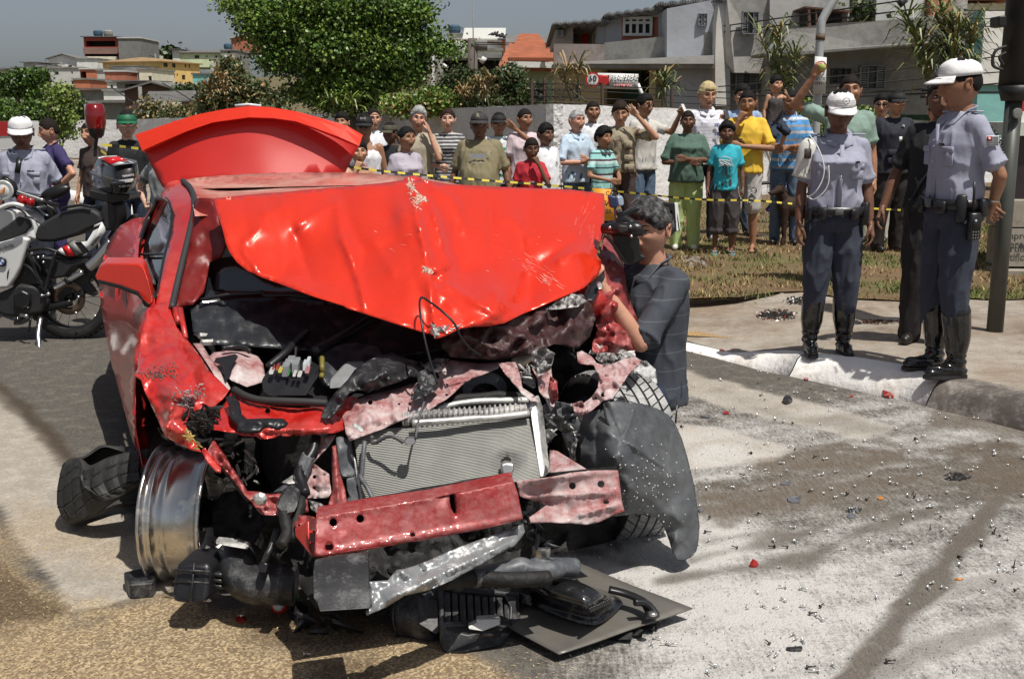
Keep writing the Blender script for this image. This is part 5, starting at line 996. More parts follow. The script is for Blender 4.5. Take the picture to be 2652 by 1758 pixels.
def skin(k):
 c={'light':(.60,.36,.26),'tan':(.50,.27,.17),'brown':(.33,.165,.095),'dark':(.16,.075,.045),'deep':(.060,.030,.021),'ruddy':(.54,.28,.19)}[k]
 lip=tuple(min(1,x*y)for x,y in zip(c,(.85,.55,.55)))
 return(mat('skin_'+k,c,.48,var=.10,vs=18,bump=.08,bs=120,bumpd=.002,sub=.0,spec=.4),mat('lips_'+k,lip,.45,var=.05))
m_eye=mat('eye_white',(.55,.52,.48),.25);m_drk=mat('eye_dark',(.012,.009,.008),.35)
HAIRM={'black':mat('hair_black',(.006,.0055,.005),.75,spec=.25,var=.5,vs=60,bump=.9,bs=140,bumpd=.006),'brown':mat('hair_brown',(.022,.012,.007),.75,spec=.25,var=.5,vs=60,bump=.9,bs=140,bumpd=.006),'grey':mat('hair_grey',(.42,.42,.41),.7,var=.3,vs=40,bump=.9,bs=120,bumpd=.006,c2=(.16,.16,.16),c2s=18,c2t=.52),'dgrey':mat('hair_salt',(.03,.03,.03),.7,spec=.3,var=.5,vs=60,bump=1.,bs=150,bumpd=.008,c2=(.22,.22,.22),c2s=30,c2t=.58,c2w=.1),'blond':mat('hair_blond',(.52,.42,.22),.6,var=.4,vs=50,bump=.9,bs=120,bumpd=.008),'stubble':mat('hair_cropped',(.014,.010,.008),.8,spec=.2,var=.3,vs=80,bump=.4,bs=200,bumpd=.003)}
def cloth(name,c,rough=.85,**k):
 d=dict(var=.08,vs=5,bump=.30,bs=7,bumpd=.03);d.update(k);return mat('cloth_'+name,c,rough,**d)
def person(label,u,vtop,Y,rz=0.,zg=.15,sk='tan',hair='black',hs='short',head='man',top=None,bottom=None,shoes='shoe',sh_m=None,armL='down',armR='down',g=1.,bust=0.,hem=.86,slv=.62,leg=1.,hd=(0,0,0),hi=False,group='onlookers standing behind the tape',cap=None,tuck=False,tank=False,belly=0.,h=None,legs=None,stance=.10,hsc=1.,arms=None,lower=0.,upv=None,bag=0,collar=None,hv=None,pose=None,wr=1.,headoff=(0,0,0),legg=1.):
 """rz: degrees, 0 faces the camera, positive turns towards the picture's left side (figure's right)"""
 top_pt=P(u,vtop,Y);h0_=h;h=h or(top_pt.z-zg)
 if zg<.5 and not lower:zg=ground_z(top_pt.x,Y);h=h0_ or(top_pt.z-zg)*(1. if not cap else .985)
 if lower:h=lower
 s=h/1.75;base=P(u,vtop,Y);base.z=zg
 root=empty('person',base,-rads(rz),label,'person',group)
 vox=.0085 if hi else .0125
 sm,lm=skin(sk)
 ARM={}
 for sd,nm in((1,armL),(-1,armR)):
  e,w,th,hk=ARMS[nm]if isinstance(nm,str)else nm
  ARM[sd]=(V3((sd*e[0],e[1],e[2])),V3((sd*w[0],w[1],w[2])),V3((sd*th[0],th[1],th[2])),hk)
 gs=g
 SH={sd:V3((sd*.150*(.55+.45*gs),.012,1.395))for sd in(1,-1)}
 if pose:dz=pose.get('dz',0.)
 else:dz=0.
 LEG={}
 for sd in(1,-1):
  hp=V3((sd*.088*(.6+.4*gs),0,.90))
  if legs:kn,an=V3(legs[sd][0]),V3(legs[sd][1])
  else:kn,an=V3((sd*stance,-.02,.49)),V3((sd*(stance+.012),.015,.085))
  LEG[sd]=(hp,kn,an)
  # ---- flesh: trunk, neck, limbs in one skin
 b=MB();gg=gs
 rings(b,[(.84,.13*gg,.10*gg,0),(.92,.158*gg,.108*gg,.005),(1.02,.142*gg,.10*gg-0,.0),(1.12,.138*gg,.10*gg,-.0),(1.24,.150*gg,.108*gg,0),(1.34,.148*gg,.105*gg,.01),(1.40,.128*gg,.085*gg,.018),(1.45,.075,.065,.015)],18)
 chain(b,[(0,.018,1.43),(0+hd_off(hd)[0]*.5,.0,1.53),(0,-.01,1.57)],[.062*(.7+.3*gs),.054*(.8+.2*gs),.052],12)
 for sd in(1,-1):
  e,w=ARM[sd][:2]
  chain(b,[SH[sd],SH[sd].lerp(e,.5),e,e.lerp(w,.35),w],[.050*(.55+.45*gs),.043*(.5+.5*gs),.036*(.6+.4*gs),.038*(.6+.4*gs),.0255],10)
  hp,kn,an=LEG[sd]
  chain(b,[hp,hp.lerp(kn,.5),kn,kn.lerp(an,.35)+V3((0,.012,0)),an],[.082*gs,.074*(.4+.6*gs),.052*(.6+.4*gs),.054*(.6+.4*gs),.036],10)
  if shoes in('bare','sandal'):
   chain(b,[an+V3((0,.025,-.035)),an+V3((0,-.05,-.045)),an+V3((sd*.01,-.13,-.062))],[.032,.034,.024],8)
   for q in range(5):chain(b,[an+V3((sd*.01+(q-2)*.015,-.14,-.066)),an+V3((sd*.012+(q-2)*.017,-.175+abs(q-1.5)*.006,-.070))],[.010,.0085],6)
 co,fc,nr=remesh([T_(s)(v)for v in b.v],b.f,vox*(1.1 if not hi else 1.),2)
 body=MB();body.v=[tuple(v)for v in co];body.f=list(fc);body.mi=[0]*len(fc)
 HM=Matrix.Translation(V3((headoff[0],-.020+headoff[1],1.610+headoff[2]))*s)@Matrix.Rotation(rads(hd[0]),4,'Z')@Matrix.Rotation(rads(hd[1]),4,'X')@Matrix.Rotation(rads(hd[2]),4,'Y')@Matrix.Diagonal((s*hsc*1.12*random.uniform(.95,1.07),s*hsc*1.12,s*hsc*1.12*random.uniform(.96,1.05),1))
 H=HEADS[head];k0=len(body.v);body.v+=[tuple(HM@V3(v))for v in H.v];body.f+=[tuple(i+k0 for i in f)for f in H.f];body.mi+=H.mi
 for sd in(1,-1):
  e,w,th,hk=ARM[sd];d=(w-e).normalized();Z=-d;X=(th-Z*th.dot(Z)).normalized();Yv=Z.cross(X);inward=V3((-sd,0,0))*.6+V3((0,.6,0))*(1 if th.z>.5 else 0)
  if hk=='relaxed' or th.z>.5:flip=(-Yv).dot(inward)<0
  else:flip=(-Yv).dot(V3((0,.017,1.63))-w)<0
  M=Matrix(((X.x,Yv.x,Z.x,0),(X.y,Yv.y,Z.y,0),(X.z,Yv.z,Z.z,0),(0,0,0,1)))
  if flip:M=M@Matrix.Diagonal((1,-1,1,1))
  M=Matrix.Translation(w*s)@M@Matrix.Scale(s*(.98 if hsc<=1 else .9),4)
  hv_,hf=HANDS[(hk,'hi' if hi else 'lo')];k0=len(body.v)
  body.v+=[tuple(M@V3(v))for v in hv_];body.f+=[tuple((i+k0)for i in(f[::-1]if flip else f))for f in hf];body.mi+=[0]*len(hf)
 bo=mesh('body',body.v,body.f,[sm,m_eye,HAIRM['black']if hair not in('grey','blond')else HAIRM['brown'],lm],root,True,mi=body.mi,local=True)
 # ---- garments
 def garment(name,bb,m,amp,sc,sd_,vx=None):
  co,fc,nr=remesh([T_(s)(v)for v in bb.v],bb.f,vx or vox,2)
  for i in range(len(co)):
   p=V3(co[i])*(sc/s)+V3((sd_*3.1,sd_,0));q=V3((p.x*1.5,p.y*1.5,p.z*.62+.9*abs(p.x)*math.cos(sd_)))
   f=1-2*abs(mn.noise(q));f2=mn.noise(q*2.6);co[i]+=nr[i]*(amp*(f*abs(f)*1.05+.22*f2)-.002)
  return mesh(name,co,fc,m,root,True,local=True)
 sdv=random.uniform(0,9)
 if bottom:
  bm_,cut=(bottom,leg)
  q=MB();w0=.012 if g<1.15 else .016
  zt=1.02
  rings(q,[(.83,.135*gg,.105*gg,0),(.90,.172*gg+w0,.118*gg+w0,.006),(.97,.160*gg+w0,.112*gg+w0,.003),(zt,.148*gg+w0,.106*gg+w0,0)],20)
  for sd in(1,-1):
   hp,kn,an=LEG[sd];fl=legg
   if shoes=='boot':e_=kn.lerp(an,.42);chain(q,[hp,hp.lerp(kn,.5),kn,e_],[.096*gs,.090*(.4+.6*gs)*fl,.074*fl,.062*fl],12)
   elif cut>=.99:chain(q,[hp,hp.lerp(kn,.5),kn,kn.lerp(an,.5)+V3((0,.006,0)),an+V3((0,0,-.02))],[.092*gs,.085*(.4+.6*gs)*fl,.066*(.6+.4*gs)*fl,.066*fl,.062*fl],12)
   else:
    full=[hp,hp.lerp(kn,.5),kn,kn.lerp(an,.5),an];L=cut*4;kk=int(L);ptsL=full[:kk+1]
    if kk<4:ptsL=ptsL+[full[kk].lerp(full[kk+1],L-kk)]
    chain(q,ptsL,([.096*gs,.094*fl,.084*fl,.074*fl,.07*fl])[:len(ptsL)],12)
    a_,b_=ptsL[-2],ptsL[-1];q.tube([b_,b_+(b_-a_).normalized()*.05],[.084*fl,.088*fl],14)
  garment('trousers' if cut>.9 else 'shorts',q,bm_,.011*wr,8.,sdv+2)
 if top:
  q=MB();w0=.015;be=belly
  zb=hem if not tuck else .955
  L=[(zb,(.172 if not tuck else .160)*gg+w0+.006,(.122 if not tuck else .108)*gg+w0+be*.6,-be*.4),(zb+.09,.160*gg+w0+.004,.112*gg+w0+be,-be*.7),(1.12,.150*gg+w0,.112*gg+w0+be*.8,-be*.6),(1.22,.158*gg+w0,.118*gg+w0+be*.3,-be*.2-bust*.2),(1.29,.166*gg+w0,.120*gg+w0+bust*.5,-bust*.5),(1.35,.158*gg+w0,.112*gg+w0*.8,.008),(1.405,.128*gg+w0,.090*gg+w0*.7,.016),(1.442,.092+w0*.4,.070+w0*.4,.016),(1.465,.066,.064,.012)]
  if tank:L=[r_ for r_ in L if r_[0]<1.33]+[(1.36,.135*gg+w0,.108*gg+w0*.6,.008)]
  rings(q,L,22)
  if bust>.02:
   for sd in(1,-1):q.ball((sd*.075,-.095*gg,1.26),(.068,.05+bust*.3,.065),n=12,m=8)
  for sd in(1,-1):
   e,w=ARM[sd][:2]
   if tank:chain(q,[V3((sd*.085,-.07,1.33)),V3((sd*.088,0,1.445)),V3((sd*.085,.08,1.36))],[.020,.018,.02],8);continue
   if slv<=1:e2=SH[sd].lerp(e,slv);chain(q,[SH[sd]+V3((-sd*.03,0,.0)),SH[sd]+V3((0,0,-.004)),e2],[.062*(.5+.5*gs),.060*(.5+.5*gs),.058*(.5+.5*gs)],12);q.tube([e2,e2+(e-SH[sd]).normalized()*.025],[.060*(.5+.5*gs),.068*(.5+.5*gs)],14)
   else:e2=e.lerp(w,slv-1);chain(q,[SH[sd]+V3((-sd*.03,0,0)),SH[sd],e,e2],[.068,.066,.052,.045],12)
  tm=top;t_o=garment('shirt',q,tm,.0085*wr,9.,sdv,vox if hi else .012)
  if collar:
   c=MB();
   for sd in(1,-1):
    c.add([T_(s)(v)for v in((sd*.008,-.088,1.405),(sd*.030,-.112,1.385),(sd*.085,-.085,1.405),(sd*.084,-.01,1.478),(sd*.072,.055,1.50),(0,.075,1.505),(0,.066,1.475),(sd*.058,.045,1.475),(sd*.065,-.02,1.458))],[(0,1,2,8),(8,2,3,7),(7,3,4,4)if 0 else(7,3,4),(7,4,5,6)])
   co_=mesh('collar',c.v,c.f,collar,root,True,local=True);sl_=co_.modifiers.new('t','SOLIDIFY');sl_.thickness=.004
 for sd in(1,-1):
  hp,kn,an=LEG[sd]
  if shoes=='shoe':
   q=MB();chain(q,[an+V3((0,.03,-.045)),an+V3((0,-.05,-.045)),an+V3((sd*.012,-.14,-.052))],[.040,.042,.032],10);chain(q,[an+V3((0,.01,0)),an+V3((0,.01,-.04))],[.044,.042],10)
   q.v=[(x,y,max(z,.004))for x,y,z in q.v]
   mesh('shoe',[T_(s)(v)for v in q.v],q.f,sh_m or mat('black_shoe',(.015,.013,.012),.4),root,True,local=True)
  elif shoes=='boot':
   q=MB();chain(q,[an+V3((0,.03,-.045)),an+V3((0,-.05,-.038)),an+V3((sd*.010,-.155,-.050))],[.042,.048,.034],14)
   chain(q,[an+V3((0,.01,-.04)),an+V3((0,.0,.04)),kn.lerp(an,.62)+V3((0,.012,0)),kn.lerp(an,.30)+V3((0,.010,0))],[.048,.054,.074,.082],16)
   co,fc,nr=remesh([T_(s)(v)for v in q.v],q.f,.008,2)
   for i in range(len(co)):
    z_=co[i][2];
    if .05<z_<.17:co[i]+=nr[i]*.006*math.sin(z_*150+co[i][1]*22+mn.noise(V3(co[i])*14)*3)*min(1,(.17-z_)*14)
    else:co[i]+=nr[i]*.003*mn.noise(V3(co[i])*12)
    co[i][2]=max(co[i][2],.012)
   bt_=mesh('boot',co,fc,mat('black_boot_leather',(.008,.008,.008),.16,var=.3,vs=20,coat=.5,bump=.12,bs=30,bumpd=.003),root,True,local=True)
   so=MB();a=an*s
   o_=[(-.034,.06),(.034,.06),(.040,.0),(.044,-.09),(.036,-.165),(.015,-.19),(-.015,-.19),(-.036,-.165),(-.042,-.09),(-.038,0)]
   so.prism([(a.x+(x+sd*.006*(-y*6))*s,a.y+y*s,.001)for x,y in o_],(0,0,.020));mesh('sole',so.v,so.f,m_rub,bt_,False,local=True)
  elif shoes=='sandal':
   q=MB();a=an;o_=[(-.03,.055),(.03,.055),(.034,0),(.042,-.09),(.046,-.15),(.03,-.19),(-.012,-.195),(-.04,-.16),(-.038,-.08),(-.034,0)]
   q.prism([((a.x+x+sd*.008)*s,(a.y+y)*s,-.002)for x,y in o_],(0,0,.016))
   q.tube([T_(s)(v)for v in(a+V3((-.036,-.06,-.06)),a+V3((-.02,-.09,-.035)),a+V3((sd*.012,-.135,-.052)),a+V3((.03,-.09,-.035)),a+V3((.042,-.06,-.06)))],.006,6)
   mesh('flip_flop',q.v,q.f,sh_m or mat('sandal_dark',(.03,.02,.02),.6),root,False,local=True)
   # ---- hair
 if hs!='bald':
  V=np.array(H.v);n0=NLO*(NLA+1);Fh=H.f[:NLO*NLA]
  x,y,z=V[:n0].T
  line={'short':.062,'crop':.066,'reced':.094,'long':.068,'bun':.076,'afro':.068,'side':.074}[hs]
  th={'short':.011,'crop':.0045,'reced':.007,'long':.020,'bun':.010,'afro':.026,'side':.020}[hs]
  low={'short':-.045,'crop':-.04,'reced':-.045,'long':-.10,'bun':-.06,'afro':-.045,'side':-.045}[hs]
  lim=np.interp(y,[-.090,-.068,-.050,-.030,.024,.048],[line,line*.82,.030,.010,.014,low])
  lim=lim-.012*np.clip((np.abs(x)-.045)/.03,0,1)*(y<-.045)+np.array([.004*mn.noise(V3((a*90,b_*90,0)))for a,b_ in zip(x,y)])
  mk=z-lim
  W=V[:n0].copy();cen=np.array([0,.01,-.01]);dr=W-cen;dr/=np.linalg.norm(dr,axis=1)[:,None]
  off=np.where(mk>0,th*np.clip(mk/.024,0,1)**.6,mk*.2-.003)
  for i in range(n0):
   if mk[i]>0:off[i]*=1+(.35 if hs!='afro' else .25)*mn.noise(V3(W[i])*(60 if hs!='long' else 30));
  W+=dr*off[:,None]
  if hs in('side','short','long'):W[:,2]+=.008*np.clip(mk/.05,0,1)*(z>.06)
  fs_=[f for f in Fh if max(mk[list(f)])>0]
  hb=MB();hb.v=[tuple(HM@V3(v))for v in W];hb.f=fs_;hb.mi=[0]*len(fs_)
  if hs=='bun':hb.ball((0,0,0),(.036,.032,.034),HM@Matrix.Translation((0,.115,.0)),12,8)
  if hs=='long':
   hb.ball((0,0,0),(.055,.05,.085),HM@Matrix.Translation((0,.075,-.06)),12,8)
  us_=sorted({i for f in hb.f for i in f});mp={a:c for c,a in enumerate(us_)}
  mesh('hair',[hb.v[i]for i in us_],[tuple(mp[i]for i in f)for f in hb.f],HAIRM[hair],root,True,local=True)
 if cap:
  cm,style=cap;q=MB();V=[];n=28;Rn=9
  for i in range(Rn):
   a=(math.pi/2)*i/(Rn-1);
   for j in range(n):
    t=2*math.pi*j/n;r=math.cos(a*.98)**.72 if a<math.pi/2 else 0
    zz=math.sin(a)**(.9);fx=.086*r;fy=(.107 if math.sin(t)>0 else .103)*r
    crush=1+(.03 if style=='soft' else .05)*mn.noise(V3((math.cos(t)*3,math.sin(t)*3,i*1.1)))*min(1,i/2)
    tall=.078 if style!='kepi' else .074
    V.append((math.cos(t)*fx*crush,.004+math.sin(t)*fy*crush,.038+zz*tall*crush+(.008 if math.sin(t)<-.5 and style=='kepi' and i>1 else 0)))
  q.add(V,[(i*n+j,i*n+(j+1)%n,(i+1)*n+(j+1)%n,(i+1)*n+j)for i in range(Rn-1)for j in range(n)])
  co_=mesh('cap',[HM@V3(v)for v in q.v],q.f,cm,root,True,local=True);sd_=co_.modifiers.new('t','SOLIDIFY');sd_.thickness=.004
  q=MB();V=[]
  for i in range(5):
   for j in range(13):
    t=math.pi*(1.14+.72*j/12);rr_=1+.62*(i/4)*max(0,-math.sin(t))**.8
    V.append((math.cos(t)*.088*(1+.10*i/4),.004+math.sin(t)*.106*rr_,.040-.020*(i/4)-.012*abs(math.cos(t))*(i/4)**.6+.0))
  q.add(V,[(i*13+j,i*13+j+1,(i+1)*13+j+1,(i+1)*13+j)for i in range(4)for j in range(12)])
  vo_=mesh('visor',[HM@V3(v)for v in q.v],q.f,cm,co_,True,local=True);sd_=vo_.modifiers.new('t','SOLIDIFY');sd_.thickness=.004
  q=MB();q.ball((0,.004,.117 if style!='kepi' else .113),.007,n=8,m=5);mesh('cap_button',[HM@V3(v)for v in q.v],q.f,cm,co_,True,local=True)
 root['_s']=s
 PEOPLE.append((root,s,HM));
 return root,s,HM,ARM
def hd_off(hd):return(math.sin(rads(hd[0]))*.01,0)
PEOPLE=[]
def addp(root,name,b,m,s=1.,smooth=True,parent=None,**k):return mesh(name,[tuple(x*s for x in v)for v in b.v],b.f,m,parent or root,smooth,local=True,mi=(b.mi if isinstance(m,(list,tuple))else None),**k)
def wpt(root,v):return Matrix.Translation(root.location)@Matrix.Rotation(root.rotation_euler[2],4,'Z')@V3(v)
def chest_text(root,s,body,size,m,x=0,z=1.25,y=-.15,name='print',bold=.0,rot=0):
 cu=bpy.data.curves.new('t','FONT');cu.body=body;cu.size=size;cu.extrude=.001;cu.offset=bold;cu.align_x='CENTER';cu.resolution_u=1
 t=bpy.data.objects.new('t',cu);me=bpy.data.meshes.new_from_object(t);bpy.data.objects.remove(t);bpy.data.curves.remove(cu)
 V=[((v.co.x+x)*s,(y-v.co.z)*s,(z+v.co.y+v.co.x*rot)*s)for v in me.vertices];Fc=[tuple(p.vertices)for p in me.polygons];bpy.data.meshes.remove(me)
 return mesh(name,V,Fc,m,root,local=True)
def scribble(root,s,m,x,z,w,hgt,y,n=5,seed=1,r=.004,name='print'):
 R=random.Random(seed);b=MB()
 for i in range(n):
  a=[V3(((x+R.uniform(-w,w)),y,(z+R.uniform(-hgt,hgt))))for _ in range(4)];b.tube(catmull(a,4),r*R.uniform(.5,1.4),4)
 return addp(root,name,b,m,s,False,kind='stuff')
 # ------------------------------------------------------------------ who stands where
c_white=cloth('white',(.72,.73,.76));c_lilac=cloth('lilac',(.42,.38,.44));c_khaki=cloth('khaki',(.40,.35,.26));c_olive=cloth('olive',(.215,.185,.105));c_pinkt=cloth('pale_pink',(.62,.50,.54))
c_redt=cloth('red',(.45,.02,.035));c_ltblue=cloth('light_blue',(.50,.62,.74));c_green=cloth('dull_green',(.075,.135,.105));c_lime=cloth('lime',(.46,.60,.24));c_cyan=cloth('cyan',(.035,.42,.52));c_yell=cloth('yellow',(.78,.50,.05))
c_blk=cloth('black',(.012,.012,.014));c_navy=cloth('navy',(.016,.018,.030));c_jean=cloth('denim',(.075,.125,.21),c2=(.16,.22,.30),c2s=4,c2t=.56,c2w=.15);c_djean=cloth('dark_denim',(.02,.03,.055));c_brown=cloth('brown',(.06,.04,.035));c_cargo=cloth('charcoal',(.055,.048,.05))
c_short=cloth('pale_grey',(.50,.48,.46));c_purple=cloth('purple',(.035,.025,.10));c_sage=cloth('sage',(.22,.32,.27));c_unif=cloth('uniform_grey',(.33,.34,.43));c_upants=cloth('uniform_slate',(.036,.042,.064));c_sky=cloth('sky',(.30,.42,.62));c_beige=cloth('beige',(.55,.52,.44));c_gshirt=cloth('mottled_grey',(.28,.29,.30),c2=(.06,.06,.065),c2s=9,c2t=.56,c2w=.03)
c_camo=cloth('camouflage',(.30,.26,.18),c2=(.10,.055,.04),c2s=9,c2t=.54,c2w=.01)
s_grey=stripes('cloth_grey_stripe',[(.065,.065,.07),(.50,.50,.50)],[.022,.036])
s_teal=stripes('cloth_teal_stripe',[(.30,.60,.58),(.05,.10,.12),(.30,.60,.58),(.55,.75,.72),(.10,.05,.07)],[.05,.066,.095,.125,.145])
s_blue=stripes('cloth_blue_stripe',[(.09,.30,.62),(.60,.62,.64),(.09,.30,.62),(.28,.29,.30)],[.055,.085,.125,.15])
s_white=stripes('cloth_white_stripe',[(.74,.75,.82),(.45,.46,.58)],[.034,.039])
s_poloc=stripes('cloth_slate_pinstripe',[(.045,.052,.066),(.085,.095,.11)],[.075,.080])
w_shoe=mat('white_trainer',(.62,.60,.55),.6);cyan_s=mat('sandal_cyan',(.20,.45,.50),.5)
cap_black=(mat('cap_black',(.012,.012,.013),.8),'soft');cap_ol=(mat('cap_olive',(.07,.065,.04),.8),'soft');cap_dk=(mat('cap_charcoal',(.035,.035,.035),.8),'soft');cap_green=(mat('cap_green',(.01,.12,.055),.6),'soft')
m_capw=mat('cap_white',(.80,.80,.80),.7,var=.05,bump=.4,bs=30);cap_w=(m_capw,'kepi')
X=person
X('shaven-headed man in purple polo shirt, hand on hip, left of the motorcycle',128,306,11.6,50,0,'ruddy','stubble','crop',top=c_purple,bottom=c_purple,armL='hip',armR='down',belly=.03,g=1.08,collar=c_purple,hd=(-10,8,0),group='onlookers at the left')
X('boy in green cap and black T-shirt behind the motorcycle top box',325,283,11.4,-35,0,'light','black','short','child',top=c_blk,bottom=c_djean,cap=cap_green,g=.86,hd=(-12,0,0),group='onlookers at the left')
X('small boy half hidden behind the red beacon on the motorcycle',234,316,12.2,20,0,'tan','stubble','crop','child',top=c_brown,bottom=c_djean,g=.8,hsc=1.12,group='onlookers at the left')
X('youngster in mottled grey shirt, body showing under the left end of the boot lid',418,345,9.9,30,0,'light','black','short','child',top=c_gshirt,bottom=c_gshirt,armR='hip',armL='down',g=.92,hsc=1.05,h=1.50,group='onlookers at the left')
r,s,HM,A=X('police officer in white cap and grey shirt standing behind the motorcycle',52,290,9.0,-8,0,'dark','black','crop',top=c_unif,bottom=c_upants,shoes='boot',cap=cap_w,armL='back',armR='down',tuck=True,hi=True,collar=c_unif,hd=(8,14,0),group='traffic police officers',g=1.04)
OFF_L=(r,s)
L='onlookers in a row behind the tape'
X('man with black hair mostly hidden behind the right end of the boot lid',886,290,13.5,10,.15,'tan','black','short',top=c_navy,bottom=c_djean,group=L)
X('man in black cap and white vest with red lips print',944,291,11.8,0,.15,'brown','black','short',top=cloth('vest_white',(.72,.72,.74)),bottom=c_jean,tank=True,cap=cap_black,group=L)
X('smiling balding man in white and blue shirt behind the man in the black cap',966,281,13.6,-20,.15,'ruddy','stubble','reced',top=c_white,bottom=c_jean,group=L,hd=(0,4,0))
X('bare-chested boy with clasped hands beside the boot lid',928,365,10.9,-15,.12,'tan','black','short','child',bottom=c_djean,leg=.6,shoes='sandal',armL='belly',armR='chin',g=.84,hsc=1.1,group=L)
X('dark figure in olive cap between the vest man and the woman in lilac',1012,314,12.4,35,.15,'dark','black','short',top=c_blk,bottom=c_blk,cap=cap_ol,group=L,g=.92)
X('woman in lilac top with black hair tied back, looking right',1050,326,11.0,-40,.15,'brown','black','bun','woman',top=c_lilac,bottom=c_jean,bust=.04,group=L,g=.98,slv=.8)
X('white-haired man in khaki shirt with cheek resting on hand',1082,279,12.3,-10,.15,'ruddy','grey','side',top=c_khaki,bottom=c_brown,armR='down',armL='cheek',slv=.8,group=L,hd=(0,0,8))
X('young woman in dark grey and striped top, hair pulled back',1160,281,12.4,0,.15,'light','brown','bun','woman',top=s_grey,bottom=c_djean,bust=.035,group=L,g=.92,armR='belly')
X('heavy man in dark cap and olive T-shirt',1242,283,10.9,5,.12,'dark','black','crop',top=c_olive,bottom=c_brown,cap=cap_dk,g=1.28,belly=.07,group=L,slv=.75,armL='away',armR='away',hem=.84)
X('person in black cap shading eyes with raised arm behind the olive T-shirt',1292,287,12.3,0,.15,'brown','black','short',top=stripes('cloth_green_white',[(.60,.65,.66),(.02,.25,.10)],[.11,.14]),bottom=c_djean,cap=cap_black,armL='brow2',group=L)
X('man with cropped hair in pale pink T-shirt, looking right',1357,279,12.3,-30,.15,'brown','stubble','crop',top=c_pinkt,bottom=c_djean,group=L,g=1.05)
X('small boy in red T-shirt with hand at mouth',1376,358,11.0,-10,.12,'dark','stubble','crop','child',top=c_redt,bottom=c_navy,armL='chin',g=.84,hsc=1.12,group=L,hd=(0,10,0))
X('chubby boy in white T-shirt looking right',1412,321,11.6,-35,.12,'dark','black','short','child',top=c_white,bottom=c_navy,g=1.05,belly=.03,hsc=1.08,group=L)
X('grey-haired man in light blue shirt with crossed arms',1492,284,12.4,-35,.15,'ruddy','grey','crop',top=c_ltblue,bottom=c_jean,armL='crossed',armR='crossed2',group=L,collar=c_ltblue,slv=.8)
X('man in white shirt looking over the grey-haired man\'s shoulder',1535,261,13.8,-8,.15,'brown','stubble','crop',top=c_white,bottom=c_djean,group=L)
X('boy in teal striped polo shirt',1562,331,11.7,-40,.13,'brown','black','afro','child',top=s_teal,bottom=c_navy,leg=.6,armL='belly',armR='belly',g=.88,hsc=1.06,group=L,collar=c_cargo)
X('man in camouflage vest shading eyes with hand',1607,262,12.2,0,.15,'tan','brown','short',top=c_camo,bottom=c_brown,armL='brow',armR='down',group=L,hd=(-5,12,0),g=1.06,slv=.7,hem=.93)
X('man in sunglasses and off-white T-shirt holding up a phone',1668,244,13.2,-40,.15,'brown','black','short',top=cloth('offwhite',(.56,.54,.50)),bottom=c_jean,armL='phonehi',armR='down',group=L)
X('tall bleached-blond man in white striped polo holding a phone',1832,214,13.3,-5,.15,'tan','blond','short',top=s_white,bottom=c_djean,armL='phone',armR='down',sh_m=w_shoe,group=L,hd=(8,10,0),collar=c_white)
X('woman in green T-shirt and lime trousers with crossed arms',1782,286,12.5,5,.15,'dark','stubble','crop','woman',top=c_green,bottom=c_lime,armL='crossed',armR='crossed2',g=1.22,bust=.05,belly=.04,legg=1.25,group=L,sh_m=w_shoe,slv=.8)
X('man in blue shirt behind the yellow T-shirt',1925,219,13.9,10,.15,'tan','black','short',top=c_sky,bottom=c_jean,group=L)
X('man in yellow T-shirt and pale shorts with hand over mouth',1938,233,12.35,20,.15,'brown','black','crop',top=c_yell,bottom=c_short,leg=.5,armL='crossed',armR='chin',shoes='sandal',group=L,g=1.06,hd=(5,4,0),slv=.75)
X('boy in cyan printed T-shirt and charcoal shorts',1884,317,12.1,10,.15,'dark','black','afro','child',top=c_cyan,bottom=c_cargo,leg=.68,shoes='sandal',sh_m=cyan_s,g=.9,hsc=1.06,group=L,legg=1.2)
X('man in blue striped polo carrying a child',2048,231,13.0,15,.15,'brown','black','crop',top=s_blue,bottom=c_jean,armR='carry',armL='carry',group=L,g=1.03,hd=(15,8,0),collar=c_sky)
X('small child carried on a man\'s arm, arm round his neck',2008,234,12.75,-20,1.02,'tan','black','short','child',top=c_cargo,bottom=c_djean,tank=True,armL='hug',armR='down',hsc=1.3,g=.95,h=.98,leg=.5,shoes='bare',group=L,legs={1:((.13,-.25,.72),(.12,-.1,.45)),-1:((-.13,-.2,.66),(-.12,-.02,.42))})
X('man in sage T-shirt with one fist raised, behind the policewoman',2203,192,9.9,10,.15,'brown','stubble','crop',top=c_sage,bottom=c_cargo,armR='raised',armL='down',group=L,g=1.06)
X('man in dark glasses looking past the man in the navy vest',2286,242,13.2,20,.15,'tan','black','short',top=c_short,bottom=c_beige,group=L)
X('man in black cap and navy pocketed vest with badge',2322,229,12.3,-12,.15,'tan','black','short',top=c_navy,bottom=cloth('black_cargo',(.020,.016,.016)),cap=cap_black,armL='holster',armR='back',group=L,g=1.28,legg=1.2,slv=.8)
X('person in beige trousers and orange top behind the man in black',2425,262,13.4,0,.15,'tan','black','short',top=cloth('orange',(.55,.12,.02)),bottom=c_beige,shoes='sandal',group=L)
r,s,HM,A=X('policewoman in white cap and grey uniform with white traffic armband',2178,222,7.1,4,.13,'dark','black','bun','woman',top=c_unif,bottom=c_upants,shoes='boot',cap=cap_w,armL='down',armR='down',tuck=True,hi=True,bust=.045,collar=c_unif,hd=(2,14,0),group='traffic police officers',g=1.0,slv=.72,legg=1.12)
OFF_W=(r,s,HM)
r,s,HM,A=X('police officer in white cap turned away with radio on belt, at the kerb',2500,138,6.42,80,.145,'brown','black','crop',top=c_unif,bottom=c_upants,shoes='boot',cap=cap_w,armL='back',armR='back',tuck=True,hi=True,collar=c_unif,hd=(-14,6,0),group='traffic police officers',g=1.02,slv=.72,legg=1.12)
OFF_R=(r,s,HM)
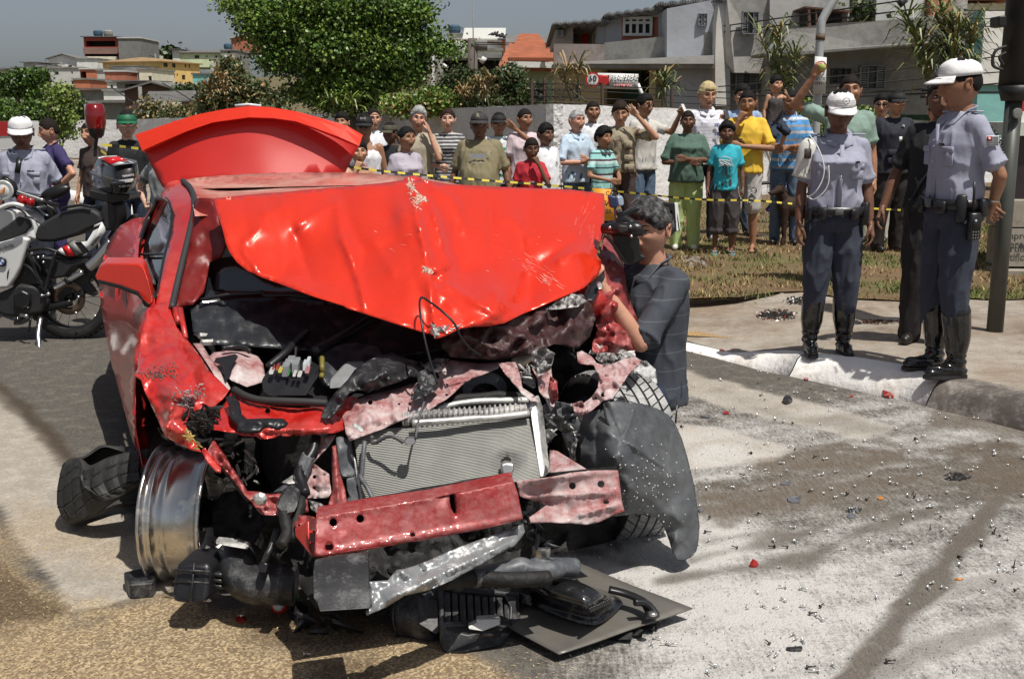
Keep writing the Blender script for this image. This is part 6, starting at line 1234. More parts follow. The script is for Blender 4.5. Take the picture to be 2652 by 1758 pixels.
X('man all in black with crossed belt behind the police officer at the kerb',2448,200,7.35,25,.14,'dark','stubble','crop',top=c_blk,bottom=cloth('black_trousers',(.014,.012,.013)),armL='down',armR='away',hi=True,group='men beside the kerb',g=1.1,legg=1.2,slv=.7,hem=.9)
kn={1:((.14,-.34,.80),(.14,-.02,.565)),-1:((-.14,-.34,.80),(-.13,-.04,.565))}
r,s,HM,A=X('cameraman with greying hair in slate striped polo crouching behind the right wing',1690,522,4.95,60,.02,'ruddy','dgrey','side',top=s_poloc,bottom=c_djean,hi=True,lower=1.76,pose=dict(),legs=kn,shoes='shoe',armL=((.235,-.22,1.17),(.15,-.37,1.42),(0,0,1),'fist'),armR=((.26,-.24,1.10),(.02,-.46,1.34),(0,0,1),'fist'),hd=(20,12,0),g=1.06,collar=mat('collar_slate',(.09,.10,.12),.8),group='camera crew',slv=.85,hsc=.93)
CAMERAMAN=(r,s,HM)
r.location.z=P(1690,522,4.95).z-1.75*s+.02
if r.location.z>.1:r.location.z=r.location.z
mY=8.25
MO=empty('police_motorcycle',(P(80,900,mY).x,mY,0),0,'white and black police trail motorcycle on its side stand with black top box','motorcycle')
mW=mat('white_fairing',(.66,.67,.66),.3,coat=.6,var=.04);mB=mat('moto_black',(.012,.012,.013),.35,var=.3,vs=12);mBm=mat('moto_matt_black',(.02,.02,.021),.6,var=.3,vs=20,bump=.2,bs=60)
mBox=mat('top_box_black',(.008,.008,.009),.14,coat=.6);mS=mat('brushed_steel',(.60,.60,.60),.28,metal=.95,var=.1);mR=mat('signal_red',(.60,.012,.015),.3,coat=.5)
def mz(x,y):return(x/3.7333,520+y/3.7333)
def mb(x,y):return(x/5.6,280+y/5.6)
def mp(L,Y,f=mz):return[(*f(*q),Y)for q in L]
def mblock(name,L,Y,dep,m,f=mz,parent=MO,bev=.012,seg=3,smooth=True):return block(name,mp(L,Y,f),(0,dep,0),m,parent,bev,seg,smooth)
def mtube(name,L,Y,r,m,f=mz,parent=MO,n=8,k=5):
 return MB().tube(catmull([P(*f(*q[:2]),(q[2]if len(q)>2 else Y))for q in L],k),r,n).build(name,m,parent,True)
wc=P(*mz(690,925),mY)
Mx=Matrix.Translation(wc)@Matrix.Rotation(math.pi/2,4,'X')
R0=.315
b=MB();b.lathe([(R0-.075,-.055),(R0-.03,-.068),(R0-.008,-.045),(R0,0),(R0-.008,.045),(R0-.03,.068),(R0-.075,.055)],None,48);rwh=put(b,Mx).build('rear_wheel',m_rub,MO,True)
b=MB()
for i in range(44):
 for sd in(-1,1):
  t0=2*math.pi*(i+.25*sd)/44;t1=t0+.09;V=[]
  for rr_ in(R0-.02,R0+.006):
   for(t,w)in((t0,.008*sd),(t1,.008*sd),(t1+.03,.05*sd),(t0+.03,.05*sd)):V.append(((rr_-abs(w)*.14)*math.cos(t),(rr_-abs(w)*.14)*math.sin(t),w))
  b.add(V,[(4,5,6,7),(0,1,5,4),(1,2,6,5),(2,3,7,6),(3,0,4,7)])
put(b,Mx).build('tyre_knob',m_rub,rwh,kind='stuff')
b=MB();b.lathe([(R0-.072,-.05),(R0-.082,-.05),(R0-.092,-.02),(R0-.092,.02),(R0-.082,.05),(R0-.072,.05)],None,40);put(b,Mx).build('rim',mB,rwh,True)
for i in range(18):
 t=2*math.pi*i/18;t2=t+(.5 if i%2 else-.5)
 mesh_=MB().tube([Mx@V3((.03*math.cos(t2),.03*math.sin(t2),.03*(1 if i%2 else-1))),Mx@V3(((R0-.085)*math.cos(t),(R0-.085)*math.sin(t),0))],.002,4).build('spoke',mS,rwh)
b=MB();b.lathe([(.0,-.07),(.03,-.07),(.035,-.03),(.035,.05),(0,.05)],None,14);put(b,Mx).build('hub',mB,rwh,True)
b=MB();b.lathe([(.07,.058),(.125,.058),(.125,.062),(.07,.062),(.07,.058)],None,32);put(b,Mx).build('brake_disc',mat('moto_disc',(.18,.13,.10),.4,metal=.7,var=.2),rwh,True)
mblock('brake_caliper',[(745,870),(800,860),(815,920),(760,945)],mY-.09,.05,mB)
mtube('swing_arm',[(690,980),(560,1010),(430,1040)],mY-.08,.028,mB)
mtube('swing_arm',[(690,980),(560,1010),(430,1040)],mY+.08,.028,mB)
wf_=wc+V3((-1.58,0,0));Mf=Matrix.Translation(wf_)@Matrix.Rotation(math.pi/2,4,'X')
b=MB();b.lathe([(.25,-.05),(.30,-.055),(.33,0),(.30,.055),(.25,.05)],None,40);put(b,Mf).build('front_wheel',m_rub,MO,True)
for sd in(-.09,.09):MB().tube([wf_+V3((0,sd,0)),wf_+V3((.30,sd,.72))],.028,8).build('fork',mS,MO,True)
mblock('engine',[(60,860),(180,800),(330,820),(440,880),(460,1000),(400,1090),(280,1120),(150,1130),(40,1120),(-60,1080),(-80,920)],mY-.16,.32,mBm,bev=.03)
mblock('clutch_cover',[(120,900),(200,860),(280,900),(290,1000),(220,1060),(130,1030)],mY-.20,.05,mB,bev=.02)
mblock('cylinder',[(150,560),(300,540),(360,640),(390,820),(120,840)],mY-.13,.26,mBm,bev=.02)
for L_ in([(250,460),(330,640),(430,880)],[(260,480),(430,460),(560,500)],[(540,500),(480,700),(430,880)],[(100,700),(250,620),(420,820)]):
 mtube('frame_tube',L_,mY-.17,.014,mB)
mblock('side_cover',[(380,540),(540,545),(690,570),(760,545),(900,540),(860,600),(700,650),(620,740),(500,760),(430,700)],mY-.13,.22,mBm,bev=.02)
mblock('belly_black',[(380,880),(480,880),(600,840),(760,720),(870,640),(900,700),(860,800),(720,830),(560,900),(520,1000),(420,1080)],mY-.06,.10,mB,bev=.01)
mblock('chain_guard',[(420,880),(560,800),(760,760),(880,800),(950,900),(900,930),(760,870),(640,930),(600,1010),(470,1080)],mY-.06,.03,mBm)
mtube('exhaust_pipe',[(525,845),(600,805),(700,745),(800,690)],mY-.12,.020,mS)
mblock('exhaust_band',[(600,760),(640,740),(680,790),(640,815)],mY-.15,.07,mB)
mtube('exhaust_silencer',[(860,640),(950,560),(1040,450),(1085,400)],mY-.10,.045,mS,n=14)
mtube('exhaust_silencer',[(1085,395),(1155,300),(1200,240)],mY+.12,.055,mS,n=14)
mblock('silencer_cap',[(1150,300),(1190,215),(1270,130),(1310,150),(1290,240),(1220,300),(1170,340)],mY+.05,.12,mB)
mblock('seat',[(330,330),(360,240),(440,190),(560,120),(700,80),(800,70),(900,85),(965,130),(990,200),(960,240),(880,270),(760,330),(640,370),(520,400),(400,400),(340,385)],mY-.15,.30,mat('seat_leather',(.022,.022,.024),.62,var=.2,bump=.3,bs=150,bumpd=.002),bev=.05,seg=4)
mblock('rear_seat',[(960,240),(990,200),(960,120),(1000,30),(1060,10),(1120,60),(1130,190),(1080,300),(1000,280)],mY-.12,.24,mBm,bev=.03)
mtube('grab_rail',[(590,100),(610,70),(700,55),(790,42),(880,58)],mY-.16,.010,mB)
mblock('tail_panel',[(530,500),(690,385),(790,395),(840,390),(900,260),(985,205),(1010,260),(1000,330),(920,440),(860,490),(770,540),(640,540)],mY-.145,.02,mB,bev=.004,seg=1,smooth=False)
tY=mY-.152
for nm,L_,m_ in(('white_flash',[(540,488),(594,452),(640,533)],mW),('red_band',[(596,450),(655,426),(724,536),(650,540)],mR),('grey_band',[(655,424),(690,395),(720,405),(796,505),(730,530)],mat('decal_grey',(.20,.20,.19),.5)),('white_flash',[(690,392),(712,390),(784,398),(842,391),(902,290),(958,262),(968,238),(905,262),(910,238),(985,205),(1015,262),(1018,296),(930,430),(862,488),(784,398),(722,404)],mW)):
 block(nm,mp(L_,tY),(0,.006,0),m_,MO,0)
M_=frame(P(*mz(935,375),tY-.006),P(*mz(985,310),tY)-P(*mz(880,440),tY),P(*mz(880,310),tY)-P(*mz(950,400),tY))
text('registration_print','M-00000-11',.024,mat('ink_black',(.012,.012,.012),.6),M_,MO,.0008,.0004)
mblock('fuel_tank',[(-200,120),(-60,90),(60,80),(190,95),(290,190),(330,330),(350,385),(280,370),(180,430),(100,480),(-100,500),(-300,480)],mY-.13,.26,mW,bev=.06,seg=4)
mblock('tank_insert',[(-40,300),(60,240),(170,150),(270,180),(300,250),(240,320),(90,370),(-40,420)],mY-.15,.05,mBm,bev=.02)
mblock('radiator_shroud',[(-140,440),(0,400),(120,370),(215,350),(280,370),(240,500),(200,640),(150,740),(75,845),(0,850),(-120,800)],mY-.20,.06,mW,bev=.02,seg=3)
mblock('shroud_vent',[(70,690),(90,650),(80,720),(72,760),(66,740)],mY-.206,.02,mB,bev=0)
M_=frame(P(*mz(58,455),mY-.205),P(*mz(138,425),mY-.2)-P(*mz(0,480),mY-.2),P(*mz(40,400),mY)-P(*mz(60,480),mY))
text('police_lettering','Polícia',.044,mat('decal_grey',(.20,.20,.19),.5),M_,MO,.0008,.0006)
bc=P(*mz(20,590),mY-.208)
Mb=Matrix.Translation(bc)@Matrix.Rotation(math.pi/2,4,'X')
b=MB();b.lathe([(0,0),(.034,0),(.034,.008),(.022,.010),(0,.010)],None,24);bd_=put(b,Mb).build('round_badge',mB,MO,True)
for i in range(4):
 b=MB();b.add([V3((0,0,.0115))]+[V3((.021*math.cos(i*math.pi/2+math.pi/2*j/6),.021*math.sin(i*math.pi/2+math.pi/2*j/6),.0115))for j in range(7)],[tuple(range(8))])
 put(b,Mb).build('badge_quarter',mat('badge_blue',(.02,.12,.40),.3)if i%2 else mW,bd_)
b=MB();b.lathe([(0,0),(.072,0),(.072,.006),(0,.008)],None,28);em=put(b,Matrix.Translation(P(*mb(50,1195),mY-.2))@Matrix.Rotation(math.pi/2,4,'X')).build('crest_sticker',mW,MO,True)
b=MB();b.lathe([(.046,.0085),(.066,.0085)],None,28);put(b,Matrix.Translation(P(*mb(50,1195),mY-.2))@Matrix.Rotation(math.pi/2,4,'X')).build('crest_ring',mat('crest_grey',(.35,.38,.36),.5),em)
b=MB();b.tube([P(*mb(30,1230),mY-.212),P(*mb(70,1150),mY-.212)],[.014,.004],6);b.build('crest_flame',mat('crest_orange',(.55,.20,.05),.5),em)
mblock('fly_screen',[(-150,900),(0,1010),(90,1000),(190,1090),(230,1180),(200,1300),(60,1330),(-120,1340)],mY-.16,.05,mB,f=mb,bev=.02)
mtube('handlebar',[(-60,1480,mY-.3),(100,1410,mY-.3),(220,1395,mY-.3),(340,1430,mY-.28)],0,.016,mW,f=mb,n=8)
mtube('cross_bar',[(170,1190,mY-.1),(350,1245,mY-.1),(640,1340,mY-.1)],0,.010,mS,f=mb)
mtube('handlebar',[(300,1330,mY-.1),(560,1350,mY+.1),(830,1410,mY+.35)],0,.018,mB,f=mb)
mtube('brake_lever',[(560,1330,mY+.1),(700,1420,mY+.1),(780,1470,mY+.1),(830,1560,mY+.1)],0,.007,mB,f=mb)
mtube('clutch_lever',[(330,1440),(240,1380)],mY-.28,.012,mB,f=mb)
mtube('clutch_lever',[(240,150),(330,175),(390,220),(430,262)],mY-.3,.007,mB)
mtube('mirror_stem',[(40,1000,mY-.2),(120,1010,mY-.2),(220,1090,mY-.2),(250,1190,mY-.2)],0,.006,mB,f=mb)
mtube('mirror_stem',[(430,1320,mY-.05),(540,1290,mY-.03),(640,1260,mY)],0,.008,mB,f=mb)
mi_=MB();c1=P(*mb(800,1225),mY);mi_.ball((0,0,0),(.118,.04,.046),Matrix.Translation(c1)@Matrix.Rotation(-.32,4,'Y'),18,12);mi_.build('rear_view_mirror',mB,MO,True)
for(x,y,r_)in((320,1340,.042),(440,1365,.034)):
 MB().ball(P(*mb(x,y),mY-.18),(r_*.9,r_*.8,r_),n=14,m=10).build('indicator',mat('red_lens',(.35,.004,.004),.12,coat=.9),MO,True)
mblock('instrument_pod',[(200,1240),(330,1260),(500,1290),(560,1370),(520,1440),(360,1430),(220,1330)],mY-.08,.2,mB,f=mb)
mblock('knuckle_guard',[(330,1440),(420,1500),(520,1480),(620,1560),(700,1568),(520,1440),(420,1400)],mY+.1,.03,mat('clear_screen',(.45,.52,.55),.15),f=mb,bev=.01)
mtube('control_cable',[(80,1470,mY-.28),(200,1440,mY-.28),(330,1500,mY-.24),(380,1560,mY-.2)],0,.006,mB,f=mb)
mtube('side_stand',[(395,1130,mY-.16),(370,1300,mY-.26),(392,1515,mY-.36)],0,.016,mS)
mtube('side_stand',[(385,1120,mY-.15),(362,1300,mY-.25),(380,1500,mY-.35)],0,.014,mB)
mblock('stand_foot',[(370,1495),(410,1500),(418,1522),(368,1522)],mY-.37,.06,mB,bev=.003)
mtube('foot_peg',[(200,1105,mY-.2),(260,1115,mY-.28)],0,.014,mS);mtube('gear_lever',[(295,1140),(280,1260)],mY-.25,.009,mB)
mtube('foot_peg',[(430,920,mY-.16),(470,900,mY-.28)],0,.014,mS)
for(x,y)in((405,915),(270,1025),(370,548),(420,540),(420,595),(760,930),(735,1085)):MB().ball(P(*mz(x,y),mY-.17),.012,n=8,m=5).build('bolt',mS,MO,True)
mblock('box_rack',[(1290,1180),(1500,1230),(1880,1250),(1860,1330),(1620,1390),(1300,1310)],mY-.12,.28,mB,f=mb,bev=.01)
bx=MB()
def bp(x,y,Yv):return P(*mb(x,y),Yv)
lo=[bp(1310,1130,mY+.24),bp(1640,1250,mY-.20),bp(1860,1230,mY-.16),bp(1990,1090,mY+.12)]
md=[bp(1298,905,mY+.26),bp(1650,1035,mY-.24),bp(1960,1010,mY-.20),bp(2025,960,mY+.16)]
up=[bp(1385,735,mY+.22),bp(1640,850,mY-.19),bp(1960,805,mY-.15),bp(1990,760,mY+.10)]
tpp=[bp(1440,712,mY+.2),bp(1660,815,mY-.12),bp(1900,780,mY-.1),bp(1800,715,mY+.16)]
V=[];
for ring in(lo,md,up,tpp):
 c=sum(ring,V3())/4
 for i in range(4):
  a,b_=ring[i],ring[(i+1)%4];V+=[a.lerp(b_,.08),a.lerp(b_,.5)+(a.lerp(b_,.5)-c)*.06,a.lerp(b_,.92)]
k=12;bx.add(V,[(i*k+j,i*k+(j+1)%k,(i+1)*k+(j+1)%k,(i+1)*k+j)for i in range(3)for j in range(k)]+[tuple(range(k-1,-1,-1)),tuple(range(3*k,4*k))])
box_=bx.build('top_box',mBox,MO,True);bv=box_.modifiers.new('b','BEVEL');bv.width=.02;bv.segments=3;bv.angle_limit=.5
def boxpanel(name,L,m_,off=-.012,f=mb):return block(name,[(*f(x,y),Y+off)for x,y,Y in L],(0,.006,0),m_,box_,0)
boxpanel('grey_stripe',[(1300,905,mY+.25),(1640,1032,mY-.235),(1700,1050,mY-.242),(1930,1020,mY-.21),(1925,1085,mY-.21),(1690,1108,mY-.236),(1630,1098,mY-.23),(1310,962,mY+.25)],mat('reflective_grey',(.28,.30,.31),.35))
boxpanel('red_corner',[(1925,1020,mY-.2),(2025,970,mY+.1),(2020,1040,mY+.1),(1945,1065,mY-.19)],mR)
boxpanel('white_lid_stripe',[(1395,722,mY+.2),(1470,700,mY+.2),(1690,690,mY+.2),(1700,706,mY+.18),(1500,715,mY+.17),(1440,738,mY+.1)],mW,-.03)
boxpanel('red_lid',[(1445,742,mY+.12),(1500,715,mY+.15),(1700,697,mY+.15),(1860,762,mY-.04),(1720,775,mY-.15),(1612,815,mY-.17)],mR,-.03)
boxpanel('white_lid_stripe',[(1615,818,mY-.18),(1720,780,mY-.16),(1870,766,mY-.1),(1955,800,mY-.15),(1780,815,mY-.185),(1650,840,mY-.2)],mat('lid_grey_white',(.50,.53,.53),.35),-.03)
for body,x,y,sz in(('TRÂNSITO',1860,980,.017),('Polícia',1865,1062,.019),('T-02110-11',1835,1130,.022)):
 M_=frame(P(*mb(x,y),mY-.262),P(*mb(x+100,y-14),mY-.235)-P(*mb(x,y),mY-.26),(0,0,1));text('box_lettering',body,sz,mat('lettering_white',(.70,.70,.70),.5)if y<1100 else mat('lettering_grey',(.22,.22,.22),.5),M_,box_,.0008,.0008 if y<1100 else 0.)
mtube('beacon_pole',[(1380,700,mY+.15),(1385,560,mY+.15),(1400,440,mY+.15)],0,.014,mB,f=mb)
b=MB();c1=P(*mb(1405,440),mY+.15);b.lathe([(.03,0),(.05,.02),(.062,.07)],Matrix.Translation(c1),16);b.build('beacon_base',mB,MO,True)
b=MB();b.lathe([(.062,0),(.072,.04),(.073,.12),(.060,.17),(.03,.178),(0,.18)],Matrix.Translation(c1+V3((0,0,.07))),20);b.build('beacon_lens',mat('beacon_red',(.18,.002,.003),.08,coat=1.),MO,True)
# ================================================================== THINGS ON THE ROAD
def gp_(f,x,y,z=0.):return G(*f(x,y),z)
def gblock(name,L,h0,h1,m,f=None,parent=None,bev=.006,seg=2):
 p=[G(*(f(*q)if f else q),h1)for q in L];
 n=sum((p[i].x*p[(i+1)%len(p)].y-p[(i+1)%len(p)].x*p[i].y)for i in range(len(p)))
 if n<0:p=p[::-1]
 p=[V3((q.x,q.y,h0))for q in p]
 o=MB().prism(p,(0,0,h1-h0)).build(name,m,parent,True)
 b=o.modifiers.new('b','BEVEL');b.width=bev;b.segments=seg;b.limit_method='ANGLE';b.angle_limit=.6;b.harden_normals=True
 return o
def burst_tyre():
 c=P(318,1300,4.36);n=96;q=18;V=[];R0=.31;W=.25
 prof=[(-.10,-.44),(-.065,-.5),(-.03,-.49),(-.008,-.42),(0,-.3),(.003,-.1),(.003,.1),(0,.3),(-.008,.42),(-.03,.49),(-.065,.5),(-.10,.44),(-.092,.40),(-.055,.45),(-.02,.36),(-.014,.0),(-.02,-.36),(-.055,-.45),(-.092,-.40)]
 q=len(prof);ax=Matrix.Rotation(rads(-14),3,'Y')@Matrix.Rotation(rads(72),3,'X')@Matrix.Rotation(rads(150),3,'Y')
 for i in range(n):
  t=2*math.pi*i/n
  dent=.85*math.exp(-((math.atan2(math.sin(t-1.9),math.cos(t-1.9)))/.55)**2)+.20*math.exp(-((math.atan2(math.sin(t-.1),math.cos(t-.1)))/.6)**2)
  R_=R0*(1-dent*.62)
  for(dr,w)in prof:
   ww=w*W*(1+.45*dent);tw=.25*math.sin(t*2+.6)
   x=(R_+dr)*math.cos(t)*.92;z=(R_+dr)*math.sin(t)*.62;y=ww+tw*.10+.05*dent*math.sin(w*6)
   V.append(ax@V3((x,y,z)))
 mz0=min(v.z for v in V);V=[V3((v.x+.05*mn.noise(v*5),v.y+.05*mn.noise(v*5+V3((3,1,0))),mz0+min(v.z-mz0,.20)+max(0,v.z-mz0-.20)*.55+.07*mn.noise(v*6)*(v.z>mz0+.1)))for v in V]
 V=[v+c for v in V];mz_=min(v.z for v in V);
 V=[V3((v.x,v.y,v.z-mz_+.005))for v in V]
 Fc=[(i*q+j,i*q+(j+1)%q,((i+1)%n)*q+(j+1)%q,((i+1)%n)*q+j)for i in range(n)for j in range(q)]
 for i in range(n):
  for j in(4,5,6,7):
   if i%3==0:
    k=i*q+j;a=V[((i+n//2)%n)*q+j];V[k]=V[k].lerp(a,.016)
 o=mesh('burst_tyre',V,Fc,m_rub,None,True);tag(o,'burst flattened tyre lying beside the bare wheel rim','tyre')
 o.modifiers.new('s','SUBSURF').levels=1;o.modifiers['s'].render_levels=1
 for jj,(j0,j1)in enumerate(((3.3,4.15),(4.35,5.0),(5.15,5.85),(6.0,6.65),(6.85,7.7))):
  b=MB()
  for i in range(n):
   for(ta,tb2)in((i+.04,i+.46),(i+.54,i+.96))if jj in(0,1,3,4)else((i,i+1.),):
    def at(t,j):
     i0=int(t)%n;i1=(i0+1)%n;fr=t-int(t);a0,a1=int(j),int(j)+1;fj=j-a0
     p=V[i0*q+a0].lerp(V[i0*q+a1],fj).lerp(V[i1*q+a0].lerp(V[i1*q+a1],fj),fr);o0=V[i0*q+15].lerp(V[i1*q+15],fr)
     return p,(p-o0).normalized()
    sk=(.5 if jj<2 else-.5)if jj!=2 else 0
    pp_=[at(ta,j0),at(tb2,j0),at(tb2+sk,j1),at(ta+sk,j1)]
    base=[p+nn*.002 for p,nn in pp_];topp=[p+nn*.010 for p,nn in pp_]
    b.add(base+topp,[(4,5,6,7),(0,1,5,4),(1,2,6,5),(2,3,7,6),(3,0,4,7)])
  b.build('tread_rib',m_rub,o,kind='stuff')
burst_tyre()
zs=.045
g=cG
pl=MB();cs_=[gp_(g,1540,235,zs+.03),gp_(g,2238,508,zs),gp_(g,1460,772,zs-.01),gp_(g,1130,600,zs-.01)]
N_=14;V=[]
for i in range(N_+1):
 for j in range(N_+1):
  a=cs_[0].lerp(cs_[1],i/N_);b_=cs_[3].lerp(cs_[2],i/N_);p=a.lerp(b_,j/N_);p.z+=.012*mn.noise(V3((p.x*3,p.y*3,0)));V.append(p)
sh=mesh('metal_sheet',V,[(i*(N_+1)+j,i*(N_+1)+j+1,(i+1)*(N_+1)+j+1,(i+1)*(N_+1)+j)for i in range(N_)for j in range(N_)],mat('greasy_sheet',(.16,.155,.145),.42,metal=.35,var=.25,vs=5,c2=(.10,.085,.065),c2s=3.5,c2t=.52,c2w=.12,bump=.1,bs=12),None,True)
sd_=sh.modifiers.new('t','SOLIDIFY');sd_.thickness=.004;sd_.offset=0
tag(sh,'flat grey greasy metal sheet lying under the black pressed cover','metal sheet')
sc=MB()
for(x,y,w,h_)in((1780,650,110,36),(1890,632,60,30),(1950,605,70,26),(2010,598,30,20)):
 sc.add([gp_(g,x,y,.0),gp_(g,x+w,y,.0),gp_(g,x+w*.95,y+h_,.0),gp_(g,x+w*.05,y+h_*1.1,.0)]+[gp_(g,x,y,.022),gp_(g,x+w,y-4,.03),gp_(g,x+w*.95,y+h_,.02),gp_(g,x+w*.05,y+h_*1.1,.012)],[(4,5,6,7),(0,1,5,4),(1,2,6,5),(2,3,7,6),(3,0,4,7)])
o=sc.build('rubble',m_rub,None,kind='stuff')
def tray():
 root=empty('pressed_cover',tuple(gp_(g,1560,470,zs+.01)),0,'black pressed steel cover lying on the grey metal sheet','engine cover')
 fl=[gp_(g,*q,zs+.02)for q in((1170,350),(1300,330),(1560,350),(1760,400),(1845,455),(1830,480),(1720,575),(1660,588),(1560,570),(1400,520),(1290,470),(1215,440),(1180,400))]
 c=sum(fl,V3())/len(fl)
 ins=[gp_(g,*q,zs+.03)for q in((1310,370),(1380,348),(1540,350),(1700,395),(1765,430),(1760,470),(1690,540),(1640,545),(1530,515),(1400,475),(1310,430),(1300,400),(1300,385))]
 ins2=[gp_(g,*q,zs+.115)for q in((1330,385),(1400,355),(1520,345),(1660,395),(1735,435),(1725,460),(1660,510),(1620,512),(1520,480),(1410,450),(1340,415),(1322,400),(1320,392))]
 cc=sum(ins2,V3())/13;ins3=[p.lerp(cc,.35)+V3((0,0,.03))for p in ins2];ins4=[p.lerp(cc,.75)+V3((0,0,.038))for p in ins2]
 b=MB();n=13;V=[p+V3((0,0,-.012))for p in fl]+fl+ins+ins2+ins3+ins4+[cc+V3((0,0,.04))]
 Fc=[(r*n+i,r*n+(i+1)%n,(r+1)*n+(i+1)%n,(r+1)*n+i)for r in range(5)for i in range(n)]+[(5*n+i,5*n+(i+1)%n,6*n)for i in range(n)]
 b.add(V,Fc);m_=mat('black_enamel',(.012,.012,.013),.18,coat=.6,var=.2,vs=10,bump=.08,bs=30,c2=(.40,.40,.40),c2s=4.2,c2t=.66,c2w=.1)
 o=b.build('cover_shell',m_,root,True);o.modifiers.new('s','SUBSURF').levels=2;o.modifiers['s'].render_levels=2
 ri=MB()
 for i in range(11):
  t=i/10;x=1640+110*t;y=520-50*t
  ri.tube([gp_(g,x,y-12,zs+.11-.01*t),gp_(g,x+8,y+14,zs+.05)],.006,5)
 ri.build('cover_rib',m_,root,True,kind='stuff')
 gblock('cover_lug',[(1175,345),(1300,330),(1300,440),(1180,400)],zs+.015,zs+.05,m_,g,root)
tray()
lv=MB();L_=catmull([gp_(g,1750,395,zs+.07),gp_(g,1850,420,zs+.06),gp_(g,1950,465,zs+.05),gp_(g,1990,530,zs+.03),gp_(g,2005,560,zs+.02)],5);lv.tube(L_,[.018]*(len(L_)-6)+[.02,.023,.027,.03,.03,.026],8,flat=.6)
L_=catmull([gp_(g,1900,470,zs+.07),gp_(g,1975,480,zs+.06),gp_(g,2030,545,zs+.03)],5);lv.tube(L_,.012,6)
lo=lv.build('bent_lever',mB,None,True);tag(lo,'bent black lever arm at the right of the pressed cover','lever')
MB().lathe([(.012,0),(.016,.004),(.012,.010),(0,.010)],Matrix.Translation(gp_(g,2005,545,zs+.055)),10).build('lever_bolt',m_stl,lo,True)
def airbox():
 root=empty('air_filter_box',tuple(gp_(g,980,740,0)),0,'open black ribbed air filter box with pipe stub in front of the bumper','air filter box')
 A_,B_,C__,D_=gp_(g,765,760,0),gp_(g,1090,745,0),gp_(g,1215,640,0),gp_(g,775,620,0)
 def q(x,y,Y):return P(*g(x,y),Y)
 Y0=A_.y
 m1=m_blkd
 b=MB();V=[q(765,615,Y0),q(930,660,Y0-.02),q(1100,630,Y0+.02),q(1225,590,Y0+.14),q(765,740,Y0),q(800,772,Y0-.02),q(905,772,Y0-.02),q(1100,722,Y0+.02),q(1195,660,Y0+.14)]
 back=V3((-.02,.20,.0))
 b.prism([V[0],V[1],V[2],V[3],V[8],V[7],V[6],V[5],V[4]],back);o=b.build('box_tray',m1,root,True);bv=o.modifiers.new('b','BEVEL');bv.width=.008;bv.segments=2;bv.limit_method='ANGLE'
 fr_=[q(770,385,Y0+.12),q(1215,432,Y0+.22),q(1222,590,Y0+.14),q(775,610,Y0+.01)]
 b=MB();L_=catmull(fr_+[fr_[0]],1);b.tube(fr_+[fr_[0]],.014,8);b.build('box_rim',m1,root,True)
 b=MB();b.add([fr_[0]+V3((0,.07,0)),fr_[1]+V3((0,.07,0)),fr_[2]+V3((0,.07,0)),fr_[3]+V3((0,.07,0))],[(0,1,2,3)]);b.build('box_back',mat('box_inner',(.02,.02,.021),.3,var=.3),root)
 for i in range(9):
  t=.08+.78*i/8;a=fr_[0].lerp(fr_[1],t);c=fr_[3].lerp(fr_[2],t);w=(fr_[1]-fr_[0]).normalized()*.010
  MB().add([a-w,a+w,c+w,c-w,a-w*.2+V3((0,.06,0)),a+w*.2+V3((0,.06,0)),c+w*.2+V3((0,.06,0)),c-w*.2+V3((0,.06,0))],[(0,1,2,3),(0,4,5,1),(1,5,6,2),(2,6,7,3),(3,7,4,0)]).build('box_rib',m1,root)
 block('box_tab',[(*g(930,615),Y0-.02),(*g(980,590),Y0),(*g(975,572),Y0),(*g(1110,565),Y0+.03),(*g(1118,600),Y0+.02),(*g(1015,640),Y0-.01),(*g(935,628),Y0-.02)],(0,.03,.0),m_alu,root,.002)
 block('box_slot',[(*g(1015,655),Y0-.01),(*g(1118,640),Y0+.01),(*g(1118,665),Y0+.01),(*g(1015,680),Y0-.01)],(0,-.006,.0),m_void,root,0)
 block('box_corner',[(*g(1130,430),Y0+.18),(*g(1212,440),Y0+.2),(*g(1238,520),Y0+.17),(*g(1215,600),Y0+.13),(*g(1165,590),Y0+.12),(*g(1170,500),Y0+.16)],(0,.04,.0),m1,root,.01)
 a=q(745,545,Y0+.12);c=q(520,550,Y0+.16);pp_=[c,c.lerp(a,.12),c.lerp(a,.3),c.lerp(a,.6),a]
 MB().tube(pp_,[.055,.070,.072,.078,.085],22).build('intake_pipe',m1,root,True)
 MB().tube([c.lerp(a,.10),c.lerp(a,.14)],[.075,.075],22).build('pipe_ring',m1,root,True)
 block('pipe_plate',[(*g(630,440),Y0+.08),(*g(755,455),Y0+.1),(*g(762,640),Y0+.02),(*g(740,660),Y0+.02),(*g(640,600),Y0+.04)],(0,.03,0),m1,root,.004)
airbox()
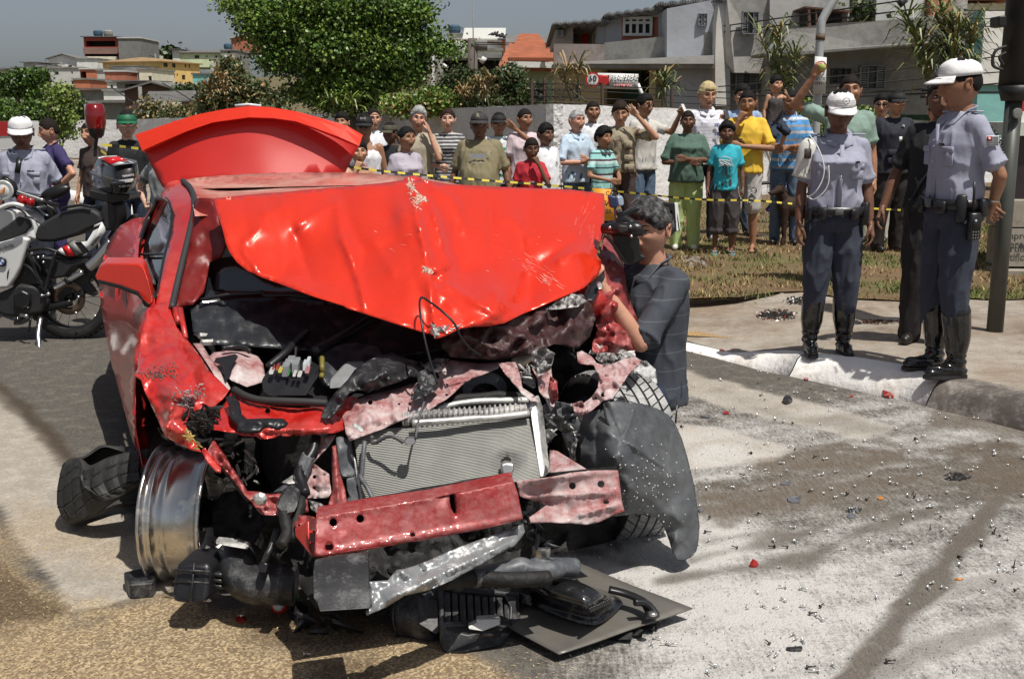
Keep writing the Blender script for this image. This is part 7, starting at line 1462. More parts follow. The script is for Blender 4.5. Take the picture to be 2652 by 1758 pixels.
def intake():
 root=empty('intake_hose',tuple(gp_(cF,1150,1090,0)),0,'black curved intake hose with square ribbed resonator on the road','intake hose')
 f=cF;Y0=3.38
 rb_=block('resonator',[(*f(850,850),Y0+.04),(*f(930,845),Y0+.04),(*f(1045,855),Y0+.03),(*f(1058,900),Y0+.02),(*f(1050,1000),Y0),(*f(1035,1100),Y0-.02),(*f(930,1106),Y0-.02),(*f(820,1098),Y0-.01),(*f(818,1040),Y0),(*f(830,960),Y0+.02)],(.02,.13,0),m_blk,root,.018,4)
 for(x0,y0,x1,y1)in((838,895,1056,905),(832,965,1050,975)):MB().tube([P(*f(x0,y0),Y0+.02),P(*f((x0+x1)/2,y0+3),Y0+.005),P(*f(x1,y1),Y0+.01)],.004,6).build('resonator_rib',m_blkd,root,True)
 MB().tube([P(*f(960,850),Y0+.02),P(*f(950,970),Y0+.0),P(*f(935,1095),Y0-.025)],.004,6).build('resonator_rib',m_blkd,root,True)
 for(y0,y1)in((915,925),(950,965),(985,1000)):MB().tube([P(*f(1050,y0),Y0+.06),P(*f(1210,y1),Y0+.08)],.016,8,flat=.6).build('duct',m_blk,root,True)
 L_=catmull([P(*f(1205,800),Y0+.17),P(*f(1225,850),Y0+.13),P(*f(1250,930),Y0+.08),P(*f(1320,985),Y0+.05),P(*f(1420,990),Y0+.05),P(*f(1500,985),Y0+.06)],6)
 MB().tube(L_,[.062+.0*i for i in range(len(L_))],24,caps=False).build('elbow',m_blkd,root,True)
 MB().tube([L_[0]+V3((0,0,.0)),L_[0]+V3((0,.0,-.012))],[.071,.071],24,caps=False).build('elbow_lip',m_blk,root,True)
 MB().ball(L_[0]+V3((0,0,-.02)),(.058,.058,.02),n=18,m=8).build('elbow_bore',m_void,root,True)
 rr=MB();a,b_=L_[-1],P(*f(1588,990),Y0+.06);pt_=[];ra=[]
 for i in range(15):pt_.append(a.lerp(b_,i/14));ra.append(.066 if i%2 else .058)
 rr.tube(pt_,ra,24);rr.build('bellows',m_blkd,root,True)
 block('sensor_plug',[(*f(1350,870),Y0-.03),(*f(1385,845),Y0-.03),(*f(1415,860),Y0-.03),(*f(1405,915),Y0-.04),(*f(1360,912),Y0-.04)],(0,.04,.0),m_blk,root,.005)
 MB().tube(catmull([P(*f(1390,850),Y0-.02),P(*f(1410,800),Y0-.02),P(*f(1435,750),Y0),P(*f(1470,640),Y0+.04)],4),.010,7).build('sensor_cable',m_blkd,root,True)
intake()
k=MB();
o=gblock('clip_fragment',[(525,905),(640,880),(650,850),(715,860),(722,945),(700,975),(560,985),(545,950),(528,940)],.0,.055,m_blkd,cF,None,.006);tag(o,'small angular black plastic fragment beside the bare rim','plastic fragment')
o=gblock('black_strip',[(1530,1055),(1600,1080),(1665,1120),(1670,1200),(1640,1212),(1560,1150),(1530,1100)],.0,.03,m_blk,cF,None,.004);tag(o,'flat black clip strip on the ground below the air dam','plastic strip')
bl_=empty('lamp_holder',tuple(gp_(cF,1490,1120,0)),0,'small round bulb holder with red rim below the bumper','bulb holder')
b=MB();b.lathe([(.02,0),(.026,.006),(.026,.02),(.02,.026)],Matrix.Translation(gp_(cF,1490,1115,.03))@Matrix.Rotation(1.1,4,'X'),16);b.build('holder_rim',mR,bl_,True)
b=MB();b.lathe([(0,0),(.019,0),(.019,.03),(.008,.034),(0,.034)],Matrix.Translation(gp_(cF,1490,1115,.03))@Matrix.Rotation(1.1,4,'X'),14);b.build('holder_core',m_alu,bl_,True)
b=MB();b.tube([gp_(cF,1580,1080,.03),gp_(cF,1578,1030,.045)],[.016,.014],10);o=b.build('green_bulb_cap',mat('green_glass',(.02,.22,.12),.1,coat=1.),None,True);tag(o,'tiny green glass cap beside the black air dam','glass cap')
def shard(nm,lab,cat,f,x,y,w,h_,m,z=.012,grp=None,sd=0,zg=0.):
 R=random.Random(sd+int(x));n=7;c=gp_(f,x,y,zg);sw=w/f(1,0)[0]if 0 else w
 u0,v0=f(x,y);V=[G(u0+w*math.cos(6.28*i/n)*R.uniform(.6,1),v0+h_*math.sin(6.28*i/n)*R.uniform(.6,1),zg)for i in range(n)]
 b=MB();low=[v+V3((0,0,.002))for v in V];hi_=[v+V3((0,0,z*R.uniform(.3,1.2)))for v in V];ctr=sum(hi_,V3())/n+V3((0,0,z*.3))
 b.add(low+hi_+[ctr],[tuple(range(n-1,-1,-1))]+[(i,(i+1)%n,n+(i+1)%n,n+i)for i in range(n)]+[(n+i,n+(i+1)%n,2*n)for i in range(n)])
 o=b.build(nm,m,None,False);tag(o,lab,cat,grp);return o
sil=mat('mirror_shard',(.50,.50,.54),.15,metal=.8,var=.1);redl=mat('red_shard',(.30,.02,.015),.25,coat=.6,var=.3,vs=30)
shard('silver_shard','largest silvery plastic shard on the brown stain','shard',cH,700,768,28,11,sil,.012)
shard('silver_shard','silvery shard just above the largest one on the brown stain','shard',cH,665,698,17,6,sil,.012)
shard('silver_shard','silvery shard lying by a heap of dark crumbs on the brown stain','shard',cH,960,842,15,6,sil,.01)
shard('silver_shard','silvery shard at the foot of the black liner','shard',cH,285,818,10,5,sil,.012)
shard('red_shard','biggest red lens shard against the kerb foot','shard',cH,1130,305,24,8,redl,.03)
shard('red_shard','red lens shard left of the biggest one at the kerb foot','shard',cH,955,305,9,3,redl,.01)
shard('red_shard','red lens shard at the kerb foot below the policewoman','shard',cH,757,228,10,4,redl,.012)
shard('red_shard','red lens shard by the sloping start of the kerb','shard',cH,380,110,9,4,redl,.02)
shard('red_shard','red lens shard on the upper white road stripe','shard',cH,165,172,11,3,redl,.012)
shard('red_shard','red lens shard between the two white road stripes','shard',cH,400,382,9,4,redl,.014)
shard('red_shard','red wedge shard on the powdered road right of the liner','shard',cH,520,1065,13,6,redl,.02)
shard('red_shard','ribbed red lens shard on the sawdust in the foreground','shard',cF,1248,1205,17,10,redl,.012)
shard('orange_shard','orange lens sliver on the dark track line','shard',cH,1435,1125,13,3,mat('orange_shard',(.50,.20,.04),.3),.008)
shard('orange_shard','orange lens sliver on the brown stain','shard',cH,1088,762,10,5,mat('orange_shard',(.50,.20,.04),.3),.008)
shard('rubber_scrap','black rubber scrap lying on the white road stripe','rubber scrap',cH,670,330,17,7,m_blkd,.03)
shard('rubber_scrap','long dark rubber scrap in the powder at the bottom','rubber scrap',cH,700,1438,34,8,m_blkd,.012)
shard('rubber_scrap','thin grey scrap left of the red shard between the stripes','rubber scrap',cH,308,397,18,3,m_gry,.01)
def crumbs(nm,lab,cat,u,v,ru,rv,n,ms,s0=.012,sd=1):
 R=random.Random(sd);b=MB()
 for _ in range(n):
  a=R.uniform(0,6.28);r_=R.random()**.6;p=onground(u+ru*r_*math.cos(a),v+rv*r_*math.sin(a));s_=s0*R.uniform(.3,1.3)*(1.3-r_*.7);b.m=R.randrange(len(ms))
  q=[p+V3((s_*math.cos(k*2.1+a)*R.uniform(.6,1.4),s_*math.sin(k*2.1+a)*R.uniform(.6,1.4),-.002))for k in range(3)]+[p+V3((R.gauss(0,.3)*s_,R.gauss(0,.3)*s_,s_*R.uniform(.3,.9)))]
  b.add(q,[(0,1,3),(1,2,3),(2,0,3),(2,1,0)])
 tag(b.build(nm,ms,None),lab,cat,kind='stuff')
mc=mat('charcoal_ash',(.018,.015,.013),.9,var=.8,vs=40);mud=mat('mud',(.11,.055,.03),.85,var=.4,vs=30)
crumbs('ash_heap','charred heap on the pavement left of the policewoman\'s boots','ash heap',2010,816,56,15,420,[mc]*9+[m_wht,redl],.02,3)
crumbs('ash_heap','small charred heap at the lawn edge behind the policewoman','ash heap',2062,780,34,12,220,[mc]*6+[m_wht],.02,4)
crumbs('mud_patch','brown muddy patch on the pavement between the policewoman and the man in black','mud',2270,834,66,7,300,[mud,mud,mc],.015,5)
crumbs('dark_crumbs','heap of black crumbs at the right end of the brown stain','dirt heap',*cH(1430,665),36,11,160,[mc,m_blkd],.016,6)
crumbs('dark_crumbs','small heap of dark crumbs in the middle of the brown stain','dirt heap',*cH(965,815),22,10,90,[mc,m_blkd,m_gry],.012,7)
crumbs('stone_heap','lump of earth and stones at the lawn edge right of the cameraman','stone heap',1800,678,44,16,120,[mud,mat('stone',(.25,.22,.18),.9)],.05,8)
m_scw=mat('screw_steel',(.62,.62,.60),.25,metal=.55,var=.15);m_scd=mat('screw_oily',(.07,.06,.05),.35,metal=.6)
def screw_mesh(m):
 b=MB();b.lathe([(0,0),(.0072,.001),(.0082,.0035),(.0055,.0062),(0,.007)],Matrix.Rotation(math.pi/2,4,'Y'),8);b.tube([(.001,0,0),(-.024,0,0)],[.0032,.0026],6)
 me=bpy.data.meshes.new('steel_screw');me.from_pydata([tuple(v)for v in b.v],[],b.f);me.materials.append(m);me.polygons.foreach_set('use_smooth',[True]*len(me.polygons));return me
sm1,sm2=screw_mesh(m_scw),screw_mesh(m_scd)
R=random.Random(21);npl=0;spots=[]
for(x,y)in((1640,1080),(1660,1085),(1690,1078),(1685,1062),(1615,1082),(1620,1050),(1720,1050),(1600,1128),(1550,1175),(1300,1155),(1365,1155),(1320,1135),(1215,1225),(1070,1200),(820,1240),(735,1238),(615,1245),(562,1238),(493,1248),(662,1215),(540,1180),(662,1155),(735,1160),(800,1280),(830,1300),(775,1272),(80,1380),(65,1408),(130,1405),(150,1408),(700,1365),(740,1392),(710,1385),(590,1405),(595,1450),(625,1455),(610,1520),(875,1500),(350,1505),(315,1535),(765,1512),(808,1530),(1120,1485),(1420,1528),(1455,1248),(1690,1168),(1105,995),(1180,1095),(1235,843),(640,1065),(705,950),(775,912),(500,862),(670,975),(1440,1018),(1440,1055),(1425,915),(1595,910),(1655,940),(1505,840),(1240,750),(1210,745),(925,740),(870,715),(830,650),(790,660),(810,655)):
 spots.append(cH(x,y))
while len(spots)<285:
 u=R.uniform(1560,2652);v=R.uniform(890,1420)
 if v<905+max(0,(u-1850))*.19+20 and u>1850:continue
 spots.append((u,v))
for(u,v)in((740,1655),(790,1692)):spots.append((u,v))
first=True
for i,(u,v)in enumerate(spots):
 o=bpy.data.objects.new('steel_screw',sm1 if R.random()<.84 else sm2);COL.objects.link(o);p=G(u,v,.009);o.location=p
 o.rotation_euler=(R.uniform(0,6),R.choice((.12,.2,1.2))if R.random()<.15 else .14,R.uniform(0,6.28));o.scale=[R.uniform(.6,1.05)]*3
 tag(o,'small bright steel screw scattered on the road right of the wreck' if o.data==sm1 else 'small dark oily screw scattered on the road right of the wreck','screw','loose bright screws strewn over the road' if o.data==sm1 else 'loose oily screws strewn over the road')
b=MB();R=random.Random(5)
for _ in range(1700):
 u=R.uniform(1450,2700);v=R.uniform(880,1758)
 if v<915+max(0,(u-1850))*.19+14 and u>1850:
  if v>905+max(0,(u-1990))*.155:continue
  p=G(u,v,.15)if u>1950 else G(u,v,.03)
 else:p=G(u,v,.002)
 s=R.uniform(.0012,.0042);a=R.uniform(0,6)
 b.add([p+V3((s*math.cos(a),s*math.sin(a),0)),p+V3((s*math.cos(a+2.1),s*math.sin(a+2.1),0)),p+V3((s*math.cos(a+4.2),s*math.sin(a+4.2),0)),p+V3((0,0,s*1.3))],[(0,1,3),(1,2,3),(2,0,3)])
b.build('glass_crumbs',[mat('glass_crumb',(.35,.36,.36),.15,metal=.5)],None,kind='stuff')
b=MB()
for _ in range(2200):
 u=R.uniform(-60,1500);v=R.uniform(1380,1790);p=G(u,v,.003)
 if v<1560 and u>420 and u<1300:continue
 s=R.uniform(.003,.009);a=R.uniform(0,6);d=V3((math.cos(a),math.sin(a),R.uniform(0,.4)))*s;w=V3((-math.sin(a),math.cos(a),0))*s*.18
 b.add([p-w,p+w,p+d+w,p+d-w],[(0,1,2,3)])
b.build('wood_shavings',[mat('shaving',(.52,.38,.18),.8,var=.3,vs=50)],None,kind='stuff')
# ================================================================== BEHIND THE CROWD
def wallmat(n,c,**k):
 d=dict(var=.18,vs=1.2,bump=.3,bs=8,bumpd=.02);d.update(k);return mat('wall_'+n,c,.9,**d)
 # ---- boundary wall: rough painted part to the left, white part to the right -----------
m_stw=wallmat('white_stucco',(.78,.78,.78),bump=.8,bs=11,bumpd=.022,vs=4,var=.10)
m_stg=wallmat('rough_stucco',(.66,.66,.67),bump=1.2,bs=9,bumpd=.06,vs=4,var=.12)
def wall_run(name,A,B,zA,zB,ztA,ztB,m,parent,n=30,th=.16,amp=.012):
 A,B=V3(A[:2]),V3(B[:2]);d=(B-A).normalized();nn=V3((d.y,-d.x))
 if nn.y>0:nn=-nn
 V=[];k=9
 for i in range(n+1):
  t=i/n;p=A.lerp(B,t);zb=zA+(zB-zA)*t;zt=ztA+(ztB-ztA)*t+.012*mn.noise(V3((t*n*.7,0,1)))
  for j in range(k):
   z=zb+(zt-zb)*j/(k-1);o=nn*amp*mn.noise(V3((p.x*3,p.y*3,z*3)));V.append((p.x+o.x,p.y+o.y,z))
  V.append((p.x-nn.x*th,p.y-nn.y*th,zt));V.append((p.x-nn.x*th,p.y-nn.y*th,zb))
 k+=2
 Fc=[(i*k+j,(i+1)*k+j,(i+1)*k+(j+1)%k,i*k+(j+1)%k)for i in range(n)for j in range(k)]+[tuple(range(k)),tuple(n*k+j for j in range(k-1,-1,-1))]
 return mesh(name,V,Fc,m,parent,False)
cor=P(1434,270,17.6);c2_=P(1742,281,19.6);c3_=P(2200,300,22.5);c4_=P(2660,330,25.5)
w1=P(974,289,25.);w0=P(330,310,38.);w00=P(-80,315,40.)
bw=empty('boundary_wall',(cor.x,cor.y,0),0,'long low stuccoed wall behind the crowd, grey to the left and white to the right of its corner','wall')
wall_run('wall_section',cor,c2_,.0,.0,cor.z,c2_.z,m_stw,bw);wall_run('wall_section',c2_,c3_,.0,.0,c2_.z,c3_.z,m_stw,bw);wall_run('wall_section',c3_,c4_,.0,.0,c3_.z,c4_.z,m_stw,bw)
wall_run('wall_section',w1,cor,.0,.0,w1.z,cor.z,m_stg,bw,40);wall_run('wall_section',w0,w1,-.1,.0,w0.z,w1.z,m_stw,bw,40);wall_run('wall_section',w00,w0,-.1,-.1,w00.z,w0.z,m_stw,bw,10)
# ---- generic house -----------------------------------------------------------------------
m_pane=mat('window_dark',(.02,.022,.025),.25,var=.2);m_alw=mat('window_frame_white',(.62,.62,.60),.6);m_alg=mat('window_frame_grey',(.25,.26,.27),.6)
m_conc=wallmat('raw_concrete',(.27,.265,.25),c2=(.12,.115,.10),c2s=.8,c2t=.60,c2w=.12);m_rbrick=wallmat('red_block',(.42,.16,.10),vs=3,var=.25);m_tile=mat('roof_tile',(.36,.115,.055),.85,var=.25,vs=3);m_fib=mat('fibre_cement',(.16,.155,.15),.9,var=.2,vs=1.)
def house(label,uL,vT,uR,vB,Y,m,depth=9.,skew=0.,wins=(),roof=None,rm=None,rh=None,group='houses on the hillside',name='house',side=None,ledge=None,cat='house',tank=0,doors=(),fm=None):
 """front wall between surveyed corners; wins in wall fractions (x0,y0,x1,y1) from the top left"""
 a=P(uL,vT,Y);b=P(uR,vT,Y+skew);zb=min(P(uL,vB,Y).z,P(uR,vB,Y+skew).z)-.2;zt=(a.z+b.z)/2
 A,B=V3((a.x,a.y,0)),V3((b.x,b.y,0));ux=(B-A);W=ux.length;ux.normalize();n=V3((ux.y,-ux.x,0))
 if n.y>0:n=-n
 H=zt-zb;root=empty(name,(A.x,A.y,zb),0,label,cat,group)
 xs=sorted({0.,1.}|{w[0]for w in wins}|{w[2]for w in wins});ys=sorted({0.,1.}|{w[1]for w in wins}|{w[3]for w in wins})
 bq=MB()
 def pt(x,y,d=0.):return A+ux*(W*x)+V3((0,0,zt-H*y))+n*d
 for i in range(len(xs)-1):
  for j in range(len(ys)-1):
   cx,cy=(xs[i]+xs[i+1])/2,(ys[j]+ys[j+1])/2
   if any(w[0]<cx<w[2]and w[1]<cy<w[3]for w in wins):continue
   bq.add([pt(xs[i],ys[j+1]),pt(xs[i+1],ys[j+1]),pt(xs[i+1],ys[j]),pt(xs[i],ys[j])],[(0,1,2,3)])
 for w in wins:
  q0=[pt(w[0],w[3]),pt(w[2],w[3]),pt(w[2],w[1]),pt(w[0],w[1])];q1=[p-n*.22 for p in q0]
  bq.add(q0+q1,[(0,4,5,1),(1,5,6,2),(2,6,7,3),(3,7,4,0)])
 back=[p-n*depth for p in(pt(0,1),pt(1,1),pt(1,0),pt(0,0))];f0=[pt(0,1),pt(1,1),pt(1,0),pt(0,0)]
 bq.add([f0[0],back[0],back[3],f0[3],f0[1],back[1],back[2],f0[2]],[(0,3,2,1),(4,5,6,7),(1,2,6,5),(3,7,6,2)])
 bq.build('wall',m,root)
 for w in wins:
  st=w[4]if len(w)>4 else 'plain';q=[pt(w[0],w[3],-.12),pt(w[2],w[3],-.12),pt(w[2],w[1],-.12),pt(w[0],w[1],-.12)]
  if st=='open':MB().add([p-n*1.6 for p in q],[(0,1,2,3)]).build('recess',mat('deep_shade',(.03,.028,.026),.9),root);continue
  wf=MB();wd=(q[1]-q[0]).length;hh=(q[3]-q[0]).length;t=max(.04,min(.07,wd*.06));fmm=fm or m_alw
  for(x0,y0,x1,y1)in((0,0,1,t/hh),(0,1-t/hh,1,1),(0,t/hh,t/wd,1-t/hh),(1-t/wd,t/hh,1,1-t/hh)):
   o_=q[0]+(q[1]-q[0])*x0+(q[3]-q[0])*y0;wf.obox(o_,(q[1]-q[0])*(x1-x0),n*.06,(q[3]-q[0])*(y1-y0))
  k=4 if st=='four' else(2 if wd>1.0 else 0)
  for i in range(1,k):wf.obox(q[0]+(q[1]-q[0])*(i/k)+(q[3]-q[0])*(t/hh)-ux*t*.4,ux*t*.8,n*.05,(q[3]-q[0])*(1-2*t/hh))
  if st=='four':wf.obox(q[0]+(q[3]-q[0])*.74+ux*t,(q[1]-q[0])-ux*2*t,n*.045,V3((0,0,t*.8)))
  wo_=wf.build('window',fmm,root)
  MB().add([p+n*.01 for p in q],[(0,1,2,3)]).build('pane',m_pane,wo_)
  if st=='shut':
   sh_=MB();
   for s_,x0 in((0,-.02),(1,1.02)):
    o_=pt(w[0],w[3],.03)+(q[1]-q[0])*(x0-(.0 if s_ else .48));sh_.obox(o_,(q[1]-q[0])*.46,n*.05,(q[3]-q[0]))
   sh_.build('shutter',m_alw if fm is None else fm,root)
 if ledge:
  for(x0,x1,y,h_,dd,mm)in ledge:MB().obox(pt(x0,y,0.003),ux*(W*(x1-x0)),n*dd,V3((0,0,-h_))).build('ledge',mm,root)
 ov=.35
 if roof=='flat':MB().obox(pt(0,0)-ux*.12+n*.15,ux*(W+.24),-n*(depth+.3),V3((0,0,.18))).build('roof',rm or m_conc,root)
 if roof=='shed':
  lowp=pt(0,0)-ux*ov+n*.5+V3((0,0,.05));bb=MB();nn_=max(8,int(W/.45))
  for i in range(nn_+1):pass
  bb.obox(lowp,ux*(W+2*ov),-n*(depth+.8)+V3((0,0,.15)),V3((0,0,.12)));bb.build('roof',rm or m_fib,root)
 if roof=='gable' or roof=='hip':
  rz_=rh or depth*.07;e0=pt(0,0)-ux*ov+n*ov;e1=pt(1,0)+ux*ov+n*ov;b0=e0-n*(depth+2*ov);b1=e1-n*(depth+2*ov)
  ins=W*.28 if roof=='hip' else 0.;r0=(e0+b0)/2+ux*ins+V3((0,0,rz_));r1=(e1+b1)/2-ux*ins+V3((0,0,rz_))
  if roof=='gable' and rm is None and 0:pass
  dn=V3((0,0,-.12));V=[e0,e1,b1,b0,r0,r1];V+=[p+dn for p in V]
  MB().add(V,[(0,1,5,4),(1,2,5),(2,3,4,5),(3,0,4),(6,10,11,7),(7,11,8),(8,11,10,9),(9,10,6),(0,6,7,1),(1,7,8,2),(2,8,9,3),(3,9,6,0)]).build('roof',rm or m_tile,root)
 if roof=='gablefront':
  rz_=rh or W*.12;mid=pt(.5,0)+V3((0,0,rz_));V=[pt(0,0),pt(1,0),mid];MB().add(V+[p-n*depth for p in V],[(0,1,2),(5,4,3)]).build('gable_wall',m,root)
  V=[pt(0,0)-ux*ov+n*.4+V3((0,0,-.1)),mid+n*.4+V3((0,0,.08)),pt(1,0)+ux*ov+n*.4+V3((0,0,-.1))];V+=[p-n*(depth+.8)for p in V];V+=[p+V3((0,0,.12))for p in V]
  MB().add(V,[(0,1,4,3),(1,2,5,4),(6,9,10,7),(7,10,11,8),(0,6,7,1),(1,7,8,2),(0,3,9,6),(2,8,11,5)]).build('roof',rm or m_fib,root)
 for i in range(tank):
  c=pt(.3+.3*i,0)-n*2;t_=MB();t_.lathe([(0,0),(.55,0),(.7,.5),(.7,.9),(.45,1.1),(0,1.15)],Matrix.Translation(c+V3((0,0,.1))),14);t_.build('water_tank',mat('tank_blue',(.04,.09,.14),.6)if i%2==0 else m_conc,root)
 return root
def fz(x,y,s=3.38,x0=0,y0=0):return(x0+x/s,y0+y/s)
def H1(x0,y0,x1,y1):return(x0/3.38,y0/3.38,x1/3.38,y1/3.38)
wl=wallmat('pale',(.80,.79,.74));wg=wallmat('grey_render',(.56,.56,.53));wpk=wallmat('salmon',(.70,.40,.27));wye=wallmat('ochre',(.80,.55,.20));wgn=wallmat('mint',(.52,.68,.42));wtq=wallmat('turquoise',(.22,.62,.60));wdg=wallmat('dark_green',(.05,.14,.09));wcr=wallmat('cream',(.80,.75,.58));wor=wallmat('terracotta',(.55,.20,.11),vs=2)
def hz(label,x0,y0,x1,y1,Y,m,**k):a,b,c,d=H1(x0,y0,x1,y1);return house(label,a,b,c,d,Y,m,**k)
wn2=[(.15,.12,.3,.34),(.62,.12,.74,.34),(.12,.6,.25,.8),(.55,.6,.68,.8)]
hz('cream shed-roofed house at the far left edge behind the trees',-60,620,60,900,170,wcr,roof='shed',wins=[(.3,.2,.6,.5)])
hz('dull brown block house beside the green house at the left',30,610,135,900,165,wg,roof='shed')
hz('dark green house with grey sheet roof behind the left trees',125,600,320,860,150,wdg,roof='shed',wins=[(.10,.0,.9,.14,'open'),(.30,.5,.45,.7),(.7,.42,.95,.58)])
hz('small grey rooftop room above the dark green house',205,555,315,600,158,wg,roof='shed')
hz('grey block wall house between the green house and the pale block',315,585,400,900,156,wg,roof='flat')
hz('white gabled upper house on the pale concrete block',425,515,675,620,168,wl,roof='gablefront',wins=[(.18,.45,.30,.78),(.66,.5,.80,.85)])
hz('wide pale concrete block house with small windows',400,600,705,800,150,wg,roof='flat',wins=[(.24,.13,.36,.28),(.72,.13,.77,.24),(.04,.55,.09,.68),(.22,.58,.29,.70),(.70,.50,.90,.72)])
hz('pale rendered box house right of the white gabled one',670,520,848,650,162,wl,roof='flat')
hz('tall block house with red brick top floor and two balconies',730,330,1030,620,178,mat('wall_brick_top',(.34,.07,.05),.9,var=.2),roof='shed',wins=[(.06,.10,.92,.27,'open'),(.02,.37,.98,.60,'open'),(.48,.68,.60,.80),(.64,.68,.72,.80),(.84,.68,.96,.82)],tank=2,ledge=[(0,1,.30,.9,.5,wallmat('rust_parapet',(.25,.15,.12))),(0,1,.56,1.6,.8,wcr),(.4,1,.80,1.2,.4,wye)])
hz('windowless dark grey party wall beside the tall block house',1032,338,1228,700,176,wallmat('party_wall',(.20,.205,.19)),roof='flat',rm=wg)
hz('terracotta block house with open room below the pale box house',700,610,848,790,140,wor,roof='flat',rm=wg,wins=[(.0,.1,.35,.4,'open')])
hz('orange block house stepping down by a blue awning',640,700,780,850,128,wor,roof='flat')
hz('grey house with dark window left of the red block wall',848,620,920,850,138,wg,roof='flat',wins=[(.2,.42,.8,.6)])
hz('red block wall house with bare upper storey',915,630,1100,760,136,m_rbrick,roof='flat',rm=wg)
hz('grey flat-roofed house with long window band behind the red block wall',970,590,1205,720,144,wg,roof='shed',wins=[(.5,.5,.98,.88)])
hz('cream house with brown door right of the window band',1200,608,1330,740,138,wcr,roof='flat',wins=[(.0,.2,.12,.8),(.72,.4,.95,.85)])
hz('pale house with small square window under the red block wall',935,720,1030,850,124,wl,roof='flat',wins=[(.3,.15,.55,.38)])
hz('concrete house with dark veranda in the middle of the hillside',1020,720,1250,860,120,m_conc,roof='shed',wins=[(.3,.1,.95,.4,'open')])
hz('soot-stained grey house below the terracotta one',620,790,905,990,104,m_conc,roof='shed',wins=[(.1,.3,.2,.5)])
hz('peach house with barred window at the foot of the hill',765,905,890,1060,92,wpk,roof='flat',wins=[(.42,.15,.80,.42)])
hz('pale house with railing above the peach house',905,800,1120,960,100,wl,roof='flat',wins=[(.1,.5,.22,.8)])
hz('grey workshop wall behind the boy in the green cap',890,900,1260,1080,84,m_conc,roof='shed',rm=m_fib)
hz('ochre two-storey house with arched brown windows',1412,548,1745,790,150,wye,roof='hip',rm=wallmat('ochre_roof',(.30,.20,.10)),skew=8,fm=mat('brown_frame',(.16,.07,.03),.6),wins=[(.05,.05,.16,.19),(.27,.05,.36,.19),(.60,.05,.64,.16),(.70,.05,.74,.16),(.05,.38,.17,.54),(.22,.38,.33,.54),(.38,.38,.41,.48),(.51,.42,.60,.58)])
hz('light green house on top of the ridge with two small windows',1570,460,1930,580,190,wallmat('light_green',(.68,.78,.50)),roof='hip',rm=wallmat('grey_roof',(.14,.13,.13)),wins=[(.36,.18,.48,.42),(.64,.2,.68,.34),(.86,.2,.92,.5)])
hz('white end wall house left of the light green house',1507,440,1575,570,195,wl,roof='shed')
hz('grey parapet house at the right of the ridge',1930,445,2070,620,186,m_conc,roof='flat',tank=1)
hz('red block house with gabled roof behind the tree',2022,340,2290,450,205,m_rbrick,roof='gablefront',rm=wg,wins=[(.75,.3,.82,.5)])
hz('turquoise house with veranda roof beside the bushes',1685,655,1900,770,130,wtq,roof='flat',rm=m_fib,wins=[(.0,.6,.08,.95),(.3,.6,.36,.95)])
hz('pale blue grey house above the turquoise one',1840,520,1935,680,160,wg,roof='flat')
hz('rusty brick hut with graffiti on its gable',1090,800,1590,930,78,wallmat('dark_brick',(.13,.075,.06)),roof='gablefront',rm=m_fib)
h_=hz('yellow bungalow with corrugated grey roof near the wall',1270,890,1720,1080,60,wye,roof='hip',rm=m_fib,depth=8,rh=.62,wins=[(.36,.30,.60,.92),(.62,.2,.9,.9)][:1])
mesh('corrugation',*(lambda:((lambda b:(b.v,b.f))((lambda b:[b.tube([P(*fz(1255+480*i/34+10,885),59.5),P(*fz(1270+390*i/34+35,806),63.6)],.05,4)for i in range(34)]and b or b)(MB()))))(),m_fib,h_,kind='stuff')
hz('cream gate wall left of the yellow bungalow',1255,925,1440,1070,57,wcr,roof='flat',rm=wcr,depth=3)
def hm(label,x0,y0,x1,y1,Y,m,**k):return house(label,1050+x0/5.258,50+y0/5.258,1050+x1/5.258,50+y1/5.258,Y,m,group='houses beyond the wall',**k)
hm('pale house with domed water tank on the skyline',570,215,860,500,130,wl,roof='flat',tank=1,wins=[(.1,.4,.3,.6)])
hm('white sheet-roofed shed with birds on its ridge',830,270,1310,500,105,wl,roof='gable',rm=mat('white_sheet',(.60,.60,.56),.5),depth=10,rh=1.3,wins=[(.55,.78,.62,1.,)])
hm('orange and white end wall right of the sheet-roofed shed',1310,290,1430,480,104,wor,roof='shed')
hm('grey rendered lower wall under the sheet-roofed shed',830,430,1310,540,96,wl,roof='flat',wins=[(.48,.3,.58,.8)])
hm('low pale house with round window behind the grey sheet roof',1440,350,2030,480,120,wcr,roof='gable',rm=wl,depth=8,rh=.9,wins=[(.17,.3,.25,.75)])
hm('long dark-fronted building with grey fascia',440,530,1290,740,66,m_conc,roof='flat',rm=wallmat('grey_fascia',(.22,.23,.23)),depth=12,wins=[(.05,.12,.98,.85,'open')])
hm('grey sheet-roofed shed behind the red tiled roof',1450,520,2030,560,60,wl,roof='gable',rm=m_fib,depth=16,rh=1.6)
gh=hm('mint green house with hipped red tile roof and white shutters',1420,660,2010,1150,34,wgn,roof='hip',rm=m_tile,depth=8,rh=.95,wins=[(.62,.34,.70,.60,'shut')])
MB().obox(P(1050+1400/5.258,50+655/5.258,33.4),P(1050+2020/5.258,50+668/5.258,33.4)-P(1050+1400/5.258,50+655/5.258,33.4),(0,-.12,0),(0,0,.16)).build('gutter',wl,gh)
b=MB()
e0,e1=P(1400/5.258+1050,50+655/5.258,33.5),P(2020/5.258+1050,50+660/5.258,33.5)
for i in range(38):
 t=i/37;top_t=.5+(t-.5)*.30;a=e0.lerp(e1,t)+V3((0,0,.22));k_=1-abs(t-.5)/.5*1.0
 fr=min(1.,(1-abs(t-.5)*2)/.56)if abs(t-.5)>.22 else 1.
 c=a+V3((0,4.35,.95))*fr;b.tube([a,c],.06,5)
b.build('tile_ridge',m_tile,gh,kind='stuff')
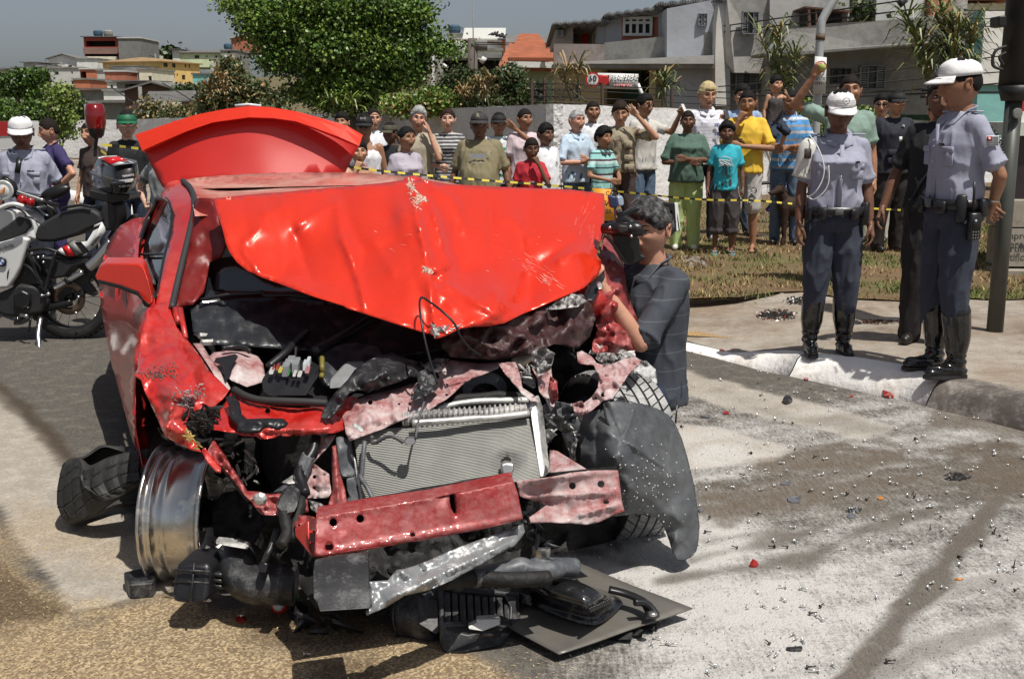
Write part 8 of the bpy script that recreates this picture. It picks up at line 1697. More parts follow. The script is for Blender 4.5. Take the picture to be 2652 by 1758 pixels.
def hr(label,x0,y0,x1,y1,Y,m,**k):return house(label,1150+x0/3.38,y0/3.38,1150+x1/3.38,y1/3.38,Y,m,group='buildings beyond the wall',**k)
m_old=wallmat('stained_render',(.42,.41,.385),c2=(.15,.145,.135),c2s=.6,c2t=.53,c2w=.12,fine=.3);m_och=wallmat('faded_ochre',(.56,.47,.29),c2=(.25,.22,.16),c2s=.7,c2t=.58,c2w=.12);m_pinkw=wallmat('pinkish_render',(.40,.34,.31),c2=(.20,.17,.15),c2s=.8,c2t=.6,c2w=.1)
m_grn=wallmat('sea_green',(.05,.13,.12));m_bluer=wallmat('bluish_render',(.42,.44,.48),c2=(.28,.29,.30),c2s=.6,c2t=.6)
lb=hr('old two-storey building with ochre ground floor, recessed porch and red-framed window',958,560,2366,980,27.5,m_och,depth=9,skew=-2.5,roof=None,wins=[(.13,.30,.185,.62),(.325,.05,.62,.98,'open'),(.66,.05,.985,.62,'open')],cat='building',name='building')
def sub(x0,y0,x1,y1,Y0_,Y1_,dep,m,nm,par=lb,top=0.):
 a=P(1150+x0/3.38,y0/3.38,Y0_);b_=P(1150+x1/3.38,(y0+top)/3.38,Y1_);c=P(1150+x0/3.38,y1/3.38,Y0_);d=P(1150+x1/3.38,y1/3.38,Y1_)
 return MB().add([c,d,b_,a,c+V3((0,dep,0)),d+V3((0,dep,0)),b_+V3((0,dep,0)),a+V3((0,dep,0))],[(0,1,2,3),(5,4,7,6),(1,5,6,2),(4,0,3,7),(3,2,6,7),(4,5,1,0)]).build(nm,m,par)
sub(960,385,1408,560,27.0,26.4,.25,m_pinkw,'balcony_parapet',top=5)
sub(1406,375,2330,530,26.4,25.0,.25,m_old,'balcony_parapet',top=-95)
sub(955,562,2366,600,26.6,24.3,1.2,m_conc,'floor_slab',top=-70)
sub(1060,548,2366,560,26.4,24.2,.12,wl,'drain_pipe',top=-64)
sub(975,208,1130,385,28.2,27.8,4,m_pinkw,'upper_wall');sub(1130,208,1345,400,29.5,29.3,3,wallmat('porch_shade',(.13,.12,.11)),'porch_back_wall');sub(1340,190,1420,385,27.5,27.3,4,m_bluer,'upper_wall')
sub(1418,140,1560,380,27.2,26.9,5,m_bluer,'upper_wall',top=-14);sub(1560,125,1880,150,26.88,26.3,5,m_bluer,'upper_wall',top=-20);sub(1878,60,2366,400,26.3,25.4,6,m_bluer,'upper_wall',top=-60)
sub(1556,145,1572,362,26.9,26.86,.3,m_rbrick,'brick_surround');sub(1810,120,1876,350,26.5,26.35,.5,m_rbrick,'brick_surround');sub(1558,305,1870,362,26.87,26.4,.4,m_rbrick,'brick_surround',top=-10)
def win(x0,y0,x1,y1,Y,Y1,cols,fmm,par=lb,louv=0):
 a,b_,c=P(1150+x0/3.38,y1/3.38,Y),P(1150+x1/3.38,y1/3.38,Y1),P(1150+x0/3.38,y0/3.38,Y);ux=b_-a;uz=V3((0,0,c.z-a.z));t=.06
 wf=MB();w_,h_=ux.length,uz.length
 for i in range(cols+1):wf.obox(a+ux*(i/cols)-ux.normalized()*t/2,ux.normalized()*t,(0,-.07,0),uz)
 for y in(0,.72,1):wf.obox(a+uz*y*(1-t/h_),ux,(0,-.06,0),V3((0,0,t)))
 if louv:
  for i in range(louv):wf.obox(a+uz*((i+.3)/louv)+V3((0,-.04,0)),ux,(0,.05,-.03),V3((0,0,h_/louv*.28)))
 o=wf.build('window',fmm,par);MB().obox(a+V3((0,.02,0)),ux,(0,.06,0),uz).build('pane',m_pane,o);return o
win(1572,150,1808,318,26.8,26.45,4,m_alw);win(2226,125,2292,232,25.48,25.4,1,m_alg);win(992,265,1036,330,28.1,28.0,1,m_alg)
rd=mat('red_cloth',(.35,.02,.015),.9);sub(1205,295,1265,385,28.6,28.6,.06,rd,'hanging_cloth');sub(1312,300,1340,385,28.4,28.4,.3,wallmat('blue_door',(.12,.20,.30)),'door')
def eave(pts2,nm='roof',par=lb,mm=m_fib,am=.05):
 b=MB();V=[];n=60
 P0,P1=pts2;
 for i in range(n+1):
  p=P0.lerp(P1,i/n);z=am*math.sin(i*math.pi*.9);V+=[p+V3((0,-.5,z-.05)),p+V3((0,5,z-.25))]
 b.add(V,[(i*2,i*2+2,i*2+3,i*2+1)for i in range(n)]);o=b.build(nm,mm,par);m_=o.modifiers.new('t','SOLIDIFY');m_.thickness=.06
eave((P(1150+940/3.38,203/3.38,28.2),P(1150+1425/3.38,168/3.38,27.2)));eave((P(1150+1385/3.38,126/3.38,27.2),P(1150+1880/3.38,62/3.38,26.3)));eave((P(1150+1830/3.38,34/3.38,26.3),P(1150+2420/3.38,-18/3.38,25.4)))
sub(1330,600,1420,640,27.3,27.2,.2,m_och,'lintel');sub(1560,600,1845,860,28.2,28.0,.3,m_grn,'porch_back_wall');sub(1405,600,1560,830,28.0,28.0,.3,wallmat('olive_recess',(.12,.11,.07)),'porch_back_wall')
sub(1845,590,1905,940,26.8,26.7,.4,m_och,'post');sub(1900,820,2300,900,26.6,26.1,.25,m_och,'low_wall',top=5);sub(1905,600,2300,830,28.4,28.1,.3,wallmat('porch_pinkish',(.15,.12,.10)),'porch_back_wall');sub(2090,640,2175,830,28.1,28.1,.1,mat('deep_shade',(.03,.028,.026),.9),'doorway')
sub(2290,560,2366,920,25.4,25.2,.5,m_och,'post')
for x in(2060,2125):
 pass
def rr_(x,y,Y):return P(1750+x/2.623,y/2.623,Y)
rbld=empty('building',tuple(rr_(300,700,24)*1),0,'long grey concrete building with sloping fin, shuttered windows and stained parapet','building','buildings beyond the wall');rbld.location.z=0
WM[rbld.name]=Matrix.Translation(V3(rbld.location))
def quad(nm,L,dep,m,par=rbld):
 p=[rr_(*q)for q in L];n=len(p);e=V3((0,dep,0));b=MB();b.prism(p[::-1]if 0 else p,e);return b.build(nm,m,par)
quad('wall',[(-60,60,25.2),(370,-20,25.0),(370,760,25.0),(-60,760,25.2)],5,m_bluer)
quad('sloping_fin',[(292,40,24.6),(312,160,24.6),(330,420,24.6),(345,720,24.6),(270,720,24.6),(268,400,24.6),(276,160,24.6)],3,wallmat('fin_render',(.60,.58,.53)))
quad('wall',[(345,-30,24.9),(640,-30,24.7),(640,480,24.7),(600,500,24.7),(400,495,24.7),(340,420,24.9)],5,m_old)
quad('wall',[(345,480,25.3),(640,480,25.2),(640,760,25.2),(345,760,25.3)],4,m_old)
quad('upper_block',[(640,-30,24.6),(1180,-30,24.3),(1180,200,24.3),(640,200,24.6)],5,wallmat('light_render',(.50,.49,.47),c2=(.30,.29,.27),c2s=.7,c2t=.56))
quad('parapet',[(748,200,23.6),(1060,160,23.3),(1420,140,23.0),(2110,72,22.4),(2105,280,22.4),(1400,318,23.0),(660,368,23.6),(700,300,23.6)],.5,m_old)
quad('floor_slab',[(590,362,23.4),(850,352,23.2),(1500,300,22.8),(2100,262,22.2),(2100,282,22.2),(1500,325,22.8),(850,372,23.2),(600,380,23.4)],1.2,m_conc)
quad('wall',[(640,372,24.2),(2095,285,23.2),(2095,780,23.2),(640,780,24.2)],5,m_old)
def rwin(x0,y0,x1,y1,Y,m,lou=8,open_=None):
 a,b_,c=rr_(x0,y1,Y),rr_(x1,y1,Y),rr_(x0,y0,Y);ux=b_-a;uz=V3((0,0,c.z-a.z));h_=uz.length;wf=MB()
 for(q,w)in((0,.05),(.31,.03),(.67,.03),(.97,.05)):wf.obox(a+ux*q,ux*w,(0,-.08,0),uz)
 for q in(0,.96):wf.obox(a+uz*q,ux,(0,-.08,0),uz*.04)
 for i in range(lou):
  for(p0,p1)in((.05,.30),(.70,.95)):wf.obox(a+ux*p0+uz*((i+.3)/lou)+V3((0,-.05,0)),ux*(p1-p0),(0,.04,-.02),V3((0,0,h_/lou*.45)))
 o=wf.build('window',m,rbld);MB().obox(a+V3((0,.0,0)),ux,(0,.05,0),uz).build('pane',m_pane,o)
m_shu=mat('grey_shutter',(.20,.21,.22),.7)
rwin(445,82,555,235,24.66,m_shu,12);rwin(150,95,208,180,25.1,m_alg,3);rwin(400,490,545,640,25.1,m_shu,9);rwin(1238,445,1412,610,23.5,m_shu,11);rwin(1050,466,1178,570,23.6,mat('dark_shutter',(.05,.05,.055),.6),6);rwin(690,470,800,600,23.9,mat('dark_shutter',(.05,.05,.055),.6),6)
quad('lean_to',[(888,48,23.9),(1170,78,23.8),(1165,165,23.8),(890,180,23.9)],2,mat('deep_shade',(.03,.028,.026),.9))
quad('lean_to_roof',[(880,44,23.5),(1190,72,23.4),(1190,84,23.4),(880,56,23.5)],3,mat('rusty_sheet',(.12,.06,.04),.8))
for x,w in((900,14),(950,10),(1130,16)):quad('post',[(x,60,23.5),(x+w,62,23.5),(x+w+6,180,23.5),(x+4,180,23.5)],.1,mat('rusty_sheet',(.12,.06,.04),.8))
house('white panel wall on the roof above the parapet',1750+1370/2.623,-30,1750+1700/2.623,90/2.623,24.2,wallmat('panel_white',(.55,.55,.53)),depth=3,roof=None,group='buildings beyond the wall',name='building',cat='building')
house('red block storey behind the palm top',1750+1740/2.623,-30,1750+1945/2.623,100/2.623,24.0,m_rbrick,depth=3,roof=None,group='buildings beyond the wall',name='building',cat='building')
house('cream house at the upper right behind the pole',1750+1960/2.623,10,1750+2250/2.623,120/2.623,27,wcr,depth=4,roof='shed',rm=m_rbrick,group='buildings beyond the wall',name='building',cat='building')
house('white and turquoise house at the right edge behind the pole',1750+2095/2.623,72/2.623,2720,330,22.0,wallmat('aqua',(.25,.55,.52)),depth=5,roof=None,group='buildings beyond the wall',name='building',cat='building',ledge=[(0,1,.0,1.35,.06,wl)])
# ---- vegetation ----------------------------------------------------------------------------
m_bark=mat('bark',(.13,.10,.075),.9,var=.3,vs=6,bump=.8,bs=20)
LF={k:mat('leaf_'+k,c,.45,var=.35,vs=2.5,spec=.5)for k,c in(('tree',(.085,.165,.022)),('tree_light',(.18,.27,.045)),('dark',(.032,.062,.016)),('bush',(.065,.095,.03)),('olive',(.12,.115,.05)),('dry',(.34,.23,.10)),('young',(.20,.27,.06)),('reed',(.17,.20,.065)))}
def crown(name,blobs,n,size,ms,parent,seed=1,wt=(.6,.3,.1),droop=.3,clump=9,asp=.45,spread=1.5):
 """leaf-sized faces in clumps through the volume of the blobs (centre, radii)"""
 R=np.random.RandomState(seed);vol=np.array([b[1][0]*b[1][1]*b[1][2]for b in blobs])**.75;pb=vol/vol.sum();nc=n//clump
 C_s=np.array([b[0]for b in blobs],float);Rr=np.array([b[1]for b in blobs],float)
 k=R.choice(len(blobs),nc,p=pb);d=R.normal(size=(nc,3));d/=np.linalg.norm(d,axis=1)[:,None];r=R.rand(nc)**.42
 cc=C_s[k]+d*Rr[k]*r[:,None]
 c=np.repeat(cc,clump,0)+R.normal(size=(nc*clump,3))*size*spread*np.array([1,1,.6])
 N=len(c);a=R.normal(size=(N,3));a[:,2]-=droop;a/=np.linalg.norm(a,axis=1)[:,None];b=np.cross(a,R.normal(size=(N,3)));b/=np.linalg.norm(b,axis=1)[:,None]+1e-9
 s=size*R.uniform(.55,1.35,N)[:,None];w=b*s*asp
 V=np.stack([c,c+a*s*.5+w,c+a*s*1.15,c+a*s*.5-w],1).reshape(-1,3);F_=np.arange(N*4).reshape(-1,4)
 mi=np.repeat(R.choice(len(ms),nc,p=np.array(wt[:len(ms)])/sum(wt[:len(ms)])),clump).tolist()
 return mesh(name,V,F_.tolist(),ms,parent,False,mi=mi)
def limbs(parent,base,top,r0,blobs,seed=1,m=m_bark,nb=6,name='trunk'):
 R=random.Random(seed);b=MB();base,top=V3(base),V3(top);L_=catmull([base,base.lerp(top,.35)+V3((R.gauss(0,.05),0,0))*(top-base).length,base.lerp(top,.7)+V3((R.gauss(0,.06),0,0))*(top-base).length,top],4)
 b.tube(L_,[r0*(1-.6*i/(len(L_)-1))for i in range(len(L_))],8);b.build(name,m,parent,True)
 for i,bl in enumerate(blobs[:nb]):
  s0=L_[min(len(L_)-2,int(len(L_)*(.35+.08*i)))];c=V3(bl[0]);md_=s0.lerp(c,.5)+V3((0,0,(c-s0).length*.12))
  MB().tube(catmull([s0,md_,c],4),[r0*.45*(1-.08*k)for k in range(9)],6).build('branch',m,parent,True)
def blob(u,v,Y,ru,rv,dY=None):
 c=P(u,v,Y);k=Y/F*1.0;return(tuple(c),(ru*k,dY or max(ru,rv)*k*.8,rv*k))
def tree(label,Y,bl,base_uv,n,size,ms,name='tree',r0=.16,seed=1,cat='tree',group=None,trunk=True,**k):
 b0=P(*base_uv,Y);root=empty(name,(b0.x,Y,0),0,label,cat,group);B=[blob(u,v,Y+(q[0]if q else 0),ru,rv)for(u,v,ru,rv,*q)in bl];R=random.Random(seed);nB=len(B)
 for(u,v,ru,rv,*q)in bl:
  for _ in range(5):a=R.uniform(0,6.28);B.append(blob(u+ru*.95*math.cos(a),v+rv*.95*math.sin(a),Y+R.uniform(-.5,.5)*ru*Y/F,ru*R.uniform(.14,.30),rv*R.uniform(.16,.34)))
 if trunk:limbs(root,(b0.x,Y,0),B[0][0],r0,B[1:nB],seed)
 crown('crown',B,n,size,ms,root,seed,**k);return root
tree('large dense green tree standing behind the boot lid',24,[(870,120,145,90),(730,50,95,48),(630,14,45,16),(1020,40,85,42),(1000,140,95,46),(735,150,64,36),(900,215,110,36),(680,95,28,16),(1090,90,38,18),(1045,188,52,26),(880,10,150,36),(1150,125,42,10),(900,262,80,20),(770,235,36,18),(595,6,26,8),(640,62,22,8)],(885,285),105000,.062,[LF['tree'],LF['dark'],LF['tree_light']],r0=.22,seed=2,wt=(.55,.18,.27),clump=44,spread=2.7)
tree('dark olive bush with reddish dry sprays left of the large tree',30,[(600,215,30,40),(560,258,36,26),(640,250,40,36),(592,168,16,14),(680,265,44,20)],(600,290),20000,.085,[LF['bush'],LF['olive'],LF['dry']],name='bush',cat='bush',seed=3,wt=(.6,.25,.15),r0=.08)
tree('dense dark thicket right of the large tree above the grey wall',22,[(1190,215,38,30),(1260,222,44,30),(1320,205,32,34),(1360,245,36,24),(1150,250,40,26),(1240,262,90,20),(1330,262,46,16)],(1250,290),34000,.065,[LF['dark'],LF['bush'],LF['olive']],name='bush',cat='bush',seed=4,wt=(.5,.3,.2),r0=.06,asp=.28)
tree('light green shrub between the large tree and the thicket',21.5,[(1110,262,50,28),(1060,275,60,22),(1150,270,30,20)],(1100,292),8000,.06,[LF['tree_light'],LF['dry'],LF['tree']],name='bush',cat='bush',seed=14,wt=(.6,.15,.25),trunk=False)
tree('sparse bare-branched shrub in front of the yellow bungalow',40,[(440,300,70,30),(360,310,40,18),(520,300,50,25),(385,275,20,22)],(400,330),4000,.09,[LF['bush'],LF['olive'],LF['dry']],name='bush',cat='bush',seed=5,wt=(.5,.3,.2),r0=.05)
tree('broad dark green trees at the far left below the houses',70,[(60,208,45,14),(90,193,26,8),(20,232,40,14),(95,238,30,14),(15,205,20,6)],(60,290),14000,.16,[LF['tree'],LF['dark'],LF['bush']],seed=6,r0=.2)
tree('green shrubbery behind the police officer\'s cap',40,[(30,295,60,20),(95,290,36,24),(125,305,26,18),(0,280,40,18)],(60,330),14000,.09,[LF['tree'],LF['bush'],LF['dark']],name='bush',cat='bush',seed=7,r0=.08)
tree('dark tree behind the sapling at the left',60,[(188,275,24,22),(175,245,16,10),(200,300,22,18)],(190,330),7000,.13,[LF['dark'],LF['bush'],LF['tree']],seed=8,r0=.12)
tree('slim young sapling with pale leaves beside the man in purple',19,[(158,262,22,38),(140,238,14,14),(168,300,18,24),(150,320,22,14),(185,345,12,8),(150,350,16,8),(175,240,10,10)],(162,470),3600,.05,[LF['young'],LF['tree_light'],LF['olive']],name='sapling',seed=9,r0=.022)
tree('small scrubby tree behind the light green house',200,[(438,145,10,14)],(438,170),700,.7,[LF['dark'],LF['bush']],seed=10,r0=.2)
tree('shrubbery between the ochre and the turquoise houses',75,[(510,240,40,12),(545,235,30,18),(480,238,30,10),(590,200,24,30)],(520,260),8000,.17,[LF['bush'],LF['dark'],LF['olive']],name='bush',cat='bush',seed=11,r0=.1)
tree('green bush growing behind the pole of the 50 sign',21,[(2110,330,50,40),(2090,290,30,30),(2230,300,30,24),(2250,330,40,20),(2080,360,40,40)],(2110,400),9000,.055,[LF['tree_light'],LF['bush'],LF['young']],name='bush',cat='bush',seed=12,wt=(.4,.35,.25),r0=.03)
tree('small plant on the flat roof above the parapet',24.5,[(2225,30,28,22),(2210,50,20,10)],(2225,60),900,.10,[LF['bush'],LF['olive']],name='bush',cat='bush',seed=13,trunk=False)
def reed(label,Y,stems,seed,n=26,L0=1.,ms=(LF['reed'],LF['bush'],LF['dry']),name='reed_clump',cat='reeds'):
 R=random.Random(seed);b0=P(stems[0][0],stems[0][1],Y);root=empty(name,(b0.x,Y,0),0,label,cat,'reeds growing behind the wall')
 for(ub,vb,ut,vt,nb)in stems:
  Ys=Y+R.uniform(-.3,.3);a=P(ub,vb,Ys);c=P(ut,vt,Ys);L_=catmull([a,a.lerp(c,.5)+V3((R.gauss(0,.08),0,.05)),c],6)
  MB().tube(L_,[.018-.010*i/(len(L_)-1)for i in range(len(L_))],5).build('stem',LF['olive'],root,True)
  b=MB();V=[]
  for i in range(nb):
   t=R.uniform(.30,1.0)**.7;p=L_[int(t*(len(L_)-1))];an=R.uniform(0,6.28);el=R.uniform(.1,1.1);l=L0*R.uniform(.35,.8);b.m=0 if R.random()<.6 else(1 if R.random()<.7 else 2)
   d=V3((math.cos(an)*math.cos(el),math.sin(an)*math.cos(el)*.8,math.sin(el)));w=V3((-math.sin(an),math.cos(an),0))*.012*(1+.5*L0)
   q=[p,p+d*l*.4,p+d*l*.75+V3((0,0,-l*.12)),p+d*l+V3((0,0,-l*.42))];V=[q[0]-w*.5,q[0]+w*.5,q[1]-w,q[1]+w,q[2]-w*.8,q[2]+w*.8,q[3]]
   b.add(V,[(0,1,3,2),(2,3,5,4),(4,5,6)])
  b.build('foliage',list(ms),root)
 return root
reed('tall leaning reeds left of the 50 sign',20.5,[(2035,345,1960,75,60),(2060,345,2020,65,70),(2080,350,2060,130,60),(2040,350,2000,140,50)],1,L0=.9)
reed('arching feathery reeds beside the utility pole',18.5,[(2460,330,2440,30,130),(2440,330,2345,30,90),(2470,320,2490,50,110),(2450,300,2520,70,90),(2430,330,2380,100,80)],2,L0=1.15)
reed('thin dry reeds in front of the ochre wall',19.6,[(1480,262,1470,170,34),(1500,262,1500,160,30),(1520,265,1450,200,30)],3,L0=.7,ms=(LF['dry'],LF['olive'],LF['bush']))
reed('green reeds between the sunglasses man and the blond man',19.9,[(1715,275,1720,200,50),(1730,280,1750,215,40)],5,L0=.7)
reed('dry grass plumes in the middle of the thicket',21.,[(1250,290,1240,215,60),(1270,290,1275,200,50),(1220,285,1200,235,50)],6,L0=.6,ms=(LF['dry'],LF['dry'],LF['olive']))
reed('pointed palm-like leaves at the foot of the large tree',21.,[(860,300,850,255,40),(900,300,905,262,40)],7,L0=.7,ms=(LF['tree_light'],LF['reed'],LF['tree']))
reed('brown dry bush sprays left of the large tree',28.,[(590,290,570,200,60),(560,290,540,220,50)],8,L0=.9,ms=(LF['dry'],LF['olive'],LF['dry']))
fn=empty('wire_fence',(P(1500,290,19.8).x,19.8,0),0,'rusty barbed wire strands on thin posts along the top of the white wall','fence')
m_rust=mat('rusty_iron',(.10,.06,.045),.8);m_wire2=mat('black_wire',(.02,.02,.02),.6)
for(u,v0,v1,Y)in((1378,268,205,20),(1411,268,202,20),(1560,272,215,20),(1740,285,230,21),(1960,300,240,23),(2130,310,260,24)):
 MB().tube([P(u,v0+20,Y),P(u,v1,Y)],.03,6).build('post',m_rust,fn)
for dv in(0,16,34,50):cable('strand',[P(1378,215+dv,20.),P(1560,222+dv,20.),P(1740,232+dv,21.),P(1960,244+dv,23.),P(2130,262+dv,24.)],.008,m_wire2,fn,4,4)
b=MB()
for i in range(26):
 b.tube([P(1378+i*1.3,215+0,20.),P(1378+i*1.3+(14 if i%2 else-14)*.2,262,20.)],.004,3)
for i in range(14):
 u=1380+i*6;b.tube([P(u,228,20.),P(u+36,262,20.)],.004,3);b.tube([P(u+36,228,20.),P(u,262,20.)],.004,3)
b.build('mesh_panel',m_wire2,fn,kind='stuff')
sY=22.;m_sw=mat('sign_white',(.72,.72,.70),.5,var=.03);m_sr=mat('sign_red',(.45,.02,.02),.5,var=.04);m_sk=mat('sign_black',(.02,.02,.022),.5)
def s3(x,y,Y=sY):return P(1150+x/3.38,y/3.38,Y)
sg=empty('speed_camera_sign',(s3(1500,900).x,sY,0),0,'white road sign FISCALIZAÇÃO ELETRÔNICA with red camera panel and round 60 disc','sign')
block('sign_panel',[(1150+x/3.38,y/3.38,sY)for x,y in((1345,640),(1702,650),(1694,785),(1340,775))],(0,.05,0),m_sw,sg,0)
block('red_panel',[(1150+x/3.38,y/3.38,sY-.012)for x,y in((1357,658),(1446,660),(1444,756),(1355,752))],(0,.01,0),m_sr,sg,0)
block('camera_symbol',[(1150+x/3.38,y/3.38,sY-.024)for x,y in((1365,690),(1385,688),(1392,678),(1412,678),(1418,690),(1440,692),(1438,732),(1364,728))],(0,.01,0),m_sw,sg,0)
MB().lathe([(0,0),(.085,0)],Matrix.Translation(s3(1402,708,sY-.035))@Matrix.Rotation(math.pi/2,4,'X'),16).build('camera_lens',m_sr,sg)
Mdisc=Matrix.Translation(s3(1302,698,sY-.03))@Matrix.Rotation(math.pi/2,4,'X')
def scl(px):return px/3.38*sY/F
b=MB();b.lathe([(0,-.01),(scl(62),-.01),(scl(62),.012),(0,.012)],None,32);ds=put(b,Mdisc).build('round_disc',m_sr,sg)
b=MB();b.lathe([(0,.0125),(0,.016),(scl(47),.016),(scl(47),.0125)],None,32);put(b,Mdisc).build('disc_face',m_sw,ds)
fx_=lambda o:frame(o,(1,0,0),(0,0,1))
text('disc_number','60',scl(66),m_sk,fx_(s3(1300,690,sY-.055)),sg,.002,.003,spacing=1.15)
text('disc_unit','km/h',scl(22),m_sk,fx_(s3(1300,735,sY-.055)),sg,.002,.0)
text('sign_lettering','FISCALIZAÇÃO',scl(34),m_sk,fx_(s3(1575,672,sY-.02)),sg,.002,.001,spacing=1.2);text('sign_lettering','ELETRÔNICA',scl(34),m_sk,fx_(s3(1570,714,sY-.02)),sg,.002,.001,spacing=1.2)
block('red_strip',[(1150+x/3.38,y/3.38,sY-.012)for x,y in((1486,738),(1646,740),(1645,768),(1485,766))],(0,.01,0),m_sr,sg,0)
text('sign_lettering','NESTA VIA',scl(32),m_sw,fx_(s3(1567,752,sY-.03)),sg,.002,.001,spacing=1.05)
MB().tube([s3(1695,735,sY+.1),s3(1735,830,sY+.1),s3(1790,1000,sY+.1)],.035,8).build('post',m_sw,sg,True)
lY=15.
def s4(x,y,Y=lY):return P(1750+x/2.623,y/2.623,Y)
lp=empty('lamp_post',(s4(975,700).x,lY,.15),0,'pale grey lamp post with bent arm carrying the 50 sign','lamp post')
MB().tube(catmull([P(1750+1000/2.623,560,lY),s4(975,370),s4(983,250),s4(990,160),s4(1010,110),s4(1075,0),s4(1180,-160)],4),[.055]*25,10).build('post',mat('galvanised',(.45,.47,.47),.5,metal=.3),lp,True)if 0 else MB().tube(catmull([V3((s4(972,600).x,lY,.15)),s4(975,370),s4(983,250),s4(990,160),s4(1010,110),s4(1075,0),s4(1180,-160)],4),.055,10).build('post',mat('galvanised',(.45,.47,.47),.5,metal=.3),lp,True)
MB().tube([s4(981,275),s4(984,235)],.062,10).build('post_band',mat('band_brown',(.12,.08,.05),.7),lp,True)
s5=empty('speed_limit_sign',tuple(s4(980,640)),0,'white plate with red-ringed 50 above NESTA on the lamp post','sign')
block('sign_panel',[(1750+x/2.623,y/2.623,lY-.1)for x,y in((948,384),(1026,392),(1018,640),(935,640))],(0,.02,0),m_sw,s5,0)
def sc5(px):return px/2.623*lY/F
Md=Matrix.Translation(s4(985,455,lY-.115))@Matrix.Rotation(math.pi/2,4,'X')
b=MB();b.lathe([(sc5(30),0),(sc5(38),0),(sc5(38),.01),(sc5(30),.01),(sc5(30),0)],None,32);put(b,Md).build('red_ring',m_sr,s5)
text('sign_number','50',sc5(44),mat('sign_grey',(.25,.25,.26),.5),fx_(s4(985,450,lY-.13)),s5,.001,.002);text('sign_lettering','km/h',sc5(14),m_sk,fx_(s4(985,475,lY-.13)),s5,.001);text('sign_lettering','NESTE',sc5(26),m_sk,fx_(s4(977,538,lY-.13)),s5,.001,.001);text('sign_lettering','PONTO',sc5(26),m_sk,fx_(s4(974,568,lY-.13)),s5,.001,.001)
tb2=empty('sign_behind_tree',tuple(P(1100,300,27)),0,'white and red sign partly hidden by the large tree\'s right side','sign');tb2.location.z=0;WM[tb2.name]=Matrix.Translation(V3(tb2.location))
block('sign_panel',[(1078,88,27),(1126,92,27),(1126,128,27),(1078,126,27)],(0,.05,0),m_sw,tb2,0);block('red_strip',[(1078,118,26.98),(1112,119,26.98),(1112,128,26.98),(1078,127,26.98)],(0,.01,0),m_sr,tb2,0)
text('sign_lettering','NICA',7*27/F*1.3,m_sk,fx_(P(1105,112,26.95)),tb2,.002,.004);text('sign_lettering','A VIA',7*27/F,m_sw,fx_(P(1098,123,26.95)),tb2,.002,.003)
MB().tube([P(1119,128,27.05),V3((P(1119,128,27).x,27.05,.1))],.05,8).build('post',m_sw,tb2)
ar=empty('hanging_arrow_sign',tuple(s4(1538,30,14)),0,'white plate edge with black down arrow at the top right','sign')
block('arrow',[(1750+x/2.623,y/2.623,13.95)for x,y in((1515,-20),(1565,-20),(1562,5),(1582,10),(1530,56),(1495,5),(1518,4))],(0,.02,0),m_sk,ar,0)
def pole(label,u,vt,vb,Y,r,m,parts=(),name='utility_pole',u2=None):
 a=P(u,vt,Y);root=empty(name,(a.x,Y,.1),0,label,'pole');MB().tube([V3((a.x,Y,-.1)),a],[r*1.15,r],12).build('shaft',m,root,True);return root
m_pole=mat('weathered_wood',(.12,.10,.085),.9,var=.2,vs=5);m_cpole=mat('concrete_pole',(.20,.195,.18),.85,var=.15,vs=6)
pl_=pole('wooden utility pole with transformer arm above the thicket',1224,100,230,40,.16,m_pole)
MB().tube([P(1222,118,40),P(1262,118,40)],.18,8).build('transformer',m_cpole,pl_,True);MB().tube([P(1170,106,40),P(1300,110,40)],.06,6).build('cross_arm',m_pole,pl_);MB().tube([P(1246,152,40),P(1256,160,40)],.12,8).build('lamp_head',m_sw,pl_,True);MB().tube([P(1226,148,40),P(1250,156,40)],.03,6).build('lamp_arm',m_sw,pl_)
p2=pole('grey utility pole behind the feathery reeds',1750+1940/2.623,-40,300,20,.12,m_cpole)
for y in(60,90,115,150,170,200):MB().tube([s4(1915,y,19.9),s4(1980,y+4,19.9)],.02,6).build('wire_bracket',m_cpole,p2)
p3=pole('dark post with lamp arm left of the wooden utility pole',1138,95,230,44,.12,m_cpole);MB().tube([P(1134,158,44),P(1160,176,44)],.06,6).build('lamp_arm',m_sw,p3)
pole('thin mast rising above the large tree\'s right side',1225,8,110,90,.05,m_cpole,name='mast');pole('thin mast on the hillside ridge',402,140,190,180,.12,m_cpole,name='mast');pole('pole in front of the turquoise house',537,205,300,60,.10,m_cpole)
pole('tall thin pole left of the grey workshop',222,270,330,58,.09,m_cpole);pole('pole right of the sheet-roofed shed',1388,104,160,70,.08,m_cpole);pole('slender pole beside the grey workshop wall',362,225,320,62,.10,m_cpole)
bp_=empty('traffic_light_pole',(P(2572,880,7.75).x,7.75,.14),0,'thick dark steel pole behind the police officer at the right edge','pole')
gzp=ground_z(P(2572,880,7.75).x,7.75);A_=P(2574,882,7.75);A_.z=gzp;T_p=P(2626,235,7.75);T_p.x=A_.x+.03
MB().tube([A_,V3((A_.x,7.75,T_p.z))],[.055,.055],18).build('lower_tube',mat('grey_green_steel',(.075,.08,.07),.45,metal=.2,var=.15,vs=8),bp_,True)
MB().tube([V3((A_.x+.01,7.75,1.78)),V3((A_.x+.03,7.75,3.4))],.115,20).build('upper_tube',mat('black_steel',(.012,.012,.012),.5),bp_,True)
MB().tube([V3((A_.x+.01,7.75,1.70)),V3((A_.x+.01,7.75,1.80))],[.09,.12],20).build('clamp_collar',mat('black_steel',(.012,.012,.012),.5),bp_,True)
MB().lathe([(0,0),(.035,0),(.03,.012),(0,.014)],Matrix.Translation(V3((A_.x+.0,7.68,1.62)))@Matrix.Rotation(math.pi/2,4,'X'),16).build('bolt_plate',m_cpole,bp_)
